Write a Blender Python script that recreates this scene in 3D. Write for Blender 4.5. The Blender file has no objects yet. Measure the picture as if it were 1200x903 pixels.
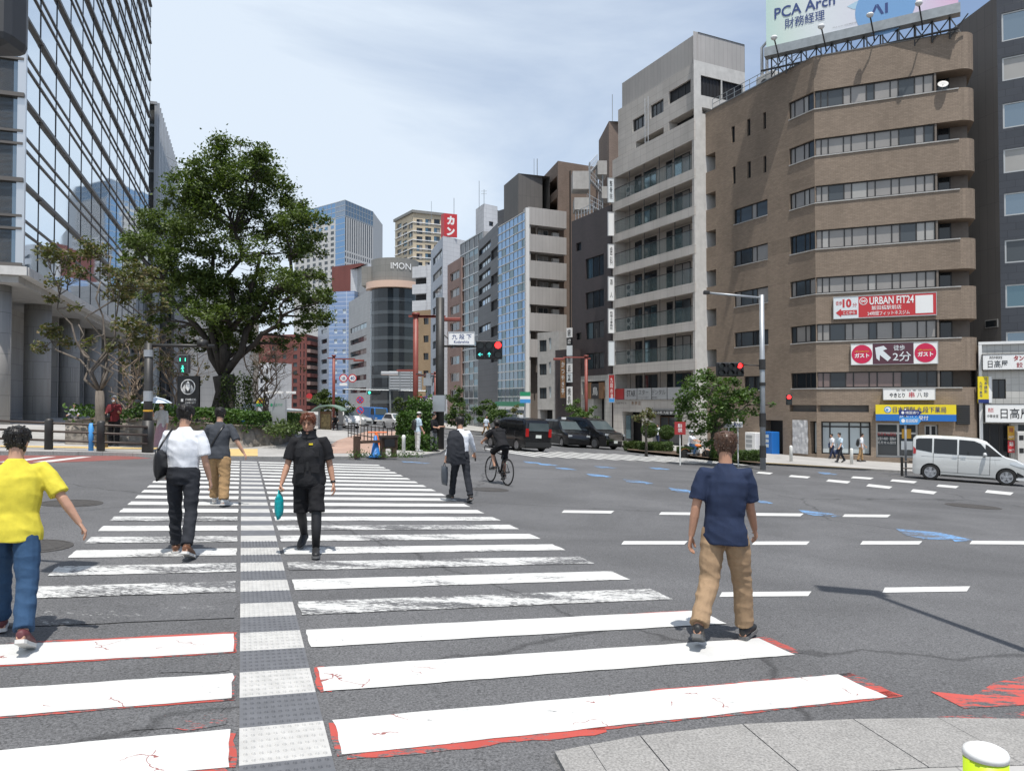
import bpy, bmesh, math, random
from mathutils import Vector, Matrix, noise
sc = bpy.context.scene
COL = sc.collection
R = math.radians
# -- camera, sky, sun, exposure
CAMH, FPX, PITCH = 1.80, 870.0, R(1.22)
cam = bpy.data.cameras.new('camera'); co = bpy.data.objects.new('camera', cam); COL.objects.link(co)
co.location = (0, 0, CAMH); co.rotation_euler = (math.pi/2 + PITCH, 0, 0)
cam.sensor_width = 36; cam.lens = 36*FPX/1200; cam.clip_start = .05; cam.clip_end = 5000
sc.camera = co
SUN_EL, SUN_AZ = R(71), R(169)        # azimuth measured from +Y towards +X
w = bpy.data.worlds.new('World'); sc.world = w; w.use_nodes = True
nt = w.node_tree; nt.nodes.clear()
def wn(t, **k):
 n = nt.nodes.new(t)
 for a, b in k.items(): setattr(n, a, b)
 return n
sky = wn('ShaderNodeTexSky', sky_type='NISHITA', sun_disc=False, sun_elevation=SUN_EL, sun_rotation=SUN_AZ, air_density=1.0, dust_density=1.2, ozone_density=2.5)
tc = wn('ShaderNodeTexCoord'); mp = wn('ShaderNodeMapping'); mp.inputs['Scale'].default_value = (1.0, 1.0, 2.6)
mp.inputs['Rotation'].default_value = (R(20), R(25), R(0)); mp.inputs['Location'].default_value = (.35, .1, .0)
no = wn('ShaderNodeTexNoise'); no.inputs['Scale'].default_value = 1.9; no.inputs['Detail'].default_value = 9; no.inputs['Roughness'].default_value = .56; no.inputs['Distortion'].default_value = .45
sx = wn('ShaderNodeSeparateXYZ')
ma = wn('ShaderNodeMath', operation='MULTIPLY_ADD'); ma.inputs[1].default_value = -.62; ma.inputs[2].default_value = .35   # thicker cloud to the west
md = wn('ShaderNodeMath', operation='MULTIPLY_ADD'); md.inputs[1].default_value = .8
rp = wn('ShaderNodeValToRGB'); rp.color_ramp.elements[0].position = .42; rp.color_ramp.elements[1].position = .82
rp.color_ramp.elements[0].color = (.12, .12, .12, 1); rp.color_ramp.elements[1].color = (.93, .93, .93, 1)
mx = wn('ShaderNodeMix', data_type='RGBA'); mx.inputs[7].default_value = (5.2, 5.85, 6.6, 1)
bg = wn('ShaderNodeBackground'); bg.inputs[1].default_value = .15
wo = wn('ShaderNodeOutputWorld')
L = nt.links.new
L(tc.outputs['Generated'], mp.inputs[0]); L(mp.outputs[0], no.inputs['Vector']); L(tc.outputs['Generated'], sx.inputs[0]); L(sx.outputs[0], ma.inputs[0])
mz = wn('ShaderNodeMath', operation='MULTIPLY_ADD'); mz.inputs[1].default_value = -.08; L(sx.outputs[2], mz.inputs[0]); L(ma.outputs[0], mz.inputs[2]); L(mz.outputs[0], md.inputs[2]); L(no.outputs[0], md.inputs[0]); L(md.outputs[0], rp.inputs[0]); L(rp.outputs[0], mx.inputs[0]); L(sky.outputs[0], mx.inputs[6]); L(mx.outputs[2], bg.inputs[0]); L(bg.outputs[0], wo.inputs[0])
sl = bpy.data.lights.new('sun', 'SUN'); sl.energy = 5.0; sl.angle = R(.5); sl.color = (1, .96, .9)
so = bpy.data.objects.new('sun', sl); COL.objects.link(so)
sdir = Vector((math.sin(SUN_AZ)*math.cos(SUN_EL), math.cos(SUN_AZ)*math.cos(SUN_EL), math.sin(SUN_EL)))
so.rotation_euler = sdir.to_track_quat('Z', 'Y').to_euler(); so.location = (0, 0, 150)
sc.view_settings.view_transform = 'Standard'; sc.view_settings.look = 'None'; sc.view_settings.gamma = 1; sc.view_settings.exposure = .04
sc.cycles.max_bounces = 6; sc.cycles.diffuse_bounces = 3; sc.cycles.glossy_bounces = 3; sc.cycles.transparent_max_bounces = 6; sc.cycles.use_denoising = True
sc.cycles.caustics_reflective = False; sc.cycles.caustics_refractive = False
# -- measuring: photo pixel (1200 x 903) -> world
def zg(x, y): return -.05*x - .02*y
GN = Vector((.05, .02, 1)).normalized()
def ray(px, py):
 a, v = (px-600)/FPX, (451.5-py)/FPX
 return Vector((a, math.cos(PITCH)-v*math.sin(PITCH), math.sin(PITCH)+v*math.cos(PITCH)))
def gp(px, py, lift=0.0):
 r = ray(px, py); t = (CAMH-lift)/(-r.z-.05*r.x-.02*r.y)
 return Vector((r.x*t, r.y*t, CAMH+r.z*t))
def at(px, py, d):
 r = ray(px, py); t = d/r.y
 return Vector((r.x*t, d, CAMH+r.z*t))
def zat(py, d):
 r = ray(600, py); return CAMH+r.z*d/r.y
def gx(px, d):                       # ground point at depth d
 x = (px-600)/FPX*d; return Vector((x, d, zg(x, d)))
# -- materials
MATS = {}
def mat(name, col=(.5, .5, .5), rough=.6, metal=0.0, spec=.5, var=0.0, vscale=3.0, bump=0.0, bscale=40.0, emit=None, estr=1.0, trans=0.0, dirt=0.0, coat=0.0, stretch=None, dirtcol=None):
 if name in MATS: return MATS[name]
 m = bpy.data.materials.new(name); m.use_nodes = True; MATS[name] = m
 t = m.node_tree; b = t.nodes['Principled BSDF']; b.inputs['Base Color'].default_value = (*col, 1)
 b.inputs['Roughness'].default_value = rough; b.inputs['Metallic'].default_value = metal; b.inputs['Specular IOR Level'].default_value = spec
 if coat: b.inputs['Coat Weight'].default_value = coat; b.inputs['Coat Roughness'].default_value = .03
 if trans: b.inputs['Transmission Weight'].default_value = trans; b.inputs['IOR'].default_value = 1.1
 if emit: b.inputs['Emission Color'].default_value = (*emit, 1); b.inputs['Emission Strength'].default_value = estr
 if var or bump or dirt:
  c = t.nodes.new('ShaderNodeTexCoord')
  vec = c.outputs['Object']
  if stretch:
   mp = t.nodes.new('ShaderNodeMapping'); mp.inputs['Scale'].default_value = stretch; t.links.new(vec, mp.inputs[0]); vec = mp.outputs[0]
  src = None
  if var:
   n = t.nodes.new('ShaderNodeTexNoise'); n.inputs['Scale'].default_value = vscale; n.inputs['Detail'].default_value = 6; n.inputs['Roughness'].default_value = .6
   t.links.new(vec, n.inputs['Vector'])
   x = t.nodes.new('ShaderNodeMix'); x.data_type = 'RGBA'
   x.inputs[6].default_value = tuple(max(0, k*(1-var)) for k in col)+(1,); x.inputs[7].default_value = tuple(min(1, k*(1+var)) for k in col)+(1,)
   rr = t.nodes.new('ShaderNodeMapRange'); rr.inputs[1].default_value = .3; rr.inputs[2].default_value = .7
   t.links.new(n.outputs[0], rr.inputs[0]); t.links.new(rr.outputs[0], x.inputs[0]); src = x.outputs[2]
  if dirt:                                    # vertical streaks of weathering
   mp2 = t.nodes.new('ShaderNodeMapping'); mp2.inputs['Scale'].default_value = (1.3, 1.3, .12); t.links.new(c.outputs['Object'], mp2.inputs[0])
   n2 = t.nodes.new('ShaderNodeTexNoise'); n2.inputs['Scale'].default_value = 1.6; n2.inputs['Detail'].default_value = 8; n2.inputs['Roughness'].default_value = .65
   t.links.new(mp2.outputs[0], n2.inputs['Vector'])
   r2 = t.nodes.new('ShaderNodeMapRange'); r2.inputs[1].default_value = .48; r2.inputs[2].default_value = .78; r2.inputs[4].default_value = dirt; t.links.new(n2.outputs[0], r2.inputs[0])
   x2 = t.nodes.new('ShaderNodeMix'); x2.data_type = 'RGBA'; x2.inputs[7].default_value = (*(dirtcol or tuple(k*.45 for k in col)), 1)
   if src: t.links.new(src, x2.inputs[6])
   else: x2.inputs[6].default_value = (*col, 1)
   t.links.new(r2.outputs[0], x2.inputs[0]); src = x2.outputs[2]
  if src: t.links.new(src, b.inputs['Base Color'])
  if bump:
   n = t.nodes.new('ShaderNodeTexNoise'); n.inputs['Scale'].default_value = bscale; n.inputs['Detail'].default_value = 5
   t.links.new(vec, n.inputs['Vector'])
   bp = t.nodes.new('ShaderNodeBump'); bp.inputs['Strength'].default_value = bump; bp.inputs['Distance'].default_value = .02
   t.links.new(n.outputs[0], bp.inputs['Height']); t.links.new(bp.outputs[0], b.inputs['Normal'])
 return m
def tiled(name, c1, c2, cm, bw, bh, mortar=.008, offset=.5, rough=.75, var=.15, vscale=.6, bumpd=.006, dirt=.25, spec=.4, metal=0.0, bias=0.0):
 """brick, tile and panel walls laid out in metres over the UVs"""
 if name in MATS: return MATS[name]
 m = bpy.data.materials.new(name); m.use_nodes = True; MATS[name] = m
 t = m.node_tree; b = t.nodes['Principled BSDF']; b.inputs['Roughness'].default_value = rough; b.inputs['Specular IOR Level'].default_value = spec; b.inputs['Metallic'].default_value = metal
 uv = t.nodes.new('ShaderNodeTexCoord'); k = t.nodes.new('ShaderNodeTexBrick')
 k.offset = offset; k.inputs['Scale'].default_value = 1; k.inputs['Brick Width'].default_value = bw; k.inputs['Row Height'].default_value = bh; k.inputs['Mortar Size'].default_value = mortar
 k.inputs['Mortar Smooth'].default_value = .1; k.inputs['Bias'].default_value = bias
 k.inputs['Color1'].default_value = (*c1, 1); k.inputs['Color2'].default_value = (*c2, 1); k.inputs['Mortar'].default_value = (*cm, 1)
 t.links.new(uv.outputs['UV'], k.inputs['Vector'])
 n = t.nodes.new('ShaderNodeTexNoise'); n.inputs['Scale'].default_value = vscale; n.inputs['Detail'].default_value = 7; n.inputs['Roughness'].default_value = .65
 mp = t.nodes.new('ShaderNodeMapping'); mp.inputs['Scale'].default_value = (1, .35, 1); t.links.new(uv.outputs['UV'], mp.inputs[0]); t.links.new(mp.outputs[0], n.inputs['Vector'])
 r = t.nodes.new('ShaderNodeMapRange'); r.inputs[1].default_value = .35; r.inputs[2].default_value = .75; r.inputs[3].default_value = 1+var*.5; r.inputs[4].default_value = 1-dirt
 t.links.new(n.outputs[0], r.inputs[0])
 v = t.nodes.new('ShaderNodeVectorMath'); v.operation = 'SCALE'; t.links.new(k.outputs[0], v.inputs[0]); t.links.new(r.outputs[0], v.inputs['Scale']); t.links.new(v.outputs[0], b.inputs['Base Color'])
 bp = t.nodes.new('ShaderNodeBump'); bp.inputs['Strength'].default_value = .6; bp.inputs['Distance'].default_value = bumpd; bp.invert = True
 t.links.new(k.outputs['Fac'], bp.inputs['Height']); t.links.new(bp.outputs[0], b.inputs['Normal'])
 return m
# -- mesh collecting
ORG = {}
def thing(name, label, cat, loc, group=None, kind=None):
 o = bpy.data.objects.new(name, None); COL.objects.link(o); o.location = loc; o.empty_display_size = .3
 ORG[o] = Vector(loc); tag(o, label, cat, group, kind); return o
def tag(o, label=None, cat=None, group=None, kind=None):
 if label: o['label'] = label
 if cat: o['category'] = cat
 if group: o['group'] = group
 if kind: o['kind'] = kind
 return o
class Fr:
 """wall frame: u along the wall, n outwards, z up"""
 def __init__(s, p0, p1, z=0.0):
  s.o = Vector((p0[0], p0[1], z)); d = Vector((p1[0]-p0[0], p1[1]-p0[1], 0)); s.w = d.length; s.u = d.normalized(); s.n = Vector((s.u.y, -s.u.x, 0))
 def p(s, a, b, c): return s.o+s.u*a+s.n*b+Vector((0, 0, c))
 def ucol(s, px):                 # where the photo column px meets the wall
  k = (px-600)/FPX; return (k*s.o.y-s.o.x)/(s.u.x-k*s.u.y)
 def z(s, py, u=0.0): return zat(py, s.o.y+s.u.y*u)
 def sub(s, a0, b0, a1, b1):
  p, q = s.p(a0, b0, 0), s.p(a1, b1, 0); return Fr(p, q, s.o.z)
class MB:
 def __init__(s): s.v = []; s.f = []; s.mi = []; s.mats = []
 def m(s, mt):
  if isinstance(mt, str): mt = MATS[mt]
  if mt not in s.mats: s.mats.append(mt)
  return s.mats.index(mt)
 def add(s, vs, fs, mt):
  k = len(s.v); i = s.m(mt); s.v += [Vector(x) for x in vs]
  for f in fs: s.f.append([k+j for j in f]); s.mi.append(i)
 def quad(s, a, b, c, d, mt): s.add([a, b, c, d], [(0, 1, 2, 3)], mt)
 def box8(s, P, mt): s.add(P, [(0, 3, 2, 1), (4, 5, 6, 7), (0, 1, 5, 4), (1, 2, 6, 5), (2, 3, 7, 6), (3, 0, 4, 7)], mt)
 def fbox(s, fr, a0, a1, b0, b1, c0, c1, mt):
  s.box8([fr.p(a0, b1, c0), fr.p(a1, b1, c0), fr.p(a1, b0, c0), fr.p(a0, b0, c0), fr.p(a0, b1, c1), fr.p(a1, b1, c1), fr.p(a1, b0, c1), fr.p(a0, b0, c1)], mt)
 def box(s, lo, hi, mt):
  x0, y0, z0 = lo; x1, y1, z1 = hi
  s.box8([(x0, y0, z0), (x1, y0, z0), (x1, y1, z0), (x0, y1, z0), (x0, y0, z1), (x1, y0, z1), (x1, y1, z1), (x0, y1, z1)], mt)
 def fquad(s, fr, a0, a1, b, c0, c1, mt): s.quad(fr.p(a0, b, c0), fr.p(a1, b, c0), fr.p(a1, b, c1), fr.p(a0, b, c1), mt)
 def prism(s, poly, z0, z1, mt, top=None):
  n = len(poly); P = [Vector((p[0], p[1], z0 if not callable(z0) else z0(p[0], p[1]))) for p in poly]+[Vector((p[0], p[1], z1 if not callable(z1) else z1(p[0], p[1]))) for p in poly]
  s.add(P, [(i, (i+1) % n, n+(i+1) % n, n+i) for i in range(n)], mt)
  s.add(P[n:], [tuple(range(n))], top or mt); s.add(P[:n], [tuple(reversed(range(n)))], mt)
 def tube(s, pts, rad, mt, n=8, cap=True, flat=None):
  pts = [Vector(p) for p in pts]; m_ = len(pts)
  if not isinstance(rad, (list, tuple)): rad = [rad]*m_
  rings = []; prev = None
  for i, p in enumerate(pts):
   t = (pts[min(i+1, m_-1)]-pts[max(i-1, 0)])
   t = t.normalized() if t.length > 1e-9 else Vector((0, 0, 1))
   if prev is None:
    a = flat if flat is not None else (Vector((1, 0, 0)) if abs(t.x) < .8 else Vector((0, 1, 0)))
   else: a = prev
   a = (a-t*a.dot(t)); a = a.normalized() if a.length > 1e-6 else t.orthogonal().normalized()
   b = t.cross(a); prev = a
   r = rad[i]; ra, rb = r if isinstance(r, (list, tuple)) else (r, r)
   rings.append([p+a*(ra*math.cos(2*math.pi*k/n))+b*(rb*math.sin(2*math.pi*k/n)) for k in range(n)])
  V = [x for r in rings for x in r]
  F = [(i*n+k, i*n+(k+1) % n, (i+1)*n+(k+1) % n, (i+1)*n+k) for i in range(m_-1) for k in range(n)]
  if cap: F += [tuple(reversed(range(n))), tuple((m_-1)*n+k for k in range(n))]
  s.add(V, F, mt)
 def lathe(s, c, prof, mt, n=16, axis=None):
  """prof: (radius, height) list about the axis through c"""
  ax = Vector(axis or (0, 0, 1)).normalized(); a = ax.orthogonal().normalized(); b = ax.cross(a); c = Vector(c)
  V = [c+ax*h+(a*math.cos(2*math.pi*k/n)+b*math.sin(2*math.pi*k/n))*max(r, 1e-4) for r, h in prof for k in range(n)]
  m_ = len(prof)
  F = [(i*n+k, i*n+(k+1) % n, (i+1)*n+(k+1) % n, (i+1)*n+k) for i in range(m_-1) for k in range(n)]
  F += [tuple(reversed(range(n))), tuple((m_-1)*n+k for k in range(n))]
  s.add(V, F, mt)
 def ball(s, c, r, mt, nu=12, nv=8, q=None):
  c = Vector(c); rx, ry, rz = r if isinstance(r, (list, tuple)) else (r, r, r)
  V = []; F = []
  for i in range(nv+1):
   th = math.pi*i/nv
   for k in range(nu):
    ph = 2*math.pi*k/nu; d = Vector((rx*math.sin(th)*math.cos(ph), ry*math.sin(th)*math.sin(ph), rz*math.cos(th)))
    if q is not None: d = q @ d
    V.append(c+d)
  for i in range(nv):
   for k in range(nu): F.append((i*nu+k, (i+1)*nu+k, (i+1)*nu+(k+1) % nu, i*nu+(k+1) % nu))
  s.add(V, F, mt)
 def build(s, name, parent=None, smooth=False, bevel=0.0, recalc=True):
  me = bpy.data.meshes.new(name); org = ORG.get(parent, Vector((0, 0, 0)))
  me.from_pydata([v-org for v in s.v], [], s.f)
  for mt in s.mats: me.materials.append(mt)
  me.polygons.foreach_set('material_index', s.mi)
  if smooth: me.polygons.foreach_set('use_smooth', [True]*len(s.f))
  if recalc:
   bm = bmesh.new(); bm.from_mesh(me)
   bmesh.ops.recalc_face_normals(bm, faces=bm.faces); bm.to_mesh(me); bm.free()
  uvl = me.uv_layers.new(name='UVMap'); me.update()
  flat = []
  for p in me.polygons:
   nn = p.normal; hor = abs(nn.z) > .75
   if not hor:
    hx = Vector((-nn.y, nn.x, 0)); hx = hx.normalized() if hx.length > 1e-6 else Vector((1, 0, 0))
   for vi in p.vertices:
    q = me.vertices[vi].co+org
    flat += [q.x, q.y] if hor else [q.x*hx.x+q.y*hx.y, q.z]
  uvl.data.foreach_set('uv', flat)
  o = bpy.data.objects.new(name, me); COL.objects.link(o)
  if parent is not None: o.parent = parent; ORG[o] = org
  else: ORG[o] = Vector((0, 0, 0))
  if bevel:
   b = o.modifiers.new('bevel', 'BEVEL'); b.width = bevel; b.segments = 2; b.limit_method = 'ANGLE'; b.angle_limit = R(40)
  return o
def one(name, fn, parent=None, smooth=False, bevel=0.0):
 m = MB(); fn(m); return m.build(name, parent, smooth, bevel)
# -- lettering
_TX = {}
def text_geo(s, bold, spacing=1.0):
 if any(ord(q) > 0x4e00 for q in s): bold = min(bold, .006)
 k = (s, bold, spacing)
 if k not in _TX:
  c = bpy.data.curves.new('lettering', 'FONT'); c.body = s; c.size = 1; c.align_x = 'CENTER'; c.offset = bold; c.resolution_u = 3; c.space_line = 1.0 if '\n' not in s else 1.05; c.space_character = spacing
  o = bpy.data.objects.new('lettering', c); COL.objects.link(o)
  me = bpy.data.meshes.new_from_object(o.evaluated_get(bpy.context.evaluated_depsgraph_get()))
  bpy.data.objects.remove(o); bpy.data.curves.remove(c)
  V = [v.co.copy() for v in me.vertices]; F = [tuple(p.vertices) for p in me.polygons]; bpy.data.meshes.remove(me)
  xs = [v.x for v in V]; ys = [v.y for v in V]
  _TX[k] = (V, F, min(xs), max(xs), min(ys), max(ys))
 return _TX[k]
def put_text(mb, s, fr, a0, a1, b, c0, c1, mt, bold=.01, keep=False, skew=0.0):
 """fit the string into the rectangle a0..a1 x c0..c1 of the wall frame, b in front of it"""
 V, F, x0, x1, y0, y1 = text_geo(s, bold)
 sx, sy = (a1-a0)/(x1-x0), (c1-c0)/(y1-y0)
 if keep: sx = sy = min(sx, sy)
 ox, oy = (a0+a1)/2, (c0+c1)/2
 P = [fr.p(ox+(v.x-(x0+x1)/2)*sx+(v.y-(y0+y1)/2)*sy*skew, b, oy+(v.y-(y0+y1)/2)*sy) for v in V]
 mb.add(P, F, mt)
# -- ground materials
ASPH = (.108, .108, .111)
def asphalt_nodes(t, vec):
 """colour socket of the road surface: aggregate speckle, patches, tar cracks"""
 N = t.nodes.new; K = t.links.new
 n1 = N('ShaderNodeTexNoise'); n1.inputs['Scale'].default_value = 62; n1.inputs['Detail'].default_value = 3; n1.inputs['Roughness'].default_value = .8; K(vec, n1.inputs['Vector'])
 r1 = N('ShaderNodeMapRange'); r1.inputs[1].default_value = .3; r1.inputs[2].default_value = .75; r1.inputs[3].default_value = .35; r1.inputs[4].default_value = 1.85; K(n1.outputs[0], r1.inputs[0])
 v1 = N('ShaderNodeTexVoronoi'); v1.inputs['Scale'].default_value = 75; K(vec, v1.inputs['Vector'])
 g1 = N('ShaderNodeMath'); g1.operation = 'LESS_THAN'; g1.inputs[1].default_value = .17; K(v1.outputs['Distance'], g1.inputs[0])
 g2 = N('ShaderNodeMath'); g2.operation = 'MULTIPLY'; g2.inputs[1].default_value = .75; K(g1.outputs[0], g2.inputs[0])
 s1 = N('ShaderNodeMath'); s1.operation = 'ADD'; K(r1.outputs[0], s1.inputs[0]); K(g2.outputs[0], s1.inputs[1])
 n2 = N('ShaderNodeTexNoise'); n2.inputs['Scale'].default_value = .33; n2.inputs['Detail'].default_value = 7; n2.inputs['Roughness'].default_value = .62; n2.inputs['Distortion'].default_value = .6; K(vec, n2.inputs['Vector'])
 r2 = N('ShaderNodeMapRange'); r2.inputs[1].default_value = .35; r2.inputs[2].default_value = .7; r2.inputs[3].default_value = .8; r2.inputs[4].default_value = 1.2; K(n2.outputs[0], r2.inputs[0])
 s2 = N('ShaderNodeMath'); s2.operation = 'MULTIPLY'; K(s1.outputs[0], s2.inputs[0]); K(r2.outputs[0], s2.inputs[1])
 nd = N('ShaderNodeTexNoise'); nd.inputs['Scale'].default_value = 1.7; nd.inputs['Detail'].default_value = 5; K(vec, nd.inputs['Vector'])
 ad = N('ShaderNodeMix'); ad.data_type = 'VECTOR'; ad.inputs[0].default_value = .35; K(vec, ad.inputs[4]); K(nd.outputs['Color'], ad.inputs[5])
 v2 = N('ShaderNodeTexVoronoi'); v2.feature = 'DISTANCE_TO_EDGE'; v2.inputs['Scale'].default_value = .17; K(ad.outputs[1], v2.inputs['Vector'])
 c1 = N('ShaderNodeMapRange'); c1.inputs[1].default_value = .001; c1.inputs[2].default_value = .0045; c1.inputs[3].default_value = .62; c1.inputs[4].default_value = 1; K(v2.outputs['Distance'], c1.inputs[0])
 s3 = N('ShaderNodeMath'); s3.operation = 'MULTIPLY'; K(s2.outputs[0], s3.inputs[0]); K(c1.outputs[0], s3.inputs[1])
 vm = N('ShaderNodeVectorMath'); vm.operation = 'SCALE'; vm.inputs[0].default_value = ASPH; K(s3.outputs[0], vm.inputs['Scale'])
 return vm.outputs[0], n1.outputs[0]
def asphalt():
 m = bpy.data.materials.new('asphalt'); m.use_nodes = True; MATS['asphalt'] = m; t = m.node_tree; b = t.nodes['Principled BSDF']
 tc = t.nodes.new('ShaderNodeTexCoord'); c, h = asphalt_nodes(t, tc.outputs['Object'])
 t.links.new(c, b.inputs['Base Color']); b.inputs['Roughness'].default_value = .85; b.inputs['Specular IOR Level'].default_value = .3
 bp = t.nodes.new('ShaderNodeBump'); bp.inputs['Strength'].default_value = .55; bp.inputs['Distance'].default_value = .01; t.links.new(h, bp.inputs['Height']); t.links.new(bp.outputs[0], b.inputs['Normal'])
asphalt()
def paint(name, col, wear, cracks=None, scale=42):
 m = bpy.data.materials.new(name); m.use_nodes = True; MATS[name] = m; t = m.node_tree; b = t.nodes['Principled BSDF']; N = t.nodes.new; K = t.links.new
 tc = N('ShaderNodeTexCoord'); vec = tc.outputs['Object']; asc, h = asphalt_nodes(t, vec)
 mp = N('ShaderNodeMapping'); mp.inputs['Rotation'].default_value = (0, 0, R(-20)); mp.inputs['Scale'].default_value = (.35, 1.2, 1); K(vec, mp.inputs[0])
 n = N('ShaderNodeTexNoise'); n.inputs['Scale'].default_value = scale; n.inputs['Detail'].default_value = 6; n.inputs['Roughness'].default_value = .7; K(mp.outputs[0], n.inputs['Vector'])
 n2 = N('ShaderNodeTexNoise'); n2.inputs['Scale'].default_value = 2.6; n2.inputs['Detail'].default_value = 4; K(mp.outputs[0], n2.inputs['Vector'])
 a = N('ShaderNodeMath'); a.operation = 'MULTIPLY_ADD'; a.inputs[1].default_value = .75; K(n2.outputs[0], a.inputs[0]); K(n.outputs[0], a.inputs[2])
 r = N('ShaderNodeMapRange'); th = .62+.5*wear; r.inputs[1].default_value = th-.03; r.inputs[2].default_value = th+.03; K(a.outputs[0], r.inputs[0])
 n3 = N('ShaderNodeTexNoise'); n3.inputs['Scale'].default_value = 2.4; n3.inputs['Detail'].default_value = 12; n3.inputs['Roughness'].default_value = .72; K(vec, n3.inputs['Vector'])
 r3 = N('ShaderNodeMapRange'); r3.inputs[3].default_value = .84; r3.inputs[4].default_value = 1.08; r3.inputs[1].default_value = .3; r3.inputs[2].default_value = .7; K(n3.outputs[0], r3.inputs[0])
 pc = N('ShaderNodeVectorMath'); pc.operation = 'SCALE'; pc.inputs[0].default_value = col; K(r3.outputs[0], pc.inputs['Scale']); src = pc.outputs[0]
 if cracks:
  nd = N('ShaderNodeTexNoise'); nd.inputs['Scale'].default_value = 6; nd.inputs['Detail'].default_value = 4; K(vec, nd.inputs['Vector'])
  ad = N('ShaderNodeMix'); ad.data_type = 'VECTOR'; ad.inputs[0].default_value = .16; K(vec, ad.inputs[4]); K(nd.outputs['Color'], ad.inputs[5])
  v2 = N('ShaderNodeTexVoronoi'); v2.feature = 'DISTANCE_TO_EDGE'; v2.inputs['Scale'].default_value = 4.2; K(ad.outputs[1], v2.inputs['Vector'])
  c0 = N('ShaderNodeMath'); c0.operation = 'LESS_THAN'; c0.inputs[1].default_value = .012; K(v2.outputs['Distance'], c0.inputs[0])
  nm = N('ShaderNodeTexNoise'); nm.inputs['Scale'].default_value = 2.3; K(vec, nm.inputs['Vector'])
  c1 = N('ShaderNodeMath'); c1.operation = 'GREATER_THAN'; c1.inputs[1].default_value = .615; K(nm.outputs[0], c1.inputs[0])
  c2 = N('ShaderNodeMath'); c2.operation = 'MULTIPLY'; K(c0.outputs[0], c2.inputs[0]); K(c1.outputs[0], c2.inputs[1])
  x2 = N('ShaderNodeMix'); x2.data_type = 'RGBA'; x2.inputs[7].default_value = (*cracks, 1); K(c2.outputs[0], x2.inputs[0]); K(src, x2.inputs[6]); src = x2.outputs[2]
 x = N('ShaderNodeMix'); x.data_type = 'RGBA'; K(r.outputs[0], x.inputs[0]); K(asc, x.inputs[6]); K(src, x.inputs[7]); K(x.outputs[2], b.inputs['Base Color'])
 b.inputs['Roughness'].default_value = .7; b.inputs['Specular IOR Level'].default_value = .3
 bp = N('ShaderNodeBump'); bp.inputs['Strength'].default_value = .35; bp.inputs['Distance'].default_value = .006; K(h, bp.inputs['Height']); K(bp.outputs[0], b.inputs['Normal'])
WH = (.56, .56, .545)
paint('paint_white_cracked', WH, -.02, cracks=(.26, .10, .09)); paint('paint_white', WH, .0); paint('paint_white_light_wear', WH, .30); paint('paint_white_worn', WH, .50); paint('paint_white_gone', WH, .86)
paint('paint_red', (.42, .075, .06), .42, scale=26); paint('paint_red_worn', (.5, .08, .065), .84, scale=34); paint('paint_blue', (.15, .32, .58), .52); paint('paint_red_kerb', (.46, .085, .07), .5, scale=14); paint('paint_lane_red', (.24, .085, .075), .2)
mat('tactile_white', (.43, .425, .41), .7, var=.12, vscale=9); mat('tactile_grey', (.115, .119, .13), .75, var=.15, vscale=9)
tiled('paving', (.33, .32, .305), (.38, .37, .355), (.24, .23, .22), .6, .3, .006, .5, .85, .2, .5, .002, .22)
tiled('paving_red', (.36, .22, .17), (.42, .29, .23), (.28, .24, .2), .22, .11, .006, .5, .85, .2, .5, .002, .2)
mat('kerb_stone', (.27, .262, .25), .85, var=.42, vscale=75, bump=.4, bscale=120, dirt=.4)
mat('tactile_yellow', (.55, .40, .17), .8, var=.15, vscale=5)
mat('iron', (.10, .093, .087), .6, .6, var=.3, vscale=20, bump=.5, bscale=50)
mat('soil', (.09, .06, .04), .95, var=.4, vscale=8)
# -- ground sheets and marks
def onp(x, y, dz=0.0): return Vector((x, y, zg(x, y)+dz))
road = MB(); S = 900
road.quad(onp(-S, -60), onp(S, -60), onp(S, S), onp(-S, S), 'asphalt'); tag(road.build('road', recalc=False), kind='structure')
def mark(name, polys, mt, dz, parent=None):
 m = MB()
 for P in polys: m.add([onp(p[0], p[1], dz) for p in P], [tuple(range(len(P)))], mt if isinstance(mt, str) else mt)
 o = m.build(name); tag(o, kind='structure'); return o
def pxpoly(P): return [gp(*p) for p in P]
CA, CN = Vector((-.342, .94)).normalized(), Vector((.94, .342)).normalized()
def cw(a, n): p = CA*a+CN*n; return p
rnd = random.Random(5)
def ragged(a0, a1, n0, n1, j=.006, step=.09, seed=None):
 """a painted bar with slightly uneven edges, in crosswalk coordinates"""
 r = random.Random(seed); N = max(2, int((n1-n0)/step)); P = []
 ph = r.random()*9
 w_ = lambda i, s: j*(math.sin(i*.7+ph*s)*.5+r.uniform(-1, 1)*.7)
 for i in range(N+1): P.append(cw(a0+w_(i, 1), n0+(n1-n0)*i/N))
 M = max(2, int((a1-a0)/step))
 for i in range(1, M): P.append(cw(a0+(a1-a0)*i/M, n1+w_(i, 2)*2))
 for i in range(N, -1, -1): P.append(cw(a1+w_(i, 3), n0+(n1-n0)*i/N))
 for i in range(M-1, 0, -1): P.append(cw(a0+(a1-a0)*i/M, n0+w_(i, 4)*2))
 return P
A0, PER = 3.95, .90
rw = {0: 'paint_white_cracked', 1: 'paint_white_cracked', 2: 'paint_white', 3: 'paint_white_worn', 4: 'paint_white_light_wear', 5: 'paint_white_worn', 6: 'paint_white_light_wear', 7: 'paint_white_light_wear', 8: 'paint_white_worn', 9: 'paint_white_light_wear'}
lw = {0: 'paint_white_cracked', 1: 'paint_white_cracked', 2: 'paint_white_cracked', 3: 'paint_white_gone', 4: 'paint_white_worn', 5: 'paint_white_worn', 6: 'paint_white_light_wear', 7: 'paint_white_worn', 8: 'paint_white_light_wear', 9: 'paint_white_worn'}
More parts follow.
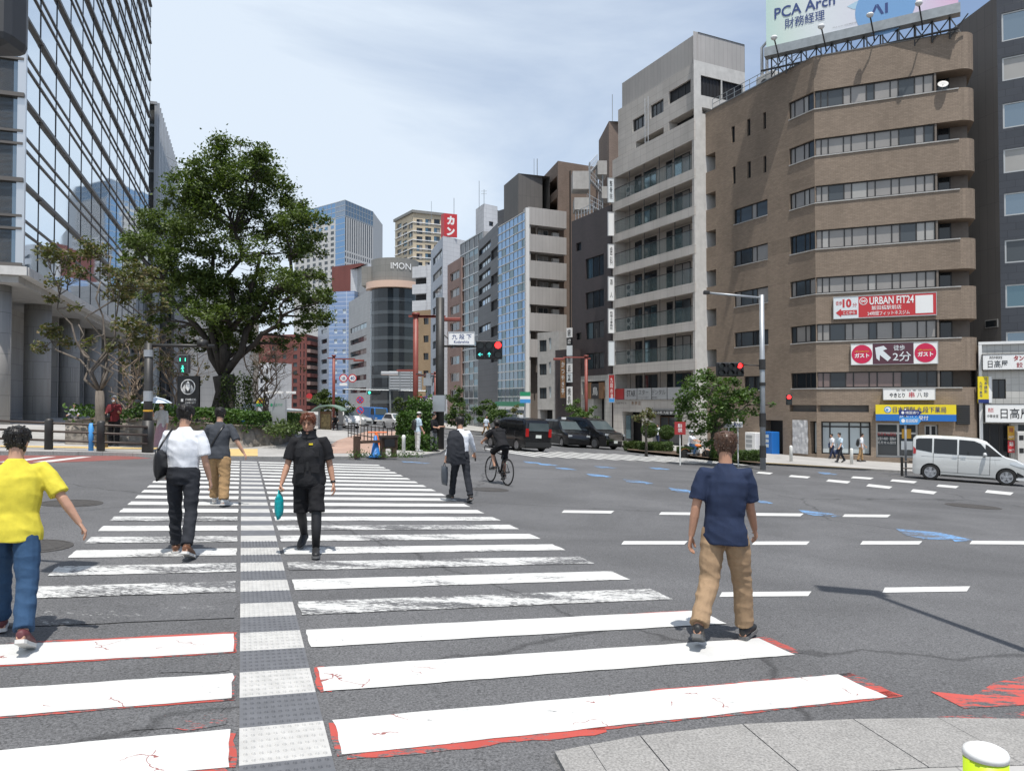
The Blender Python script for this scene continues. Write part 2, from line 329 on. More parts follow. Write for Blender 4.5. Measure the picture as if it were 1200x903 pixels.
for k in range(23):
 a = A0+PER*k
 o = mark('crosswalk_stripe', [ragged(a, a+.45, .5, 4.18, seed=k)], rw.get(k, 'paint_white'), .007)
 o = mark('crosswalk_stripe', [ragged(a, a+.45, -1.78 if k > 2 else -3.2, -.045, seed=50+k)], lw.get(k, 'paint_white'), .007)
mark('red_road_paint', [ragged(A0-.07, A0+.1, .52, 2.0, .02, seed=1), ragged(A0-.02, A0+.1, 1.9, 4.3, .012, seed=2), ragged(A0+.4, A0+.475, 2.6, 4.32, .008, seed=3), ragged(A0, A0+.46, 4.15, 4.32, .01, seed=4), ragged(A0+.93, A0+1.38, 4.1, 4.29, .01, seed=5), ragged(A0+.9, A0+1.36, .482, .55, .012, seed=15),
 ragged(A0+2.2, A0+2.275, 3.2, 4.28, .008, seed=6), ragged(A0, A0+.42, .478, .55, .012, seed=7), ragged(A0+2.2, A0+2.30, -3.2, -.03, .012, seed=8), ragged(A0+1.8, A0+2.28, -.1, -.02, .01, seed=9), ragged(A0-.1, A0+.1, -1.4, -.03, .02, seed=10), ragged(A0, A0+.4, -.09, -.015, .01, seed=11), ragged(A0+.88, A0+1.3, -.085, -.02, .01, seed=12), ragged(A0+1.78, A0+1.86, -3.2, -.03, .006, seed=13), ragged(A0+.88, A0+.95, -3.2, -.03, .006, seed=14)], 'paint_red', .0035)
mark('worn_red_road_paint', [ragged(A0+.52, A0+.8, -.55, -.07, .05, seed=20), ragged(A0+1.42, A0+1.66, -.5, -.07, .05, seed=21), pxpoly([(940, 820), (1010, 812), (1012, 818), (950, 826)])], 'paint_red_worn', .0038)
mark('red_kerb_paint', [pxpoly(P) for P in ([(1090, 810), (1140, 815), (1165, 800), (1210, 790), (1260, 800), (1260, 822), (1200, 826), (1130, 830)], [(990, 846.5), (1080, 841), (1140, 838), (1200, 834), (1290, 838), (1290, 848), (1200, 848), (1100, 847)])], 'paint_red_kerb', .004)
tm = MB()
for k in range(-3, 46):
 a = A0+PER*.5*k; mt = 'tactile_white' if k % 2 == 0 else 'tactile_grey'
 tm.add([onp(*cw(a, 0), .007), onp(*cw(a, .45), .007), onp(*cw(a+.45, .45), .007), onp(*cw(a+.45, 0), .007)], [(0, 1, 2, 3)], mt)
 if k < 14:
  for i in range(6):
   for j in range(11):
    n_ = .03+.039*j
    if 1 < j < 9 and i % 1: continue
    c = onp(*cw(a+.0375+.075*i, n_), .007); r_ = .0125
    tm.add([c+Vector((r_*math.cos(q*1.047), r_*math.sin(q*1.047), 0)) for q in range(6)]+[c+Vector((r_*.55*math.cos(q*1.047), r_*.55*math.sin(q*1.047), .010)) for q in range(6)], [(q, (q+1) % 6, 6+(q+1) % 6, 6+q) for q in range(6)]+[(6, 7, 8, 9, 10, 11)], mt)
tag(tm.build('tactile_path'), kind='structure')
D = lambda x0, x1, y, s=0, h=3.5: [(x0, y), (x1, y+s), (x1-4, y+s+h), (x0-3, y+h)]
dash = [D(661, 720, 597.8, .8, 3), D(775, 818, 600, .5, 3), D(884, 942, 601, .6, 3.2), D(990, 1044, 602.5, .5, 3), D(731, 806, 634, 0, 4), D(884, 949, 634.4, 0, 4), D(1011, 1081, 634, 0, 4), D(1139, 1210, 633.5, .5, 4), D(846, 951, 694, -1, 5.5), D(1037, 1137, 688.5, -1.5, 6),
 D(889, 906, 552.5, 1.4, 1.8), D(927, 950, 556.5, 1.8, 2), D(971, 997, 561.5, 2.4, 2.4), D(1018, 1046, 567, 3, 2.6), D(1046, 1075, 561.5, 2.4, 2.2), D(1100, 1124, 567.5, 2, 2.4), D(1070, 1098, 573, 3, 3), D(1157, 1188, 574, 3, 3), D(1000, 1024, 558, 1.6, 2)]
mark('lane_markings', [pxpoly(P) for P in dash], 'paint_white', .006)
def barb(x, y, w_, h): return [(x, y), (x+w_*.55, y+h*.28), (x+w_, y+h*.9), (x+w_*.75, y+h), (x+w_*.72, y+h*.85), (x+w_*.35, y+h*.8), (x+w_*.12, y+h*.5)]
mark('blue_bicycle_markings', [pxpoly(barb(*q)) for q in ((650, 547.5, 26, 3.2), (687, 555, 30, 4), (730, 561.5, 36, 5.5), (783, 571, 33, 6.5), (936, 597.5, 52, 8), (1050, 619.5, 92, 15), (696, 546, 27, 2.6), (760, 547.5, 26, 2.6), (613, 540.5, 22, 2.4), (630, 543, 25, 2.6), (884, 585, 22, 5), (958, 553, 24, 3), (470, 540.5, 36, 2.4))], 'paint_blue', .006)
zb = []
for k in range(15):                     # crossing over the side street, bars along the street
 f = k/14; x = 580+246*f; y = 527+10*f
 b0, b1 = gp(x, y), gp(x+36, y+6.5)
 s = Vector((-.435, .9, 0)); mid = (b0+b1)*.5; half = (b1-b0)*.5; t = Vector((.9, .435, 0))
 zb.append([mid-s*3-t*.19, mid-s*3+t*.19, mid+s*3+t*.19, mid+s*3-t*.19])
mark('far_crosswalk_stripes', zb, 'paint_white', .006)
zb = []
for k in range(5):
 x = 40+42*k; zb.append(pxpoly([(x-52+8, 541.5-.3*k), (x+14, 535), (x+26, 535), (x-52+30, 541.5-.3*k)]))
mark('red_lane', [pxpoly([(-120, 532.8), (150, 534), (178, 537), (90, 541), (-140, 548)])], 'paint_lane_red', .0034)
mark('far_side_crosswalk_stripes', zb[:2], 'paint_white', .006)
vs = Vector((-.435, .9))
st = []
for off, L0 in ((3.4, 12), (6.6, 8), (10, 12)):    # lane lines running up the street
 for k in range(10):
  p0 = Vector((-3.6, 41))+Vector((.9, .435))*off+vs*(6+k*L0); p1 = p0+vs*4.5; q = Vector((.9, .435))*.075
  st.append([p0-q, p0+q, p1+q, p1-q])
mark('street_lane_markings', st, 'paint_white', .006)
def pavement(name, edge, back, h, mt, kw=.17):
 m = MB(); P = [Vector((p[0], p[1])) for p in edge]; n = len(P); nr = []
 for i in range(n):
  t = (P[min(i+1, n-1)]-P[max(i-1, 0)]).normalized(); nr.append(Vector((t.y, -t.x)))
 c = sum((Vector((b[0], b[1])) for b in back), Vector((0, 0)))/len(back)
 sg = 1 if (c-P[n//2]).dot(nr[n//2]) > 0 else -1
 I = [p+q*kw*sg for p, q in zip(P, nr)]
 poly = I+[Vector((b[0], b[1])) for b in back]
 m.add([onp(p.x, p.y, h) for p in poly], [tuple(range(len(poly)))], mt); o = m.build(name); tag(o, kind='structure')
 k = MB()
 for i in range(n-1):
  L_ = (P[i+1]-P[i]).length; q = max(1, min(60, int(L_/.6)))
  for j in range(q):
   f0, f1 = j/q, (j+1)/q; g = .004/L_ if q > 1 else 0
   a, b = P[i].lerp(P[i+1], f0+g), P[i].lerp(P[i+1], f1-g); c_, d = I[i].lerp(I[i+1], f1-g), I[i].lerp(I[i+1], f0+g)
   k.prism([a, b, c_, d], lambda x, y: zg(x, y)-.05, lambda x, y: zg(x, y)+h+.003, 'kerb_stone')
 tag(k.build('kerb'), kind='structure'); return o
kl = [gp(*p) for p in ((-500, 531), (-150, 532), (0, 532.6), (120, 533.4), (190, 536), (262, 538.6), (330, 538.6), (420, 538), (490, 536.5), (516, 532.5), (524, 527))]
e = kl[-1]; kl2 = [(e.x-.435*s, e.y+.9*s) for s in (3, 8, 20, 60, 190)]
KL = [(p.x, p.y) for p in kl]+kl2
pavement('plaza_pavement', KL, [(-150, 235), (-150, 45)], .10, 'paving')
kr = [gp(*p) for p in ((1500, 574), (1330, 569), (1200, 562.5), (1053, 554), (968, 548.7), (880, 543.5), (835, 537), (791, 531), (733, 524.5))]
e = kr[-1]; KR = [(p.x, p.y) for p in kr]+[(e.x-.435*s, e.y+.9*s) for s in (5, 20, 60, 180)]
pavement('shop_pavement', KR, [(-40, 260), (60, 200), (90, 30)], .12, 'paving')
def onk(px, py, h): return gp(px, py, h)
mark('red_paving', [[gp(372, 531, .1), gp(440, 531, .1), gp(470, 518, .1), gp(490, 505, .1), gp(430, 505, .1), gp(395, 516, .1)]], 'paving_red', .104)
mark('tactile_paving', [[gp(264, 534.4, .1), gp(302, 534.4, .1), gp(302, 526, .1), gp(266, 526, .1)], [gp(0, 523.5, .1), gp(140, 526, .1), gp(262, 527, .1), gp(262, 525.6, .1), gp(140, 524, .1), gp(0, 522, .1)],
   [gp(880, 541, .12), gp(968, 546, .12), gp(1053, 551, .12), gp(1053, 548.6, .12), gp(968, 544, .12), gp(884, 539, .12)]], 'tactile_yellow', .112)
nk = [(650, 886.5), (690, 878.5), (750, 867.5), (870, 853.5), (1000, 847.5), (1100, 846), (1200, 847), (1400, 852)]
E_ = [gp(*p) for p in nk]; m = MB(); m2 = MB()
for i in range(len(E_)-1):
 a, b = E_[i], E_[i+1]; t = (b-a).normalized(); nn = Vector((t.y, -t.x, 0)); sc_ = Vector((.12, -.62, 0))
 for j in range(1):
  g = t*.004 if i in (1, 2, 3, 4) else t*0
  P4 = [a+g, b-g, b-g+sc_, a+g+sc_]
  m.prism([(p.x, p.y) for p in P4], lambda x, y: zg(x, y)-.1, lambda x, y: zg(x, y)+.03, 'kerb_stone')
  P5 = [a+sc_*1.01, b+sc_*1.01, b+Vector((.6, -4, 0)), a+Vector((.6, -4, 0))]
  m2.add([onp(p.x, p.y, .028) for p in P5], [(0, 1, 2, 3)], 'paving')
tag(m.build('near_kerb'), kind='structure'); tag(m2.build('near_pavement'), kind='structure')
def manhole(px, py, r, lab):
 c = gp(px, py); m = MB(); m.lathe(onp(c.x, c.y, .001), [(r+.04, 0), (r+.04, .006), (r, .007), (r, .004), (r*.86, .004), (r*.86, .007), (r*.4, .007), (.01, .006)], 'iron', 40, GN)
 o = m.build('manhole_cover'); tag(o, lab, 'manhole', 'manhole covers in the road')
manhole(84, 589.5, .42, 'round iron manhole cover beside the striped crossing, farther one behind the yellow shirt')
manhole(33, 640, .42, 'round iron manhole cover just behind the man in the yellow shirt')
manhole(574, 573.5, .42, 'round iron manhole cover by the cyclist and the man with a jacket')
manhole(1140, 593, .62, 'large rusty manhole cover on the road in front of the silver minivan')
# -- building materials
tiled('brick_brown', (.222, .172, .130), (.272, .212, .162), (.18, .14, .108), .28, .088, .009, .5, .8, .22, .35, .006, .25)
tiled('brick_grey_brown', (.20, .15, .12), (.24, .18, .145), (.12, .09, .075), .3, .09, .01, .5, .8, .2, .4, .005, .2)
tiled('tile_cream', (.52, .49, .455), (.55, .52, .485), (.34, .31, .29), .9, .6, .012, 0, .7, .12, .3, .004, .25)
tiled('panel_grey', (.40, .385, .37), (.42, .40, .385), (.27, .26, .25), .45, 9, .012, 0, .7, .1, .3, .004, .22)
tiled('tile_dark', (.062, .05, .052), (.075, .06, .06), (.035, .03, .03), .3, .12, .008, .5, .55, .15, .5, .003, .2)
tiled('tile_white', (.52, .51, .48), (.56, .55, .52), (.33, .32, .3), .4, .4, .012, 0, .5, .1, .3, .003, .2)
tiled('stone_grey', (.31, .30, .285), (.35, .34, .325), (.18, .175, .165), 1.2, 1.05, .012, .5, .65, .2, .5, .004, .2)
tiled('metal_grey', (.125, .118, .112), (.135, .127, .12), (.085, .08, .078), .55, 2.9, .012, 0, .6, .1, .3, .003, .18)
tiled('tile_navy', (.05, .055, .066), (.057, .062, .074), (.022, .025, .033), .9, .45, .01, .5, .35, .15, .5, .003, .1)
mat('concrete', (.40, .39, .375), .85, var=.12, vscale=2, dirt=.35)
mat('concrete_light', (.55, .54, .52), .8, var=.1, vscale=2, dirt=.25)
mat('concrete_dark', (.14, .135, .13), .85, var=.15, vscale=2)
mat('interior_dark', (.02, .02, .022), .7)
mat('render_cream', (.44, .40, .36), .8, var=.06, vscale=2)
mat('recess_brown', (.17, .145, .125), .85, var=.1)
mat('frame_dark', (.035, .033, .032), .45, .3)
mat('frame_silver', (.50, .50, .49), .4, .6)
mat('frame_white', (.7, .7, .69), .5)
mat('steel_grey', (.30, .32, .33), .45, .5, var=.15, vscale=3)
mat('steel_light', (.52, .53, .54), .4, .6)
mat('aluminium', (.62, .63, .64), .35, .8)
mat('glass_dark', (.018, .022, .026), .06, 0, .6)
mat('glass_mid', (.06, .07, .078), .06, 0, .6)
mat('glass_blind', (.29, .275, .26), .14, 0, .5, var=.08, vscale=.8)
mat('glass_blind_pale', (.38, .37, .35), .14, 0, .5, var=.06, vscale=.8)
mat('glass_pink', (.19, .14, .13), .14, 0, .5)
mat('glass_green', (.10, .14, .14), .06, 0, .6)
mat('glass_frost', (.52, .58, .60), .3, 0, .4)
def pane_mat():
 pass
mat('glass_mirror', (.74, .82, .88), .03, .95)
mat('glass_mirror_low', (.22, .27, .31), .05, .8)
mat('glass_teal', (.14, .21, .24), .05, .75)
mat('glass_blue', (.20, .33, .50), .05, .85)
m_ = mat('glass_rail', (.20, .27, .27), .06, 0, .6); m_.node_tree.nodes['Principled BSDF'].inputs['Alpha'].default_value = .25
mat('fin_bronze', (.13, .118, .108), .5, .4)
mat('white_plain', (.72, .72, .71), .5); mat('sign_white', (.78, .78, .77), .35); mat('sign_cool', (.66, .70, .72), .4); mat('black', (.012, .012, .013), .45); mat('dark_grey', (.05, .05, .052), .5)
mat('sign_red', (.50, .035, .04), .4); mat('sign_darkred', (.33, .03, .03), .4); mat('sign_crimson', (.55, .015, .07), .4); mat('sign_maroon', (.085, .03, .045), .4); mat('sign_yellow', (.75, .60, .02), .4); mat('sign_gold', (.60, .33, .03), .4)
mat('sign_blue', (.015, .14, .46), .4); mat('sign_navy', (.02, .035, .16), .4); mat('sign_green', (.02, .25, .12), .4); mat('sign_brown', (.22, .12, .06), .6, var=.2, stretch=(6, 6, .6)); mat('sign_lblue', (.06, .28, .62), .4); mat('sign_purple', (.13, .06, .22), .4); mat('sign_grey', (.33, .34, .35), .5); mat('ink_blue', (.03, .06, .20), .5)
mat('tarp', (.55, .55, .56), .35, var=.1, bump=.8, bscale=4); mat('louvre', (.012, .012, .013), .6); mat('red_post', (.22, .055, .042), .5, var=.15); mat('post_grey', (.34, .36, .38), .45, .4, var=.12, vscale=2); mat('post_dark', (.035, .034, .033), .5, .2, var=.3); mat('wood_dark', (.07, .04, .025), .6, var=.3, stretch=(4, 4, .5))
rg = random.Random(11)
# -- wall tools
def facade(mb, fr, a0, a1, c0, c1, holes, mt, b=0.0, rec=.2, rmt=None):
 """wall sheet with rectangular openings and their reveals"""
 e = 1e-4
 us = sorted({a0, a1, *[max(a0, min(a1, h[0])) for h in holes], *[max(a0, min(a1, h[1])) for h in holes]})
 zs = sorted({c0, c1, *[max(c0, min(c1, h[2])) for h in holes], *[max(c0, min(c1, h[3])) for h in holes]})
 for j in range(len(zs)-1):
  zm = (zs[j]+zs[j+1])/2; run = None
  if zs[j+1]-zs[j] < e: continue
  for i in range(len(us)-1):
   um = (us[i]+us[i+1])/2
   solid = not any(h[0] < um < h[1] and h[2] < zm < h[3] for h in holes)
   if solid and run is None: run = us[i]
   if run is not None and (not solid or i == len(us)-2):
    end = us[i+1] if solid else us[i]
    if end-run > e: mb.fquad(fr, run, end, b, zs[j], zs[j+1], mt)
    run = None
 rmt = rmt or mt
 for h in holes:
  x0, x1, z0, z1 = h[:4]; r = h[4] if len(h) > 4 else rec
  P = fr.p
  mb.quad(P(x0, b, z0), P(x1, b, z0), P(x1, b-r, z0), P(x0, b-r, z0), rmt); mb.quad(P(x0, b, z1), P(x1, b, z1), P(x1, b-r, z1), P(x0, b-r, z1), rmt)
  mb.quad(P(x0, b, z0), P(x0, b, z1), P(x0, b-r, z1), P(x0, b-r, z0), rmt); mb.quad(P(x1, b, z0), P(x1, b, z1), P(x1, b-r, z1), P(x1, b-r, z0), rmt)
def shell(mb, fr, a0, a1, depth, c0, c1, mt, roof='concrete_dark', b=0.0, left=True, right=True):
 P = fr.p
 if left: mb.quad(P(a0, b, c0), P(a0, b-depth, c0), P(a0, b-depth, c1), P(a0, b, c1), mt)
 if right: mb.quad(P(a1, b, c0), P(a1, b-depth, c0), P(a1, b-depth, c1), P(a1, b, c1), mt)
 mb.quad(P(a0, b-depth, c0), P(a1, b-depth, c0), P(a1, b-depth, c1), P(a0, b-depth, c1), mt)
 mb.quad(P(a0, b, c1), P(a1, b, c1), P(a1, b-depth, c1), P(a0, b-depth, c1), roof)
def window(par, fr, x0, x1, z0, z1, b, panes, glass, frame='frame_dark', fw=.05, mid=None, split=True, sill=None, name='window'):
 """panes: list of relative widths; glass: material name or list (picked per pane)"""
 g = MB(); f = MB() if split else g; tot = sum(panes); x = x0; W = x1-x0
 for i, p in enumerate(panes):
  xe = x+W*p/tot
  g.fquad(fr, x, xe, b, z0, z1, glass if isinstance(glass, str) else rg.choice(glass))
  if i: f.fbox(fr, x-fw/2, x+fw/2, b-.01, b+.035, z0+fw, z1-fw, frame)
  x = xe
 f.fbox(fr, x0, x1, b-.01, b+.045, z0, z0+fw, frame); f.fbox(fr, x0, x1, b-.01, b+.045, z1-fw, z1, frame)
 f.fbox(fr, x0, x0+fw, b-.01, b+.04, z0+fw, z1-fw, frame); f.fbox(fr, x1-fw, x1, b-.01, b+.04, z0+fw, z1-fw, frame)
 if mid: f.fbox(fr, x0+fw, x1-fw, b-.01, b+.03, z0+(z1-z0)*mid-fw/2, z0+(z1-z0)*mid+fw/2, frame)
 o = g.build(name, par, recalc=False)
 if split: f.build('window_frame', o)
 return o
def base_of(fr, a=None): p = fr.p(fr.w/2 if a is None else a, 0, 0); return (p.x, p.y, zg(p.x, p.y))
def sign(name, label, cat, fr, a0, a1, b, c0, c1, th, pm, texts=(), extra=None, frame=None, group=None):
 """flat sign: panel plus lettering; texts are (string, fx0, fx1, fz0, fz1, material, bold)"""
 p = fr.p((a0+a1)/2, b, c0); t = thing(name, label, cat, p, group)
 m = MB(); m.fbox(fr, a0, a1, b, b+th, c0, c1, pm)
 if frame:
  k = .03*max(1, (c1-c0)/1.5)
  for q in ((a0-k, a1+k, c0-k, c0), (a0-k, a1+k, c1, c1+k), (a0-k, a0, c0, c1), (a1, a1+k, c0, c1)): m.fbox(fr, q[0], q[1], b-.01, b+th+.02, q[2], q[3], frame)
 m.build('sign_panel', t)
 W, H = a1-a0, c1-c0
 for s in texts: x = MB(); put_text(x, s[0], fr, a0+W*s[1], a0+W*s[2], b+th+.008, c0+H*s[3], c0+H*s[4], s[5], s[6] if len(s) > 6 else .012); x.build('lettering', t, recalc=False)
 if extra: extra(t, a0, c0, W, H, b+th)
 return t
def patch(par, name, fr, b, polys, mt):
 m = MB()
 for P in polys: m.add([fr.p(x, b, z) for x, z in P], [tuple(range(len(P)))], mt)
 return m.build(name, par, recalc=False)
def disc(cx, cz, r, n=32, rz=None): return [(cx+r*math.cos(2*math.pi*i/n), cz+(rz or r)*math.sin(2*math.pi*i/n)) for i in range(n)]
# -- brown brick office on the corner
SD = Vector((-.435, .9)).normalized()
pc = Vector((gx(957, 48).x, 48)); pl = pc+SD*10.6; FD = Vector((.917, -.399)).normalized()
FB = Fr(pc, pc+FD*9.6); LB = Fr(pl, pc)
T = thing('office_building', 'brown brick office block with ribbon windows and a rounded end, on the street corner', 'building', (pc.x, pc.y, zg(pc.x, pc.y)))
rows = [(107, 127.6), (163, 183), (218, 237.6), (270, 291.8), (325, 344), (379.6, 400), (436, 454.5)]
RZ = [(zat(b_, 48), zat(a_, 48)) for a_, b_ in rows]; ZT = zat(67, 48); ZB = -4.5
F = lambda px: FB.ucol(px); Lx = lambda px: LB.ucol(px)
xe, xr = F(1099), F(1121); holesF = [(0.02, xe, z0, z1) for z0, z1 in RZ]
zs0, zs1 = zat(532, 48), zat(487, 48)         # shop front
zg0 = zat(474, 48)
mb = MB(); dB = 11
facade(mb, FB, 0, xe, ZB, ZT, holesF+[(F(962), F(1020), zs0, zat(493.5, 48), .5), (F(1026), F(1076), zs0-.1, zat(495, 47), .5), (F(1083), xe, zs0-.3, zat(497, 46.5), .5), (0.01, F(1018), zat(482.5, 48), zat(474.5, 48), .35)], 'brick_brown', rec=.16)
lowz = [ZB]+[b_ for a_, b_ in reversed(RZ)]; topz = [a_ for a_, b_ in reversed(RZ)]+[ZT]
r_ = .9; xs = F(1128)
for z0, z1 in zip(lowz, topz):
 P = [FB.p(xe, 0, 0), FB.p(xs, 0, 0)]
 for k in range(1, 9):
  an = k/8*R(75); P.append(FB.p(xs+r_*math.sin(an), -r_*(1-math.cos(an)), 0))
 Q = [P[-1]-FB.n*3.2, FB.p(xe, -4, 0)]
 mb.prism([(p.x, p.y) for p in P+Q], z0, z1, 'brick_brown')
mb.fbox(FB, xe, xs+.6, -3.5, -1.25, ZB, ZT-.3, 'recess_brown')
mb.fbox(FB, xe, xe+.12, -1.25, -.05, ZB, ZT-.3, 'recess_brown')
hl = [(Lx(927), LB.w-.02, z0, z1) for z0, z1 in RZ]
lw_ = [(861, 901, 246, 263.5), (861, 901, 294.5, 312.5), (861, 901, 342.5, 360), (861, 901, 390, 407), (872, 892, 441, 457)]
for a_, b_, y0, y1 in lw_: hl.append((Lx(a_), Lx(b_), LB.z(y1, Lx(a_)), LB.z(y0, Lx(a_))))
sl_ = [(859, 863, 149, 168), (877.5, 881.5, 140.5, 160), (896.5, 900, 132.5, 152), (860, 863.6, 196, 216), (877.6, 881.6, 190, 209.5), (896.6, 900, 183.5, 203)]
for a_, b_, y0, y1 in sl_: hl.append((Lx(a_), Lx(b_), LB.z(y1, Lx(a_)), LB.z(y0, Lx(a_))))
hl += [(Lx(925), LB.w-.01, LB.z(482.5, LB.w), LB.z(474.5, LB.w), .35), (Lx(948.5), LB.w-.05, zs0, zat(493.5, 48), .4), (Lx(893), Lx(917), ZB+.5, LB.z(492, Lx(900)), .8)]
notch = [(0.001, Lx(840), LB.z(b, 0), LB.z(a, 0), 1.2) for a, b in ((183, 203), (228, 247), (272, 291), (318, 337), (363, 383), (410, 430))]
hl += notch
facade(mb, LB, 0, LB.w, ZB, ZT, hl, 'brick_brown', rec=.16)
mb.quad(FB.p(0, 0, ZT-.25), FB.p(xe, 0, ZT-.25), FB.p(xe, -dB, ZT-.25), LB.p(0, 0, ZT-.25), 'concrete_dark')
mb.quad(LB.p(0, 0, ZB), LB.p(0, -8, ZB), LB.p(0, -8, ZT), LB.p(0, 0, ZT), 'brick_brown')
mb.fbox(FB, 0, F(1018), -.4, -.34, zat(483, 48), zat(474, 48), 'concrete_dark'); mb.fbox(LB, Lx(925), LB.w, -.4, -.34, zat(483, 48), zat(474, 48), 'concrete_dark')
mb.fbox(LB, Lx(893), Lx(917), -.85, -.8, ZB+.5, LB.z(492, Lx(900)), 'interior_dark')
for i, h in enumerate(notch): mb.fbox(LB, h[0], h[1], -1.3, -1.2, h[2], h[3], 'concrete_light' if i < 2 else 'concrete')  # paler concrete in the top notches puts sunlight into the colour
mb.build('wall', T)
for z0, z1 in RZ: one('sill', lambda m: [m.fbox(FB, .0, xs, .002, .05, z0-.07, z0-.0, 'concrete'), m.fbox(LB, Lx(927), LB.w, .002, .05, z0-.07, z0, 'concrete')], T)
for h in hl[7:12]: one('sill', lambda m: m.fbox(LB, h[0], h[1], .002, .04, h[2]-.06, h[2], 'concrete'), T)
m = MB(); m.fbox(FB, -.02, xs, -.2, .03, ZT, ZT+.06, 'concrete_dark'); m.fbox(LB, 0, LB.w, -.2, .03, ZT, ZT+.06, 'concrete_dark'); m.build('parapet_coping', T)
pat = [.55, .55, 1.25]*2+[.55, 1.25]+[.55, 1.25]+[.55, .6]
for i, (z0, z1) in enumerate(RZ):
 gl = ['glass_blind']*6+['glass_blind_pale', 'glass_mid']
 if i == 5: gl = ['glass_mid', 'glass_blind', 'glass_blind']
 if i == 6: gl = ['glass_pink', 'glass_pink', 'glass_dark']
 window(T, FB, .02, xe, z0, z1, -.16, [.55, .6, 1.3, .65, 1.3, .65, 1.3, .65, 1.3, .7, .8], gl, fw=.07)
 window(T, LB, Lx(927), LB.w-.02, z0, z1, -.16, [.5, 1, .5, .7], gl if i not in (3, 6) else ['glass_dark'], fw=.07)
 m = MB(); m.fbox(FB, xe+.25, xe+.33, -1.25, -1.2, z0, z1, 'frame_dark'); m.fbox(FB, xe+.9, xe+.97, -1.25, -1.2, z0, z1, 'frame_dark'); m.fquad(FB, xe+.3, xe+.95, -1.24, z0, z1, 'glass_dark'); m.build('balcony_door', T)
for h in hl[7:12]: window(T, LB, *h[:4], -.16, [.5, 1, .4, 1], ['glass_blind', 'glass_mid', 'glass_mid', 'glass_dark'], fw=.06)
for h in hl[12:18]: window(T, LB, *h[:4], -.16, [1], 'glass_dark', fw=.04)
window(T, FB, F(962), F(1020), zs0, zat(493.5, 48), -.5, [1, 2.2, 1.3, 1.1], ['glass_frost'], 'frame_dark', .09, mid=.84, name='shop_window')
window(T, LB, Lx(948.5), LB.w-.05, zs0, zat(493.5, 48), -.4, [1], ['glass_frost'], 'frame_dark', .09, name='shop_window')
window(T, FB, F(1026), F(1076), zs0-.1, zat(495, 47), -.5, [1.4, 1.2], ['glass_mid', 'glass_dark'], 'frame_silver', .12, mid=.7, name='shop_window')
window(T, FB, F(1083), xe, zs0-.3, zat(497, 46.5), -.5, [1, 1], ['glass_dark'], 'frame_silver', .1, name='shop_window')
m = MB()
for s, y0, y1, mt in (('処方せん受付', 510, 506, 'sign_red'), ('全国の病院・医院の', 515, 511.5, 'sign_white'), ('処方せん受付', 519.5, 516, 'sign_white')):
 put_text(m, s, FB, F(1028), F(1050), -.44, zat(y0, 47.3), zat(y1, 47.3), mt, .02)
m.fquad(FB, F(1057), F(1068), -.44, zat(513, 47), zat(502, 47), 'sign_gold'); m.fquad(FB, F(1056), F(1070), -.44, zat(526, 47), zat(516, 47), 'sign_cool')
m.build('window_lettering', T, recalc=False)
m = MB(); x0, x1 = F(1120.5), F(1136)
m.fbox(FB, x0-.02, x1, .02, .1, zat(497, 45), zat(474.5, 45), 'louvre')
for k in range(9): z = zat(496-2.3*k, 45); m.fbox(FB, x0, x1-.02, .1, .13, z, z+.05, 'dark_grey')
m.build('vent_grille', T)
m = MB()
g = 14
tp = [[LB.p(Lx(929)+(Lx(947)-Lx(929))*i/g, .05+.05*noise.noise(Vector((i*.6, j*.5, 3))), zat(531.5, 49)+(zat(492, 49)-zat(531.5, 49))*j/g) for i in range(g+1)] for j in range(g+1)]
for j in range(g):
 for i in range(g): m.quad(tp[j][i], tp[j][i+1], tp[j+1][i+1], tp[j+1][i], 'tarp')
o = m.build('tarpaulin', None, smooth=True); tag(o, 'wrinkled pale tarpaulin hung over the wall beside the frosted shop window', 'tarpaulin')
t = thing('roof_pipe', 'pair of tall silver pipes bent over at the top on the brick office roof', 'pipe', LB.p(3.5, -1.5, ZT))
for dx in (0, .5): one('pipe', lambda m: m.tube([LB.p(3.5+dx, -2.5, ZT-.3), LB.p(3.5+dx, -2.5, ZT+4.2-dx), LB.p(3.9+dx, -2.7, ZT+4.6-dx), LB.p(6, -3, ZT+4.6-dx)], .12, 'steel_light', 8), t, True)
t = thing('roof_railing', 'thin steel safety railing along the side edge of the brick office roof', 'railing', LB.p(2, -.5, ZT))
m = MB()
for k in range(12): m.tube([LB.p(.3+k*.8, -.5, ZT-.3), LB.p(.3+k*.8, -.5, ZT+1.1)], .025, 'steel_grey', 5)
for z in (.4, .75, 1.1): m.tube([LB.p(.3, -.5, ZT+z), LB.p(9.1, -.5, ZT+z)], .025, 'steel_grey', 5)
m.build('rail', t)
for k, (a_, h_) in enumerate(((4.6, 1.6), (7.2, 1.1))):
 t = thing('rooftop_unit', ('taller grey rooftop cooling unit behind the roof railing of the brick office', 'low grey rooftop cooling unit near the billboard corner of the brick office')[k], 'cooling unit', LB.p(a_, -2, ZT-.25)); one('casing', lambda m: m.fbox(LB, a_-.8, a_+.8, -3, -1.6, ZT-.24, ZT+h_, 'concrete_light'), t, bevel=.04)
 one('fan_grille', lambda m: m.lathe(LB.p(a_, -1.6, ZT+h_*.55), [(.35, 0), (.35, .04), (.3, .05), (.05, .05)], 'dark_grey', 14, LB.n), t)
t = thing('satellite_dish', 'white round satellite dish on the uppermost balcony of the brick office', 'satellite dish', FB.p(F(1105), -.2, RZ[0][0]))
c = at(1105, 99, FB.p(F(1105), .25, 0).y); one('dish', lambda m: m.lathe(c, [(.02, -.09), (.18, -.05), (.29, .02), (.3, .035), (.19, -.02), (.02, -.05)], 'concrete_light', 20, (-.3, -.8, .55)), t, True)
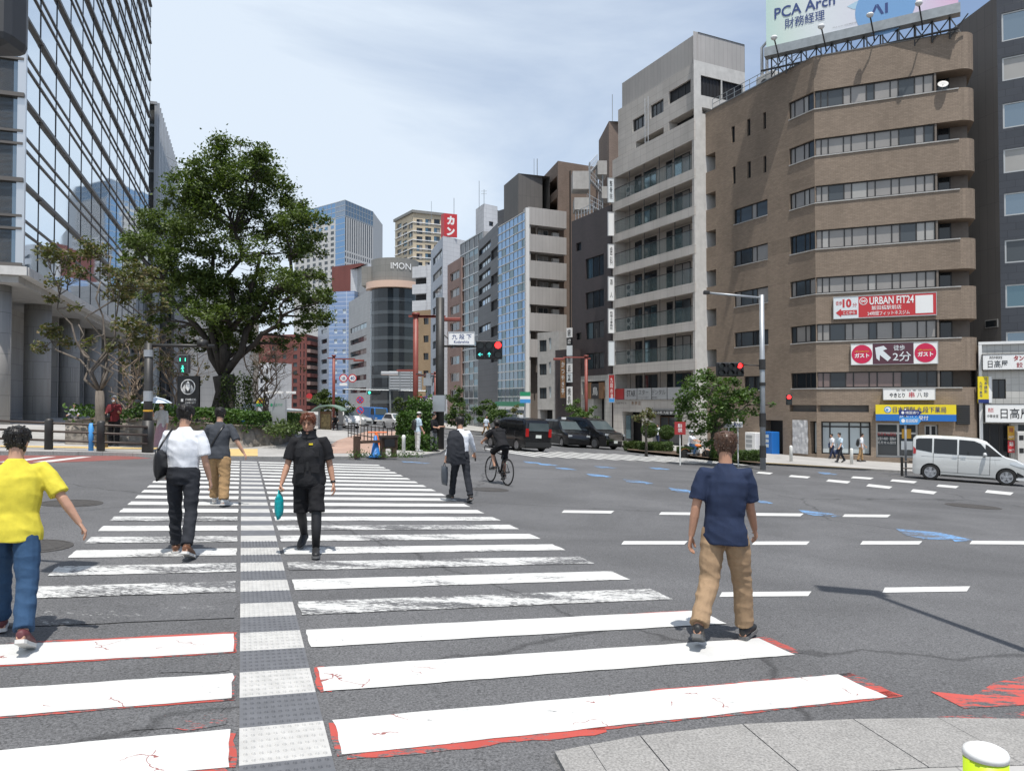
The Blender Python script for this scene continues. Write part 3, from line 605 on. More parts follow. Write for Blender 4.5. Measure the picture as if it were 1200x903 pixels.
one('mast', lambda m: m.tube([c, c+Vector((.1, .3, -.3)), c+Vector((.1, .3, -.75))], .03, 'steel_grey', 6), t)
# -- billboard
pb = Vector((at(898, 60, 50).x, 50)); BF = Fr(pb, pb+Vector((.863, -.505)).normalized()*11.2)
zb_ = zat(57, 50); bh = 6.2
T = thing('billboard', 'huge pale rooftop advertising billboard with blue lettering on steel trusses', 'billboard', BF.p(5.6, 0, ZT-.25))
def billboard_art():
 m = bpy.data.materials.new('billboard_art'); m.use_nodes = True; MATS['billboard_art'] = m; t = m.node_tree; b = t.nodes['Principled BSDF']; K = t.links.new
 tc = t.nodes.new('ShaderNodeTexCoord'); s = t.nodes.new('ShaderNodeSeparateXYZ'); K(tc.outputs['Generated'], s.inputs[0])
 r = t.nodes.new('ShaderNodeValToRGB'); e = r.color_ramp.elements; e[0].position = 0; e[0].color = (.52, .68, .62, 1); e[1].position = 1; e[1].color = (.72, .45, .62, 1)
 q = e.new(.12); q.color = (.62, .72, .66, 1); q = e.new(.3); q.color = (.70, .74, .76, 1); q = e.new(.78); q.color = (.68, .62, .74, 1)
 K(s.outputs[0], r.inputs[0]); K(r.outputs[0], b.inputs['Base Color']); b.inputs['Roughness'].default_value = .45
billboard_art()
one('panel', lambda m: m.fbox(BF, 0, 11.2, -.25, 0, zb_, zb_+bh, 'billboard_art'), T)
mat('art_blue', (.18, .36, .62), .45); mat('art_pale', (.42, .60, .72), .45)
bz = lambda px, py: (lambda u: (u, BF.z(py, u)))(BF.ucol(px))
c0 = bz(1042, 10); patch(T, 'artwork', BF, .012, [disc(c0[0], c0[1]+.1, 1.72, 40, 1.75)], 'art_blue')
patch(T, 'artwork', BF, .010, [[bz(997, 8), bz(1006, 3), bz(1018, -3), bz(1030, 8), bz(1018, 11), bz(1004, 11)]], 'art_pale')
m = MB()
def btxt(s, xa, xb, yb, yt, mt, bold):
 m = MB()
 ua, ub = BF.ucol(xa), BF.ucol(xb); um = (ua+ub)/2
 put_text(m, s, BF, ua, ub, .025, BF.z(yb, um), BF.z(yt, um), mt, bold); m.build('lettering', T, recalc=False)
btxt('PCA Arch', 911, 983, 14.5, 1.5, 'ink_blue', .015); btxt('財務経理', 923, 970.5, 29, 17, 'ink_blue', .03); btxt('ΛI', 1024, 1045.5, 17.5, 5, 'ink_blue', .02); btxt('PCA Arch は財務経理', 980, 1008, 30.5, 28.8, 'sign_grey', .0)
one('beam', lambda m: m.fbox(BF, -.1, 11.3, -.4, .25, zb_-.62, zb_-.02, 'steel_grey'), T)
m = MB()
for k in range(12):
 a_ = .3+k*.95
 m.tube([BF.p(a_, -.2, ZT-.4), BF.p(a_, -.2, zb_-.6)], .05, 'frame_dark', 5); m.tube([BF.p(a_, -.2, ZT-.3), BF.p(a_+.95, -.2, zb_-.62)], .04, 'frame_dark', 5); m.tube([BF.p(a_, -.2, zb_-.62), BF.p(a_+.95, -1.6, ZT-.3)], .04, 'steel_grey', 5)
 m.tube([BF.p(a_, -.3, zb_+bh), BF.p(a_, -3, ZT-.3)], .05, 'steel_grey', 5)
m.tube([BF.p(-.4, -.2, ZT+.15), BF.p(11.2, -.2, ZT+.15)], .07, 'frame_dark', 5)
m.build('truss', T)
for px in (917, 972, 1029, 1086):
 u = BF.ucol(px); l_ = MB(); l_.tube([BF.p(u, 0, zb_-1.1), BF.p(u, .5, zb_-.9), BF.p(u-.15, 1.15, zb_+.05)], .045, 'frame_dark', 6)
 o = l_.build('lamp_arm', T)
 one('floodlight', lambda m: m.lathe(BF.p(u-.15, 1.15, zb_+.02), [(.1, -.1), (.2, 0), (.22, .08), (.18, .14), (.05, .17)], 'white_plain', 12), o, True)
# -- signs on the brick office
def qd(fr, a, b_, px0, px1, y0, y1):
 u0, u1 = fr.ucol(px0), fr.ucol(px1); um = (u0+u1)/2; return u0, u1, fr.z(y1, um), fr.z(y0, um)
u0, u1, z0, z1 = qd(FB, 0, 0, 978, 1098, 346, 371.5)
def gymx(t, a0, c0, W, H, b):
 patch(t, 'sign_panel', FB, b+.006, [[(a0+W*.25, c0+.02*H), (a0+W, c0+.02*H), (a0+W, c0+H*.98), (a0+W*.25, c0+H*.98)]], 'sign_red')
 patch(t, 'arrow', FB, b+.012, [[(a0+W*.02, c0+H*.27), (a0+W*.075, c0+H*.46), (a0+W*.075, c0+H*.37), (a0+W*.235, c0+H*.37), (a0+W*.235, c0+H*.16), (a0+W*.075, c0+H*.16), (a0+W*.075, c0+H*.07)]], 'sign_red')
 patch(t, 'emblem', FB, b+.013, [disc(a0+W*.3, c0+H*.76, H*.17)], 'sign_white'); patch(t, 'emblem', FB, b+.018, [disc(a0+W*.3, c0+H*.76, H*.135)], 'sign_red')
 cx, cz, h = a0+W*.3, c0+H*.76, H
 patch(t, 'emblem', FB, b+.022, [[(cx-.1*h, cz-.03*h), (cx+.1*h, cz-.03*h), (cx+.1*h, cz+.03*h), (cx-.1*h, cz+.03*h)], [(cx-.075*h, cz-.075*h), (cx-.045*h, cz-.075*h), (cx-.045*h, cz+.075*h), (cx-.075*h, cz+.075*h)], [(cx+.045*h, cz-.075*h), (cx+.075*h, cz-.075*h), (cx+.075*h, cz+.075*h), (cx+.045*h, cz+.075*h)]], 'sign_white')
 patch(t, 'sign_panel', FB, b+.013, [[(a0+W*.805, c0+H*.1), (a0+W*.97, c0+H*.1), (a0+W*.97, c0+H*.9), (a0+W*.805, c0+H*.9)]], 'sign_white')
t = sign('gym_sign', 'long red and white gym sign with an arrow on the brick office wall', 'sign', FB, u0, u1, .06, z0, z1, .12, 'sign_cool',
     [('徒歩', .02, .085, .62, .82, 'sign_red', .03), ('10', .09, .18, .5, .9, 'sign_red', .05), ('分', .19, .235, .52, .7, 'sign_red', .02)], gymx, frame='frame_silver')
W, H = u1-u0, z1-z0
for s, f0, f1, g0, g1, bo in (('ここから', .095, .215, .2, .33, .02), ('URBAN FIT24', .36, .79, .58, .93, .02), ('飯田橋駅前店', .38, .67, .33, .53, .03), ('24時間フィットネスジム', .34, .75, .08, .27, .03)):
 x = MB(); put_text(x, s, FB, u0+W*f0, u0+W*f1, .06+.12+.02, z0+H*g0, z0+H*g1, 'sign_white', bo); x.build('lettering', t, recalc=False)
u0, u1, z0, z1 = qd(FB, 0, 0, 998, 1099, 402, 426.5)
def gst(t, a0, c0, W, H, b):
 patch(t, 'sign_panel', FB, b+.006, [[(a0+W*.255, c0), (a0+W*.73, c0), (a0+W*.73, c0+H), (a0+W*.255, c0+H)]], 'sign_maroon')
 patch(t, 'arrow', FB, b+.012, [[(a0+W*.285, c0+H*.80), (a0+W*.385, c0+H*.88), (a0+W*.425, c0+H*.72), (a0+W*.375, c0+H*.66), (a0+W*.47, c0+H*.3), (a0+W*.43, c0+H*.14), (a0+W*.34, c0+H*.44), (a0+W*.335, c0+H*.16), (a0+W*.3, c0+H*.28)]], 'sign_cool')
 for f in (.127, .863): patch(t, 'emblem', FB, b+.012, [disc(a0+W*f, c0+H*.5, H*.45, 36, H*.45)], 'sign_crimson')
 x = MB(); y = MB()
 for f in (.127, .863):
  put_text(x, 'ガスト', FB, a0+W*(f-.088), a0+W*(f+.088), b+.02, c0+H*.33, c0+H*.55, 'sign_white', .04); put_text(y, 'café restaurant', FB, a0+W*(f-.085), a0+W*(f+.085), b+.02, c0+H*.6, c0+H*.69, 'sign_gold', .01)
 put_text(x, '徒歩', FB, a0+W*.5, a0+W*.63, b+.02, c0+H*.64, c0+H*.9, 'sign_cool', .02); put_text(x, '2分', FB, a0+W*.49, a0+W*.7, b+.02, c0+H*.13, c0+H*.58, 'sign_cool', .04)
 x.build('lettering', t, recalc=False); y.build('lettering', t, recalc=False)
sign('restaurant_sign', 'maroon sign with a white arrow between two red discs on the brick office', 'sign', FB, u0, u1, .06, z0, z1, .1, 'sign_white', (), gst, frame='frame_silver')
u0, u1, z0, z1 = qd(FB, 0, 0, 1035, 1095, 455.5, 468)
sign('izakaya_sign', 'white lightbox sign with black and red brush lettering above the yellow pharmacy sign', 'sign', FB, u0, u1, .06, z0, z1, .2, 'sign_white',
     [('炭 焼 和 食 店', .25, .75, .78, .93, 'dark_grey', .0), ('やきとり', .12, .42, .2, .62, 'black', .02), ('串', .5, .61, .18, .72, 'sign_red', .05), ('八 珍', .66, .88, .22, .68, 'black', .02)], frame='frame_silver')
u0, u1, z0, z1 = qd(FB, 0, 0, 1025.5, 1119, 474, 493)
def pha(t, a0, c0, W, H, b):
 patch(t, 'sign_panel', FB, b+.006, [[(a0, c0), (a0+W, c0), (a0+W, c0+H*.41), (a0, c0+H*.41)]], 'sign_blue')
 patch(t, 'emblem', FB, b+.012, [disc(a0+W*.155, c0+H*.7, H*.2)], 'sign_lblue'); patch(t, 'emblem', FB, b+.018, [disc(a0+W*.155, c0+H*.7, H*.15)], 'sign_white'); patch(t, 'emblem', FB, b+.022, [disc(a0+W*.147, c0+H*.68, H*.08)], 'sign_lblue')
 x = MB(); put_text(x, '日本調剤 九段下薬局', FB, a0+W*.22, a0+W*.88, b+.02, c0+H*.52, c0+H*.88, 'sign_navy', .02); x.build('lettering', t, recalc=False)
 x = MB(); put_text(x, '処方せん受付', FB, a0+W*.3, a0+W*.66, b+.02, c0+H*.07, c0+H*.33, 'sign_white', .03); x.build('lettering', t, recalc=False)
sign('pharmacy_sign', 'yellow and blue pharmacy fascia sign over the glass shop front', 'sign', FB, u0, u1, .12, z0, z1, .35, 'sign_yellow', (), pha)
# -- grey office with blue glass, beyond the brick one
pg = Vector((at(1172, 300, 47).x, 47)); gl_ = pg+Vector((-.29, .957)).normalized()*14; GL = Fr(gl_, pg); GF = Fr(pg, pg+Vector((.848, -.53)).normalized()*9)
T = thing('grey_office_building', 'dark grey metal-clad office with bands of blue glass, behind the ramen shop', 'building', (pg.x, pg.y, zg(pg.x, pg.y)))
mb = MB(); GT = zat(-60, 47); rows = [(17, 50.5), (69, 96.5), (122.5, 152), (176, 204), (227.5, 254), (282, 309), (334, 361), (389, 412)]
hs = [(.25, 8.8, zat(b_, 47), zat(a_, 47)) for a_, b_ in rows]
facade(mb, GF, 0, 9, -5, GT, hs, 'tile_navy', rec=.12); shell(mb, GF, 0, 9, 14, -5, GT, 'metal_grey', left=False)
zf = lambda u: zat(0, 47)+1.4-(zat(0, 47)-zat(40, 50.5)+1.2)*(1-u)
n = 10
Pl = [GL.p(0, 0, -5), GL.p(GL.w, 0, -5), GL.p(GL.w, 0, zat(-5, 47)), GL.p(GL.ucol(1105), 0, zat(42, 50.8)), GL.p(0, 0, zat(70, 55))]
mb.add(Pl, [(0, 1, 2, 3, 4)], 'metal_grey')
mb.build('wall', T)
for h in hs: window(T, GF, *h[:4], -.12, [1, .5, 1, 1, .5, 1, 1], ['glass_mirror_low', 'glass_blind_pale', 'glass_mid', 'glass_teal'], 'frame_silver', .09)
m = MB(); z0, z1 = zat(388, 50), zat(379, 50); a_, b_ = GL.ucol(1156), GL.ucol(1171); m.fbox(GL, a_, b_, .0, .06, z0, z1, 'frame_silver'); m.fbox(GL, a_+.06, b_-.06, .06, .07, z0+.06, z1-.06, 'glass_dark'); m.build('vent_window', T)
# -- white ramen shop building
pr = FB.p(xs+.95, -.4, 0); RF = Fr((pr.x, pr.y), (pr.x+FD.x*7, pr.y+FD.y*7))
T = thing('ramen_building', 'narrow white two-storey restaurant building beside the brick office', 'building', (pr.x, pr.y, zg(pr.x, pr.y)))
dr = pr.y; zt = zat(403.5, dr); mb = MB()
h1 = qd(RF, 0, 0, 1163, 1179, 444, 467); h2 = qd(RF, 0, 0, 1150, 1184, 496, 540); h2 = (h2[0], h2[1], -5, h2[3]);
facade(mb, RF, 0, 7, -5, zt, [h1, h2+(.6,), (h2[1]+.35, 6.8, -5, h2[3], .3)], 'tile_white', rec=.15); shell(mb, RF, 0, 7, 8, -5, zt, 'concrete_light', left=True); mb.build('wall', T)
m = MB(); m.fbox(RF, -.05, 7.05, 0.003, .14, zt-.02, zt+.14, 'white_plain'); m.fbox(RF, -.05, .12, .004, .13, -4.5, zt-.02, 'white_plain'); m.build('trim', T)
window(T, RF, *h1, -.15, [1, 1], 'glass_dark', 'frame_dark', .05); window(T, RF, h2[0], h2[1], -5, h2[3], -.6, [1, 1, 1], 'glass_dark', 'frame_dark', .06, name='shop_window'); window(T, RF, h2[1]+.35, 6.8, -5, h2[3], -.3, [1, 3], ['glass_mid'], 'frame_silver', .06, name='shop_window')
q = qd(RF, 0, 0, 1151, 1205, 415.5, 433)
sign('restaurant_sign', 'white restaurant sign with black and red lettering, upper one on the white building', 'sign', RF, q[0], q[1]+.5, .04, q[2], q[3], .3, 'sign_white', [('熱烈中華食堂', .12, .35, .7, .9, 'black', .01), ('日高屋', .09, .45, .12, .62, 'black', .04), ('タンメン', .55, .92, .56, .92, 'sign_darkred', .04), ('餃 子', .6, .86, .1, .46, 'sign_darkred', .04)], frame='frame_dark')
q = qd(RF, 0, 0, 1153, 1205, 473.5, 494.5)
sign('restaurant_sign', 'larger white restaurant sign with bold black lettering over the ramen shop entrance', 'sign', RF, q[0], q[1]+.5, .06, q[2], q[3], .35, 'sign_white', [('熱烈', .05, .15, .55, .8, 'sign_red', .03), ('中華食堂', .03, .24, .25, .43, 'black', .02), ('日高屋', .28, .82, .2, .78, 'black', .04), ('営業中', .87, .98, .3, .5, 'sign_red', .02)], frame='frame_dark')
V_ = Fr(RF.p(.2, .15, 0).to_2d(), RF.p(.2, .15, 0).to_2d()+Vector((.95, .05)))
q = (V_.ucol(1145.5), V_.ucol(1158), zat(472, dr-.2), zat(441, dr-.2))
t = sign('pharmacy_blade_sign', 'yellow vertical pharmacy sign projecting from the white building corner', 'sign', V_, q[0], q[1], .0, q[2], q[3], .06, 'sign_yellow', [('九\n段\n下\n薬\n局', .12, .4, .22, .8, 'sign_navy', .02), ('日\n本\n調\n剤', .56, .86, .36, .96, 'sign_navy', .02)], lambda t, a0, c0, W, H, b: patch(t, 'sign_panel', V_, b+.006, [[(a0, c0), (a0+W, c0), (a0+W, c0+H*.14), (a0, c0+H*.14)]], 'sign_navy'))
one('side_panel', lambda m: m.fbox(V_, q[1], q[1]+.22, -.5, .05, q[2], q[3], 'sign_white'), t)
sg = MB()
for k, (px0, px1, y0, y1, lab) in enumerate(((1180, 1188, 499, 515, 'orange food poster on the ramen shop front, upper of two'), (1180, 1188, 516, 530, 'red food poster on the ramen shop front, lower of two'))):
 q = qd(RF, 0, 0, px0, px1, y0, y1); t = sign('food_poster', lab, 'poster', RF, *q[:2], .02, q[2], q[3], .04, ('sign_gold', 'sign_red')[k], [('麺', .2, .8, .55, .9, 'sign_darkred' if k == 0 else 'sign_white', .03), ('390円', .1, .9, .08, .3, 'sign_white', .03)])
q = qd(RF, 0, 0, 1189, 1198, 505, 540); t = thing('ticket_machine', 'pale grey vending cabinet beside the ramen shop posters', 'vending machine', RF.p(q[0], .4, q[2])); one('cabinet', lambda m: m.fbox(RF, q[0], q[1]+.1, .02, .6, -4.9, q[3], 'concrete_light'), t, bevel=.02)
one('display_window', lambda m: [m.fbox(RF, q[0]+.08, q[0]+.3, .6, .612, q[3]-.5-k*.75, q[3]-.22-k*.75, 'black') for k in range(2)], t)
# -- cream concrete block with balconies
p1 = Vector((at(814, 300, 57).x, 57)); p0 = p1+SD*11.3; CB = Fr(p0, p1); W = CB.w; CS = Fr(p1, p1+Vector((.9, .435)).normalized()*5.2)
T = thing('balcony_building', 'cream tiled block with long glass-railed balconies between the brick office and the dark brown one', 'building', CB.p(W, 0, zg(*p1)))
Z = lambda y: zat(y, 57)
bands = [(138, 163), (197, 208.6), (241, 252), (286, 297), (330.5, 342), (375.6, 387), (420, 433), (468, 477)]
ZT = Z(36); ZP = Z(70); ZU = Z(138); mb = MB()
up = [(781, 807, 91.5, 107), (759.5, 775, 114, 130), (738.5, 752.5, 132, 147)]
hu = [(CB.ucol(a), CB.ucol(b), CB.z(y1, CB.ucol(b)), CB.z(y0, CB.ucol(b))) for a, b, y0, y1 in up]
hslot = [(CB.ucol(781), CB.ucol(811), ZU-.9, ZU+.95, .9), (CB.ucol(742), CB.ucol(775), ZU-.9, ZU+.75, .9)]
facade(mb, CB, .4, W, ZU-1.2, ZP, hu+hslot, 'tile_cream', b=-.35, rec=.25)
facade(mb, CB, .9, W-.02, ZP, ZT, [], 'panel_grey', b=-.45)
mb.quad(CB.p(.4, -.35, ZP), CB.p(W, -.35, ZP), CB.p(W, -1, ZP), CB.p(.4, -1, ZP), 'concrete')
mb.quad(CB.p(.9, -.45, ZP), CB.p(.9, -5.2, ZP), CB.p(.9, -5.2, ZT), CB.p(.9, -.45, ZT), 'panel_grey'); mb.quad(CB.p(.4, -.35, ZU-3), CB.p(.4, -9, ZU-3), CB.p(.4, -9, ZP), CB.p(.4, -.35, ZP), 'tile_cream')
mb.quad(CB.p(.9, -.45, ZT), CB.p(W, -.45, ZT), CB.p(W, -5.2, ZT), CB.p(.9, -5.2, ZT), 'concrete_dark')
hs = [(.7, 2.75, Z(109.5), Z(86), .2), (2.85, 5, Z(109), Z(86), .2), (.8, 1.7, Z(131), Z(123.5), .8)]
facade(mb, CS, .0, 5.2, -5, ZP, hs, 'concrete_light', rec=.2); facade(mb, CS, .02, 5.2, ZP+.004, ZT, [], 'panel_grey', b=-.05)
mb.quad(CS.p(5.2, 0, -5), CS.p(5.2, -9, -5), CS.p(5.2, -9, ZT), CS.p(5.2, 0, ZT), 'panel_grey')
mb.fbox(CB, 0, W-.02, -1.6, -1.35, -5, ZU-.9, 'render_cream'); mb.fbox(CB, 0, .25, -1.35, -.05, -5, ZU, 'tile_cream'); mb.fbox(CB, W-.3, W-.003, -1.35, -.05, -5, ZU, 'tile_cream')
mb.fbox(CB, .0, W-.02, -9, -1.6, -5, ZU-1.3, 'concrete')
mb.build('wall', T)
for y0, y1 in bands:
 one('balcony_slab', lambda m: [m.fbox(CB, -.02, W+.012, -.14, .0, Z(y1), Z(y0), 'tile_cream'), m.fbox(CB, .25, W-.3, -1.35, -.141, Z(y1)+.02, Z(y1)+.2, 'render_cream')], T)
for h in hu: window(T, CB, *h[:4], -.55, [1, 1, 1], ['louvre'] if h is hu[0] else ['glass_mid', 'glass_dark'], fw=.06)
for h in hs[:2]: window(T, CS, *h[:4], -.15, [1]*6, 'louvre', fw=.05)
one('slot_shade_back', lambda m: [m.fbox(CB, h[0], h[1], -1.3, -1.24, h[2], h[3], 'interior_dark') for h in hslot], T)  # near-black backs put the shade of the open slots into the colour
CR = Fr(CB.p(0, -1.345, 0).to_2d(), CB.p(W, -1.345, 0).to_2d())
wins = [(745, 753, 1, ['glass_dark']), (755.5, 770.5, 2, ['glass_mid', 'glass_dark', 'glass_teal']), (782, 789, 1, ['glass_dark']), (791.5, 810, 2, ['glass_mid', 'glass_teal', 'glass_blind'])]
for i in range(len(bands)-1):
 zb0, zt0 = Z(bands[i+1][0]), Z(bands[i][1])
 if i < 7:
  for a, b, n_, gl in wins: window(T, CB, max(.3, CR.ucol(a)), min(W-.35, CR.ucol(b)), zb0-.25, zt0-.12, -1.345, [1]*n_, gl, fw=.06)
 if i < 6:
  zr = zb0+(zt0-zb0)*.52
  m = MB()
  for q in range(12): u0 = .25+(W-.55)*q/12; m.fquad(CB, u0+.02, u0+(W-.55)/12-.02, -.06, zb0+.02, zr, 'glass_rail')
  o = m.build('glass_railing', T, recalc=False); one('handrail', lambda m: m.fbox(CB, .25, W-.3, -.09, -.03, zr, zr+.05, 'frame_dark'), o)
 m = MB()
 for px in (720, 737, 754, 772, 790): u = CB.ucol(px); m.fbox(CB, u-.035, u+.035, -.16, -.145, zb0, zt0, 'frame_dark')
 m.build('balcony_posts', T)
 if i in (0, 3, 4, 5, 6):
  u = CB.ucol(727); c = CB.p(u, -1.0, zb0)
  for zz in (.1, .75) if i != 6 else (.1,): m = MB(); m.fbox(CB, u-.4, u+.4, -1.3, -.95, zb0+zz, zb0+zz+.6, 'concrete_light'); m.lathe(CB.p(u-.08, -.95, zb0+zz+.3), [(.22, 0), (.22, .02), (.05, .02)], 'dark_grey', 14, CB.n); m.build('air_conditioner', T)
mb = MB(); z1 = Z(477); hs = [(CB.ucol(729), CB.ucol(752), -5, Z(484), 1.2), (CB.ucol(764), CB.ucol(799), -5, Z(487), .9)]
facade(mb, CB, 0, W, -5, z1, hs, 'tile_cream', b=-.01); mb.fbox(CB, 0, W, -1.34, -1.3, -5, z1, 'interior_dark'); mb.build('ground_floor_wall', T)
q = (CB.ucol(764), CB.ucol(799)); window(T, CB, q[0], q[1], -5, Z(489), -.85, [1, 1.4, 1], ['glass_mid', 'glass_dark'], 'wood_dark', .08, name='shop_window')
u0 = CB.ucol(731); one('lit_panel', lambda m: m.fbox(CB, u0, u0+.7, -.3, -.22, Z(520), Z(489), 'glass_teal'), T)
z0, z1 = Z(467.5), Z(453); u0, u1 = CB.ucol(719.5), CB.ucol(812)
def dent(t, a0, c0, W_, H, b):
 k = [0, .16, .34, .53, .72, 1]
 patch(t, 'sign_panel', CB, b+.006, [[(a0, c0), (a0+W_*.165, c0), (a0+W_*.165, c0+H), (a0, c0+H)]], 'sign_darkred')
 x = MB()
 put_text(x, 'STAR', CB, a0+W_*.2, a0+W_*.32, b+.015, c0+H*.28, c0+H*.82, 'dark_grey', .01); put_text(x, 'スター', CB, a0+W_*.36, a0+W_*.49, b+.015, c0+H*.4, c0+H*.85, 'dark_grey', .0); put_text(x, 'デンタル', CB, a0+W_*.53, a0+W_*.7, b+.015, c0+H*.4, c0+H*.85, 'dark_grey', .0)
 put_text(x, 'クリニック 九段下', CB, a0+W_*.36, a0+W_*.49, b+.015, c0+H*.1, c0+H*.25, 'dark_grey', .0); put_text(x, '2階 歯科', CB, a0+W_*.53, a0+W_*.6, b+.015, c0+H*.1, c0+H*.25, 'dark_grey', .0)
 x.build('lettering', t, recalc=False)
 m = MB()
 for f in k[1:-1]: m.fbox(CB, a0+W_*f-.02, a0+W_*f+.02, b, b+.02, c0, c0+H, 'frame_dark')
 m.build('divider', t)
sign('dental_sign', 'wide grey dental clinic sign with a dark red end panel along the first floor balcony', 'sign', CB, u0, u1, .02, z0, z1, .08, 'sign_grey', (), dent)
q = (CB.ucol(764), CB.ucol(798), Z(487), Z(481)); sign('soba_sign', 'dark shop sign with pale lettering above the ground floor entrance of the balcony block', 'sign', CB, q[0], q[1], .02, q[2], q[3], .12, 'dark_grey', [('手もみ処 九段 整体院', .05, .95, .2, .8, 'sign_white', .02)])
x = thing('building_name_sign', 'small gold and brown lettering on the band over the entrance of the balcony block', 'sign', CB.p(2, 0, Z(473)))
m = MB(); put_text(m, '九段下ビル', CB, CB.ucol(722), CB.ucol(734.5), .02, Z(473.8), Z(471), 'wood_dark', .02); m.build('lettering', x, recalc=False); m = MB(); put_text(m, '寿 商 店', CB, CB.ucol(740), CB.ucol(751), .02, Z(475), Z(470), 'sign_brown', .03); m.build('lettering', x, recalc=False)
t = thing('roof_ladder', 'thin steel ladder up the slanting top storeys of the cream balcony block', 'ladder', CB.p(CB.ucol(756), -.3, ZU))
m = MB(); u = CB.ucol(756)
for d in (0, .45): m.tube([CB.p(u+d, -.1, ZU-.2), CB.p(u+d, -.1, ZP-.6)], .03, 'steel_light', 5)
for k in range(9): m.tube([CB.p(u, -.1, ZU+.1+k*.42), CB.p(u+.45, -.1, ZU+.1+k*.42)], .02, 'steel_light', 5)
m.build('rails', t)
BLF = lambda px, d: Fr((at(px-3.4, 300, d).x, d), (at(px-3.4, 300, d).x+1, d+.25))
bs = [(209, 237, 'sign_cool', '整骨院', 'white blade sign, topmost of the column between the dark block and the balcony block'), (249, 276, 'sign_white', '', 'blank white blade sign, second from the top of the column of signs'), (286.5, 314, 'sign_white', '歯科', 'white blade sign with a dental mark, third from the top of the column'), (324.5, 352, 'sign_white', '酒 人', 'white blade sign with sparse strokes, fourth from the top of the column'),
      (362, 390, 'sign_white', '税理士事務所', 'white blade sign with small black lettering, fifth from the top of the column'), (400, 428, 'sign_cool', '', 'blank bluish blade sign, last white one above the red sign'), (439, 471, 'sign_darkred', '九段の湯', 'red and blue blade sign at the foot of the column of signs')]
for y0, y1, mt, s, lab in bs:
 d = 66.5; f = BLF(716, d); z0, z1 = zat(y1, d), zat(y0, d)
 txt = [('\n'.join(s), .25, .75, .12, .9, 'black' if 'white' in mt or 'cool' in mt else 'sign_white', .02)] if s else []
 ex = (lambda t, a0, c0, W_, H, b: patch(t, 'sign_panel', f, b+.006, [[(a0, c0), (a0+W_, c0), (a0+W_, c0+H*.15), (a0, c0+H*.15)]], 'sign_lblue')) if 'dark' in mt else None
 sign('blade_sign', lab, 'sign', f, 0, .52, 0, z0, z1, .1, mt, txt, ex, frame='frame_silver', group='blade signs up the dark building corner')
# -- dark brown block
p1 = Vector((at(716.5, 300, 68).x, 68)); p0 = p1+SD*7.2; DB = Fr(p0, p1); W = DB.w
T = thing('dark_office_building', 'narrow dark brown tiled block with a white tiled ground floor and roof stairs', 'building', DB.p(W/2, 0, zg(*p1)))
Zd = lambda y, px=700: DB.z(y, DB.ucol(px)); U = DB.ucol
hs = [(U(686.5), U(708), Zd(b), Zd(a)) for a, b in ((299.5, 324), (340, 360), (376, 396), (413, 432))]; hsm = [(U(675.5), U(681.5), Zd(b, 678), Zd(a, 678)) for a, b in ((284.5, 294), (390, 398), (425, 432))]
mb = MB(); zt = Zd(247); zw = Zd(439.5)
facade(mb, DB, 0, W, zw, zt, hs+hsm, 'tile_dark', rec=.2); hg = [(U(695), U(708), -5, Zd(462), 1.0), (U(681.5), U(708.5), Zd(462), Zd(457.5)+.9, .5)]
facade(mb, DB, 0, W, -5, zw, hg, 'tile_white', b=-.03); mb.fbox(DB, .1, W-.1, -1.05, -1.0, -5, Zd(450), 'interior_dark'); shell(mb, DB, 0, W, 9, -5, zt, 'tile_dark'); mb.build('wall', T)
for h in hs: window(T, DB, *h, -.2, [1, 1, 1], ['glass_mid', 'glass_dark', 'glass_teal'], fw=.06)
for h in hsm: window(T, DB, *h, -.2, [1], 'glass_dark', fw=.05)
m = MB(); m.fbox(DB, U(686), U(693), -.02, .12, Zd(467), Zd(448), 'sign_brown'); m.fbox(DB, U(703), U(708.5), -.02, .12, Zd(467), Zd(448), 'sign_brown'); m.fbox(DB, U(693)+.01, U(703)-.01, -.02, .05, Zd(467), Zd(449), 'dark_grey'); m.build('shop_panel', T)
put = MB(); put_text(put, '鳥', DB, U(695), U(701), .07, Zd(463), Zd(453), 'sign_white', .03); put.build('lettering', T, recalc=False)
m = MB()
for k in range(7): m.tube([DB.p(.3+k*.55, -.3, zt), DB.p(.3+k*.55, -.3, zt+1.0)], .03, 'steel_light', 5)
for z in (.5, 1): m.tube([DB.p(.2, -.3, zt+z), DB.p(3.9, -.3, zt+z)], .03, 'steel_light', 5)
m.build('roof_railing', T)
T = thing('fire_stair', 'grey steel outside stair with landings above the dark block, below the brown tower', 'stairs', DB.p(3, -4, zt))
d = 74; S_ = lambda px, py, dd=d: at(px, py, dd)
for x0, x1, y0, y1 in ((671, 690, 201, 222), (700, 711, 189, 205), (673, 690, 232, 246), (705, 713, 219, 233)):
 a, b = S_(x0, y1), S_(x1, y0); one('landing', lambda m: m.box((a.x, d-.2, a.z), (b.x, d+1.6, b.z), 'concrete'), T)
for (xa, ya), (xb, yb) in (((690, 208), (706, 226)), ((690, 203), (700, 192)), ((688, 238), (706, 248))):
 def fl(m):
  for k in range(9):
   p = S_(xa+(xb-xa)*k/8, ya+(yb-ya)*k/8); m.box((p.x-.12, d, p.z-.03), (p.x+.16, d+.9, p.z), 'steel_light'); m.tube([p, p+Vector((0, 0, .95))], .02, 'steel_light', 4)
  p, q = S_(xa, ya), S_(xb, yb)
  for z in (.95, .5, 0): m.tube([p+Vector((0, 0, z)), q+Vector((0, 0, z))], .03, 'steel_light', 5)
 one('stair_flight', fl, T)
one('post', lambda m: [m.tube([S_(px, 252), S_(px, 190)], .07, 'steel_grey', 6) for px in (691, 706)], T)
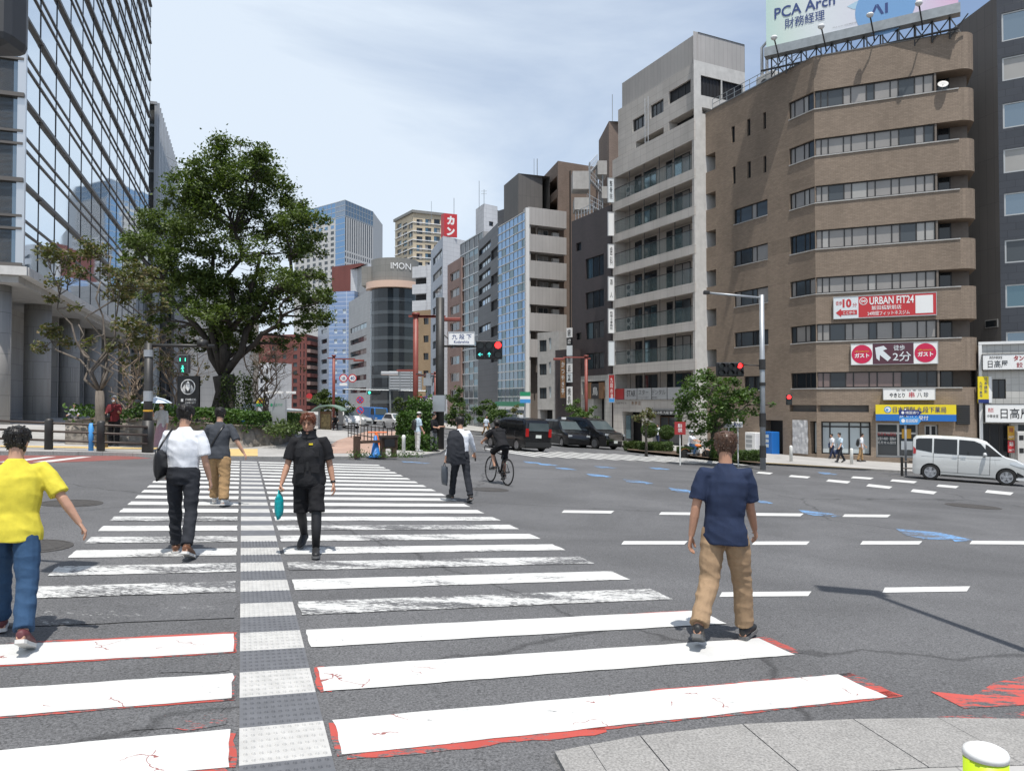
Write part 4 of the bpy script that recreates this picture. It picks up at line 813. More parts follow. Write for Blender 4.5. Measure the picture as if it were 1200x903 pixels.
def tower(name, label, cat, pxl, pxr, d, ytop, right, mt, dl=0.0, ddl=None, z0=-6, group=None):
 """plain box: visible front from pxl to pxr (front corner at pxr, depth d), right-hand wall of length right"""
 p1 = Vector((at(pxr, 300, d).x, d)); p0 = Vector((at(pxl, 300, ddl or d+1).x, ddl or d+1)); f = Fr(p0, p1)
 t = thing(name, label, cat, (p1.x, p1.y, zg(*p1)), group); s = Fr(p1, p1+Vector((.9, .435)).normalized()*right)
 return t, f, s, zat(ytop, d)
# -- brown tiled tower behind the stairs
T, f, s, zt = tower('brown_tower', 'slim brown tiled tower with an antenna rising behind the outside stair', 'building', 702, 714, 80, 142, 4, 'brick_grey_brown', ddl=86)
mb = MB(); facade(mb, f, 0, f.w, -5, zt, [], 'brick_grey_brown'); facade(mb, s, 0, 4, -5, zt, [], 'brick_grey_brown'); shell(mb, f, 0, f.w, 5, -5, zt, 'brick_grey_brown', right=False); mb.quad(s.p(4, 0, -5), s.p(4, -6, -5), s.p(4, -6, zt), s.p(4, 0, zt), 'brick_grey_brown'); mb.quad(f.p(0, 0, zt+.01), f.p(f.w, 0, zt+.01), s.p(4, 0, zt+.01), s.p(4, -6, zt+.01), 'concrete_dark'); mb.build('wall', T)
one('wall_lamp', lambda m: [m.ball(s.p(.4, .2, zt-8-k*.9), (.25, .25, .2), 'white_plain') for k in (0, 1)], T)
one('antenna', lambda m: m.tube([f.p(f.w*.5, -1, zt), f.p(f.w*.5, -1, zt+4.2)], .04, 'steel_grey', 5), T)
# -- brown brick block behind the grey balconies
T, f, s, zt = tower('brick_apartment_building', 'brown brick apartment block with slanting upper terraces behind grey balconies', 'building', 632, 654, 86, 188.5, 5.2, 'brick_grey_brown', ddl=94)
mb = MB(); hh = [(f.ucol(634.5)+.4, f.w-.35, zat(b, 88), zat(a, 88), 1.5) for a, b in ((211, 226), (235.5, 249))]
facade(mb, f, 0, f.w, -5, zt, hh, 'brick_grey_brown'); facade(mb, s, 0, 5.2, -5, zt, [], 'brick_grey_brown'); mb.quad(f.p(0, 0, -5), f.p(0, -8, -5), f.p(0, -8, zt), f.p(0, 0, zt), 'brick_grey_brown')
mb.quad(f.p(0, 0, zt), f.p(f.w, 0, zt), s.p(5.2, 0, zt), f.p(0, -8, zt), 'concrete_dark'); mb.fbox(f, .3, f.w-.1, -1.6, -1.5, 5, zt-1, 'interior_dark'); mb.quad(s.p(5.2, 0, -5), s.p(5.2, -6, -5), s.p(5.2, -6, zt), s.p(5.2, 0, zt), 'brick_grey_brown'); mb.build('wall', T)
# -- blue glass front with grey balconies
p1 = Vector((at(616.5, 300, 83).x, 83)); p0 = Vector((at(583.5, 300, 91).x, 91)); GB = Fr(p0, p1); GS = Fr(p1, p1+Vector((.9, .435)).normalized()*5.35)
T = thing('glass_front_building', 'office with a blue curtain-glass front and pale grey balconies stacked on its side', 'building', (p1.x, p1.y, zg(*p1)))
zt = zat(247, 83); mb = MB(); mb.fbox(GB, 0, GB.w-.1, -.6, -.12, -5, zt-.05, 'concrete'); mb.fbox(GS, 1.0, 5.2, -8, -1.3, -5, zt-.2, 'recess_brown'); mb.fbox(GS, .13, 1.0, -1.6, -1.3, -5, zt-.2, 'recess_brown'); mb.fbox(GB, GB.w-.12, GB.w+.25, -.3, .12, -5, zt+.3, 'frame_white'); mb.build('wall', T)
ys = [247+10.35*k for k in range(26)]
for k in range(25):
 z1, z0 = zat(ys[k], 83), zat(ys[k+1], 83)
 g = MB(); nn = 7
 for i in range(nn): g.fquad(GB, GB.w*i/nn, GB.w*(i+1)/nn-.14*(i == nn-1), -.04+.0*i, z0, z1, rg.choice(['glass_blue']*5+['glass_teal']) if k < 17 else rg.choice(['glass_teal', 'glass_mirror_low']))
 o = g.build('window_band', T, recalc=False)
 one('transom', lambda m: m.fbox(GB, 0, GB.w-.13, -.04, .03, z1-.05, z1+.05, 'frame_white'), o)
one('mullions', lambda m: [m.fbox(GB, GB.w*i/7-.025, GB.w*i/7+.025, -.04, .0, -5, zt, 'steel_grey') for i in range(7)], T)
yb = [(242, 262.5), (273.5, 294), (304.5, 325), (335, 356), (366, 387), (397, 418)]
for i, (a, b) in enumerate(yb):
 z0, z1 = zat(b, 83), zat(a, 83)
 def bal(m):
  P = [GS.p(.28, .05, 0), GS.p(5.2, .05, 0), GS.p(5.35, -.5, 0), GS.p(5.35, -1.3, 0), GS.p(.28, -1.3, 0)]; m.prism([(p.x, p.y) for p in P], z0, z1, 'panel_grey')
 o = one('balcony', bal, T)
 zz = zat(yb[i+1][0], 83) if i < 5 else z0-1.6
 window(T, GS, 2.2, 3.5, zz-.6, z0-.15, -1.29, [1, 1], ['glass_mid', 'glass_blind'], 'frame_silver', .06)
 m = MB(); m.fbox(GS, 3.9, 4.7, -1.25, -.8, zz, zz+.65, 'concrete_light'); m.build('air_conditioner', T); one('balcony_post', lambda m: m.fbox(GS, 1.4, 1.55, -.4, -.25, zz-.1, z0+.1, 'recess_brown'), T)
one('green_fascia', lambda m: [m.fbox(GB, 0, GB.w+.1, .05, .35, zat(476, 84), zat(470.5, 84), 'sign_green'), m.fbox(GB, 0, GB.w+.1, .06, .36, zat(480, 84), zat(476.1, 84), 'sign_white')], T)
T, f, s, z2 = tower('roof_penthouse', 'plain dark grey metal penthouse on the roof of the glass-fronted office', 'rooftop room', 590.5, 607.5, 87, 203, 5, 'metal_grey', ddl=92)
mb = MB(); facade(mb, f, 0, f.w, zt-1, z2, [], 'metal_grey'); facade(mb, s, 0, 3.2, zt-1, z2, [], 'metal_grey'); shell(mb, f, 0, f.w, 4, zt-1, z2, 'metal_grey', right=False); mb.quad(s.p(3.2, 0, zt-1), s.p(3.2, -5, zt-1), s.p(3.2, -5, z2), s.p(3.2, 0, z2), 'metal_grey'); mb.quad(f.p(0, 0, z2+.01), f.p(f.w, 0, z2+.01), s.p(3.2, 0, z2+.01), s.p(3.2, -5, z2+.01), 'concrete_dark'); mb.build('wall', T)
one('lightning_rod', lambda m: m.tube([s.p(2.6, -1, z2), s.p(2.6, -1, z2+2.4)], .03, 'steel_grey', 5), T)
# -- small white block and its dark neighbour
p0 = Vector((at(630, 300, 76).x, 76.5)); p1 = Vector((at(655.5, 300, 74).x, 74.5)); f = Fr(p0, p1); Zf = lambda y: zat(y, 75.5); U = f.ucol
T = thing('small_white_building', 'small pale rendered building with three windows in front of the grey balconies', 'building', (p1.x, p1.y, zg(*p1)))
hs = [(U(632), U(640.5), Zf(b), Zf(a)) for a, b in ((398, 411.5), (426, 439), (454, 467))]; hn = [(U(643), U(646), Zf(b), Zf(a)) for a, b in ((396, 410), (424, 438), (453, 466))]
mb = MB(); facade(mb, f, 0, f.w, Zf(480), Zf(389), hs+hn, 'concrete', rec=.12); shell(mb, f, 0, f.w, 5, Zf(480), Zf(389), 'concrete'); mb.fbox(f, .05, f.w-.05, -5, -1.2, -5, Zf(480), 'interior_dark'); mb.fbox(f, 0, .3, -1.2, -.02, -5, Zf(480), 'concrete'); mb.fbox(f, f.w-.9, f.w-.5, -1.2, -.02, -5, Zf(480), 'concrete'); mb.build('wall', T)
for h in hs: window(T, f, *h, -.12, [1, 1], ['glass_mid', 'glass_dark'], fw=.05)
for h in hn: window(T, f, *h, -.12, [1], 'glass_frost', 'frame_silver', .04)
p0 = Vector((at(651, 300, 74).x, 74.6)); p1 = Vector((at(672, 300, 72).x, 72.4)); f2 = Fr(p0, p1)
T = thing('black_shop_building', 'low black-fronted shop building between the small pale block and the dark brown one', 'building', (p1.x, p1.y, zg(*p1)))
mb = MB(); facade(mb, f2, 0, f2.w, -5, zat(409, 73), [(.3, f2.w-.2, -5, zat(490, 73), 1)], 'tile_dark'); shell(mb, f2, 0, f2.w, 6, -5, zat(409, 73), 'tile_dark'); mb.fbox(f2, .2, f2.w-.1, -1.1, -1.0, -5, zat(488, 73), 'interior_dark'); mb.build('wall', T)
q = Fr(f2.p(.35, .5, 0).to_2d(), f2.p(1.2, .3, 0).to_2d()); u0, u1 = q.ucol(657.5), q.ucol(663.5)
sign('wooden_sign', 'long brown wooden shop board with carved pale lettering, under the red lamp arm', 'sign', q, u0, u1, 0, zat(466, 73), zat(420, 73), .1, 'sign_brown', [('か\nつ\nや\nき\n亭', .2, .8, .1, .92, 'sign_cool', .02)], frame='dark_grey')
q = Fr(f2.p(1.4, .6, 0).to_2d(), f2.p(2.3, .4, 0).to_2d()); u0, u1 = q.ucol(664.8), q.ucol(671); a_, b_ = zat(474, 73), zat(385, 73)
t = thing('tenant_sign', 'tall narrow tenant sign of stacked white and black panels on the black shop corner', 'sign', q.p(u0, 0, a_))
for k, (y0, y1, mt, s) in enumerate(((385, 396, 'sign_white', '歯'), (396.5, 405, 'black', '酒\n処'), (405.5, 417, 'sign_cool', ''), (417.5, 426, 'sign_grey', '整\n体'), (426.5, 437, 'sign_white', '学\n習\n塾'), (437.5, 448, 'sign_cool', '写\n真'), (453, 474, 'sign_white', '焼\n鳥'))):
 o = one('sign_panel', lambda m: m.fbox(q, u0, u1, 0, .1, zat(y1, 73), zat(y0, 73), mt), t)
 if s: m = MB(); put_text(m, s, q, u0+.12, u1-.12, .12, zat(y1-1.5, 73), zat(y0+1.5, 73), 'sign_white' if mt == 'black' else 'black', .02); m.build('lettering', o, recalc=False)
# -- simple blocks further up the street
tiled('panel_bluegrey', (.36, .40, .46), (.39, .43, .49), (.25, .28, .32), 1.4, .9, .02, 0, .5, .1, .2, .003, .15); tiled('panel_white', (.53, .54, .56), (.57, .58, .60), (.36, .37, .39), 1.5, .75, .02, 0, .55, .08, .2, .003, .15)
tiled('brick_pink', (.30, .20, .175), (.34, .235, .205), (.24, .17, .15), .3, .1, .01, .5, .8, .15, .3, .003, .2); tiled('panel_charcoal', (.10, .105, .115), (.115, .12, .13), (.06, .06, .065), 1.6, .75, .02, 0, .5, .1, .2, .003, .15)
tiled('brick_maroon', (.17, .055, .048), (.20, .07, .058), (.13, .055, .05), .4, .15, .012, .5, .8, .15, .25, .003, .2); tiled('panel_tan', (.30, .21, .125), (.33, .24, .15), (.22, .16, .1), .4, .2, .01, .5, .75, .15, .25, .003, .2); tiled('panel_blue', (.20, .28, .45), (.22, .31, .48), (.45, .5, .58), 9, 1.4, .09, 0, .6, .1, .2, .003, .1)
tiled('panel_mid', (.33, .335, .34), (.36, .365, .37), (.24, .245, .25), 1.6, .9, .02, 0, .6, .1, .2, .003, .2); tiled('panel_beige', (.50, .42, .30), (.53, .45, .33), (.40, .34, .26), .6, .3, .01, 0, .7, .1, .2, .003, .12); tiled('panel_taupe', (.20, .198, .182), (.22, .215, .20), (.14, .138, .13), 3, 1.4, .03, 0, .6, .08, .2, .003, .1); tiled('panel_stone', (.34, .31, .27), (.37, .335, .29), (.26, .24, .21), .8, .4, .01, .5, .7, .12, .2, .003, .2)
def flat_block(name, label, pts, ytop_d, mt, depth=10, holes_px=(), roof='concrete_dark', z0=-6, cat='building', rec=.25, group=None):
 """pts: (px, d) corners of the visible walls, left to right; holes_px: per wall list of (px0, px1, y0, y1, panes, glass)"""
 P = [Vector((at(px, 300, d).x, d)) for px, d in pts]; t = thing(name, label, cat, (P[0].x, P[0].y, zg(*P[0])), group); zt = zat(*ytop_d); mb = MB(); frs = []
 for i in range(len(P)-1):
  f = Fr(P[i], P[i+1]); frs.append(f); hs = []
  for h in (holes_px[i] if i < len(holes_px) else ()):
   u0, u1 = max(.02, f.ucol(h[0])), min(f.w-.02, f.ucol(h[1])); um = (u0+u1)/2; hs.append((u0, u1, f.z(h[3], um), f.z(h[2], um)))
  facade(mb, f, 0, f.w, z0, zt, hs, mt if isinstance(mt, str) else mt[i], rec=rec)
  for h, q in zip(hs, holes_px[i] if i < len(holes_px) else ()): window(t, f, *h, -rec, [1]*q[4], q[5], q[6] if len(q) > 6 else 'frame_dark', .08, split=False)
 n0, n1 = frs[0].n, frs[-1].n; a, b = P[0]-n0.to_2d()*depth, P[-1]-n1.to_2d()*depth; m0 = mt if isinstance(mt, str) else mt[-1]
 e = lambda p, z: Vector((p.x, p.y, z))
 mb.quad(e(P[0], z0), e(a, z0), e(a, zt), e(P[0], zt), m0); mb.quad(e(P[-1], z0), e(b, z0), e(b, zt), e(P[-1], zt), m0)
 mb.add([e(p, zt) for p in P]+[e(b, zt), e(a, zt)], [tuple(range(len(P)+2))], roof)
 mb.build('wall', t); return t, frs, zt
DK = ['glass_dark', 'glass_mid', 'glass_dark']; MX = ['glass_mid', 'glass_blind', 'glass_teal', 'glass_dark']
def grid(x0, x1, nx, ys, h, fx=.6, panes=2, gl=MX, slope=0.0, fr='frame_dark'):
 r = []; w_ = (x1-x0)/nx
 for y in ys:
  for i in range(nx):
   c = x0+w_*(i+.5); r.append((c-w_*fx/2, c+w_*fx/2, y+slope*(c-x0), y+h+slope*(c-x0), panes, gl, fr))
 return r
t, f, z = flat_block('charcoal_office_building', 'charcoal panelled office with dark open bays, next to the blue glass front', [(560.5, 104), (584, 92)], (271, 97), 'panel_charcoal', 8, [grid(575, 583.5, 1, [291, 321, 351.5, 382, 412], 12, .95, 1, ['interior_dark'])+grid(561, 575, 1, [287, 304, 318, 334, 349, 380], 8, .98, 5, ['glass_blue', 'glass_teal', 'glass_mirror_low'])])
p = f[0]
flat_block('roof_stair_tower', 'grey stair tower on the charcoal office roof beside the penthouse', [(583, 96), (590, 95)], (245, 95), 'panel_charcoal', 4, z0=5, cat='rooftop room')
p0, p1 = Vector((at(539.5, 300, 113).x, 113)), Vector((at(566, 300, 104).x, 104)); f = Fr(p0, p1); T = thing('glazed_office_building', 'narrow dark green glass office gridded with pale mullions', 'building', (p1.x, p1.y, zg(*p1))); zt = zat(278, 108)
mb = MB(); mb.fbox(f, 0, f.w, -8, -.1, -5, zt, 'panel_mid'); mb.build('wall', T)
for k in range(15):
 y = 278+14.5*k; z1, z0 = zat(y, 108), zat(y+14.5, 108)
 o = one('window_band', lambda m: [m.fquad(f, f.w*i/5, f.w*(i+1)/5, -.05, z0+(z1-z0)*j/2, z0+(z1-z0)*(j+1)/2, rg.choice(['glass_green', 'glass_dark', 'glass_mid', 'glass_teal'])) for i in range(5) for j in range(2)], T)
 one('transom', lambda m: m.fbox(f, 0, f.w, -.05, .05, z1-.07, z1+.07, 'steel_light'), o)
one('mullions', lambda m: [m.fbox(f, f.w*i/5-.04, f.w*i/5+.04, -.05, .03, -5, zt, 'steel_light') for i in range(6)], T)
flat_block('pink_brick_building', 'slim pinkish brick building with bay windows beside the dark green glass office', [(524.5, 119), (540.5, 112)], (305.5, 115), 'brick_pink', 8, [grid(526, 539.5, 1, [318+19.8*k for k in range(9)], 10, .8, 2, MX, 0, 'frame_white')])
t, f, z = flat_block('pale_blue_office_building', 'pale bluish office with stacked windows carrying a red cube sign on its roof', [(505, 140), (519, 127), (567, 134)], (278, 128), ['panel_bluegrey', 'panel_white'], 10, [grid(506, 518.5, 1, [297+20.2*k for k in range(11)], 9, .85, 3, MX), ()])
sq = Fr((at(519.5, 300, 128).x, 128.4), (at(535, 300, 129).x, 129.2)); z0, z1 = zat(277.5, 128.5), zat(250.5, 128.5)
def kan(t_, a0, c0, W, H, b):
 one('side_panel', lambda m: m.fbox(Fr(sq.p(0, .1, 0).to_2d(), sq.p(-.6, -2.4, 0).to_2d()), 0, 1.0, 0, .1, c0, c0+H, 'sign_red'), t_)
sign('roof_sign', 'red cube sign with white lettering on the pale bluish office roof', 'sign', sq, 0, sq.w, 0, z0, z1, .3, 'sign_red', [('カ', .22, .8, .52, .9, 'sign_white', .06), ('ン', .2, .82, .05, .42, 'sign_white', .06)], kan)
flat_block('white_penthouse', 'tall white stair tower with one small dark window behind the red roof sign', [(557.5, 135), (567, 131), (583, 133)], (238.5, 131), ['panel_white', 'panel_white'], 5, [(), [(573, 578, 259.5, 265, 1, ['glass_dark'])]], z0=5, cat='rooftop room')
for k, (px, d, y0, y1) in enumerate(((561.5, 132, 242, 212), (567.2, 131, 239, 222), (532, 129, 251, 232), (505.5, 180, 255, 236), (441.5, 198, 313, 297), (629.5, 88, 203, 186))):
 t = thing('antenna', ['tallest thin antenna mast on the white stair tower', 'shorter antenna with crossbars on the white stair tower', 'thin antenna behind the red cube sign', 'thin antenna mast over the beige apartment tower', 'thin antenna over the rooftop left of the taupe rounded building', 'thin antenna on the dark penthouse'][k].replace('left of', 'beside'), 'antenna', at(px, y0, d))
 one('mast', lambda m: [m.tube([at(px, y0+3, d), at(px, y1, d)], .05, 'steel_grey', 5)]+([m.tube([at(px, y1+q, d)-Vector((.5, 0, 0)), at(px, y1+q, d)+Vector((.5, 0, 0))], .03, 'steel_grey', 4) for q in (2, 5)] if k in (1,) else []), t)
T = thing('white_balcony_building', 'slim white building with stacked solid balconies above a tan block', 'building', gx(495, 168)); fz_ = lambda y: zat(y, 168)
p0, p1 = Vector((at(484, 300, 169).x, 169)), Vector((at(506, 300, 167).x, 167)); f = Fr(p0, p1); mb = MB(); mb.fbox(f, 0, f.w, -8, -1.2, -6, fz_(312), 'panel_white'); mb.fbox(f, f.w*.72, f.w, -1.2, 0, -6, fz_(311), 'panel_white'); mb.fbox(f, f.w*.72+.3, f.w+.8, -4, -1, fz_(311), fz_(305), 'panel_white'); mb.build('wall', T)
for a, b in ((312, 325), (333, 344), (352, 364.5)): one('balcony', lambda m: m.fbox(f, 0, f.w*.72-.01, -1.2, .3, fz_(b), fz_(a), 'panel_white'), T); one('balcony_shade_panel', lambda m: m.fbox(f, .1, f.w*.72-.1, -1.19, -1.1, fz_(b+8), fz_(b), 'interior_dark'), T)  # near-black slab paints the shade in the gap under each balcony
flat_block('tan_building', 'narrow tan tiled building below the white balconies and behind the red lamp post', [(484.5, 166), (505.5, 163)], (364, 165), 'panel_tan', 8, [[(496, 502, y, y+8, 2, DK) for y in (372, 393, 413.5, 434)]])
T = thing('rounded_corner_building', 'taupe rounded corner building lettered IMON over a curved dark glass front', 'building', gx(466, 170)); cxy = Vector((at(463, 300, 186).x, 186)); rr = 6.6
Zi = lambda y: zat(y, 178); prof = []
def arc(r, a0, a1, n=20): return [Vector((cxy.x+r*math.cos(R(a0+(a1-a0)*i/n)), cxy.y+r*math.sin(R(a0+(a1-a0)*i/n)))) for i in range(n+1)]
def curved(m, r, z0, z1, mt, a0=190, a1=335, top=True, n=20):
 A = arc(r, a0, a1, n); n_ = len(A)
 for i in range(n_-1): m.quad(Vector((*A[i], z0)), Vector((*A[i+1], z0)), Vector((*A[i+1], z1)), Vector((*A[i], z1)), mt)
 if top: m.add([Vector((*p, z1)) for p in A], [tuple(range(n_))], mt); m.add([Vector((*p, z0)) for p in A], [tuple(range(n_))], mt)
one('crown_wall', lambda m: curved(m, 5.9, Zi(327), Zi(299.5), 'panel_taupe', 180, 360), T); one('tower_wall', lambda m: m.box((cxy.x-8, cxy.y-2, Zi(330)), (cxy.x-4.5, cxy.y+6, Zi(307)), 'panel_taupe'), T)
mat('copper_pale', (.62, .44, .34), .5)
one('canopy', lambda m: curved(m, rr+.6, Zi(335), Zi(327.2), 'copper_pale', 180, 335), T)
for k in range(10):
 y = 336+15.2*k; o = one('window_band', lambda m: curved(m, rr-.5, Zi(y+11), Zi(y), 'glass_dark', 185, 340, False, 12), T); one('spandrel', lambda m: curved(m, rr-.42, Zi(y+15.2), Zi(y+11), 'glass_mid', 185, 340, False, 12), T)
one('core', lambda m: curved(m, rr-.6, -6, Zi(336), 'panel_taupe', 180, 345), T)
q = Fr((at(450, 300, 179).x, 179.2), (at(484, 300, 179).x, 179.2)); m = MB()
V, F_, x0, x1, y0, y1 = text_geo('IMON', .0)
um = q.ucol(468); wd = q.ucol(479.5)-q.ucol(456.5); P = []
for v in V:
 ang = math.asin(max(-1, min(1, ((q.p(um, 0, 0).x+(v.x-(x0+x1)/2)*wd/(x1-x0)*.97)-cxy.x)/6.0))); zz = Zi(313)+(v.y-y0)/(y1-y0)*(Zi(305.5)-Zi(313)); P.append(Vector((cxy.x+6.05*math.sin(ang), cxy.y-6.05*math.cos(ang), zz)))
m.add(P, F_, 'sign_white'); m.build('lettering', T, recalc=False)
flat_block('ribbon_window_building', 'long grey office with rows of ribbon windows, next to the rounded taupe corner', [(409, 236), (438, 205), (447, 192)], (340, 210), ['panel_mid', 'panel_stone'], 12, [grid(409.5, 430, 1, [385+14.6*k for k in range(6)], 6, .92, 5, MX, -.36), grid(438.5, 447, 1, [338+14.7*k for k in range(10)], 8, .85, 2, MX, -.2)])
flat_block('stepped_roof_building', 'pale grey stepped building rising behind the ribbon window office', [(418, 250), (431, 240), (444, 245)], (312, 245), ['panel_mid', 'panel_white'], 12, [(), [(432, 443, 322, 326, 3, DK), (432, 443, 332, 336, 3, DK)]])
flat_block('blue_building', 'light blue panelled building with pale bands, between the maroon brick block and grey office', [(373, 262), (386, 248), (415.5, 246)], (343, 250), ['panel_bluegrey', 'panel_blue'], 12, [grid(374, 385, 1, [362+11.8*k for k in range(9)], 5, .6, 1, DK), grid(388, 408, 2, [362+11.8*k for k in range(9)], 5, .35, 1, ['glass_mid', 'glass_frost'], 0, 'frame_white')])
flat_block('maroon_office_building', 'dark maroon building top showing above the light blue building', [(389, 300), (423, 292)], (310.5, 296), 'brick_maroon', 14)
t, f, z = flat_block('maroon_apartment_building', 'maroon brick apartment block with many small windows and side balconies', [(300, 262), (360, 258), (374, 270)], (392, 260), ['brick_maroon', 'brick_maroon'], 16, [grid(314, 352, 3, [406+9.4*k for k in range(8)], 5, .36, 1, DK)+grid(350, 358, 2, [402+9.4*k for k in range(8)], 7, .3, 1, DK), ()])
for k in range(9):
 y = 398+9.4*k; one('balcony', lambda m: m.fbox(f[1], .2, f[1].w, .02, 1.3, f[1].z(y+6, 2), f[1].z(y+2, 2), 'brick_pink' if k % 2 else 'brick_maroon'), t); one('balcony_shade_panel', lambda m: m.fbox(f[1], .3, f[1].w-.1, .005, .1, f[1].z(y+2, 2), f[1].z(y-2.5, 2), 'interior_dark'), t)  # dark slab above each balcony is shade put into the colour
T = thing('glass_skyscraper', 'tall pale blue glass and concrete skyscraper in the distance beyond the big tree', 'skyscraper', gx(400, 520)); P = [Vector((at(px, 300, d).x, d)) for px, d in ((345, 545), (393, 515), (404, 508), (437, 540))]; fr = [Fr(P[i], P[i+1]) for i in range(3)]
mb = MB(); zt = zat(237.5, 515); zb = zat(340, 515); zc = zat(255, 515)
for i, f in enumerate(fr): mb.fquad(f, 0, f.w, 0, -8, zc, 'concrete_light' if i != 1 else 'glass_blue');
mb.add([Vector((*p, zc)) for p in P]+[Vector((P[3].x, 580, zc)), Vector((P[0].x, 580, zc))], [(0, 1, 2, 3, 4, 5)], 'concrete'); mb.quad(Vector((*P[3], -8)), Vector((P[3].x, 580, -8)), Vector((P[3].x, 580, zt)), Vector((*P[3], zt)), 'concrete_light'); mb.build('wall', T)
for i, f in enumerate(fr):
 o = one('glass_crown', lambda m: m.fquad(f, 0, f.w, 0, zc, zt, ('glass_blue', 'glass_blue', 'glass_mirror_low')[i]), T)
 one('crown_frame', lambda m: [m.fbox(f, f.w*k/10-.15, f.w*k/10+.15, 0, .15, zc, zt, 'frame_silver') for k in range(11)]+[m.fbox(f, 0, f.w, 0, .15, zc+(zt-zc)*k/3-.2, zc+(zt-zc)*k/3+.2, 'frame_silver') for k in range(4)], o)
for k in range(13):
 z1 = zc-1-k*4.05
 if k >= 6: one('window_band', lambda m: [m.fbox(fr[2], fr[2].w*(i+.15)/13, fr[2].w*(i+.55)/13, .01, .06, z1-2.6, z1, 'glass_dark') for i in range(13)], T)
 one('window_band', lambda m: [m.fbox(fr[0], fr[0].w*(i+.25)/7, fr[0].w*(i+.75)/7, .01, .06, z1-2.2, z1, 'glass_blue' if k < 2 else 'glass_mid') for i in range(7)], T)
 one('window_band', lambda m: m.fbox(fr[1], 0, fr[1].w, .01, .1, z1-.35, z1, 'frame_silver'), T)
one('window_strip', lambda m: [m.fbox(fr[2], fr[2].w*(i+.15)/13, fr[2].w*(i+.5)/13, .01, .06, zc-24, zc-1, 'glass_dark') for i in range(13)], T)
t, f, z = flat_block('beige_apartment_tower', 'beige apartment tower with a dark flat roof rim, above the lettered rounded building', [(463, 284), (484, 270), (528, 276)], (253, 275), ['panel_beige', 'panel_beige'], 16, [grid(464, 484, 3, [262.5+10*k for k in range(6)], 7, .72, 2, MX, -.1), grid(486, 527, 4, [257+10*k for k in range(6)], 7, .68, 2, MX)])
one('roof_rim', lambda m: [m.fbox(q, -.5, q.w+.5, -.5, .6, z-.1, z+.9, 'panel_taupe') for q in f], t)
one('floor_ledge', lambda m: [m.fbox(q, 0, q.w, .01, .3, zat(264.5+10*k, 275), zat(263.6+10*k, 275), 'frame_white') for q in f for k in range(6)], t)
flat_block('beige_office_building', 'beige stone office half hidden behind the big tree trunk', [(196, 118), (240, 108), (304, 118)], (352, 112), ['panel_stone', 'panel_stone'], 12, [grid(198, 238, 3, [362+17*k for k in range(7)], 9, .6, 2, MX), grid(284, 302, 1, [366+17*k for k in range(6)], 8, .5, 2, DK)])
flat_block('grey_office_building', 'grey office with vertical window strips glimpsed behind the sparse street tree', [(140, 104), (205, 96)], (338, 100), 'panel_mid', 12, [grid(146, 202, 5, [346+17*k for k in range(8)], 11, .55, 2, MX)])
flat_block('white_house', 'small white building showing between the bare shrubs and the maroon block', [(300, 190), (318, 188)], (425, 189), 'panel_white', 8, [grid(303, 316, 2, [432+11*k for k in range(4)], 6, .5, 1, DK)])
# -- glass office beside the plaza
pa = Vector((-24.7, 37)); dv = Vector((-.334, .943)).normalized(); pe = pa+dv*50; OF = Fr(pa, pe); OL = Fr(pa-Vector((.943, .334))*9, pa)
T = thing('glass_office_building', 'tall mirror-glass office on stone columns with a pale canopy, beside the plaza', 'building', (pa.x, pa.y, zg(*pa)))
zc = zat(311, 37); fh = 4.27; NS = 15; ztop = zc+fh*NS
g_ = MB(); g_.fbox(OF, .0, 50, -30, -.3, zc+.1, ztop, 'concrete_dark'); g_.build('wall', T)
npn = 14
for k in range(NS):
 z0, z1 = zc+fh*k, zc+fh*(k+1); zm0, zm1 = z0+fh*.43, z0+fh*.58
 def band(m):
  for a, b in ((z0, zm0), (zm0, zm1), (zm1, z1)):
   for i in range(npn):
    u0, u1 = 50*i/npn, 50*(i+1)/npn; j = [OF.n*(rg.uniform(-.006, .006)) for _ in range(4)]   # panes never sit perfectly true
    m.quad(OF.p(u0, 0, a)+j[0], OF.p(u1, 0, a)+j[1], OF.p(u1, 0, b)+j[2], OF.p(u0, 0, b)+j[3], 'glass_mirror' if k > 1 else 'glass_mirror')
  m.quad(OL.p(OL.w-1.6, 0, z0), OL.p(OL.w-.1, 0, z0), OL.p(OL.w-.1, 0, z1), OL.p(OL.w-1.6, 0, z1), 'glass_mirror_low')
 o = one('window_band', band, T)
 def fins(m):
  m.fbox(OF, 3.6, 50, 0, .16, z0-.1, z0+.1, 'fin_bronze'); m.fbox(OF, -.2, 3.6, 0, .16, z0-.07, z0+.07, 'fin_bronze'); m.fbox(OL, OL.w-3, OL.w+.2, 0, .25, z0-.1, z0+.1, 'fin_bronze')
  for z in (zm0, zm1): m.fbox(OF, -.1, 50, 0, .07, z-.045, z+.045, 'fin_bronze'); m.fbox(OL, OL.w-3, OL.w+.15, 0, .16, z-.06, z+.06, 'fin_bronze')
 one('sunshade_fin', fins, o)
one('mullions', lambda m: [m.fbox(OF, 50*i/npn-.03, 50*i/npn+.03, 0, .03, zc, ztop, 'dark_grey') for i in range(npn+1)]+[m.fbox(OF, -.12, .12, -.1, .25, zc, ztop, 'aluminium'), m.fbox(OL, OL.w-1.75, OL.w-1.6, -.1, .22, zc, ztop, 'aluminium'), m.fbox(OL, OL.w-9, OL.w-1.75, -.3, 0, zc, ztop, 'fin_bronze')], T)
one('canopy', lambda m: [m.fbox(OF, -.3, 50, -7, .55, zc-.55, zc-.12, 'concrete_light'), m.fbox(OL, 0, OL.w+.5, -1, .55, zc-.549, zc-.121, 'concrete_light'), m.fbox(OF, -.3, 50, -7, .1, zc-.9, zc-.56, 'concrete')], T)
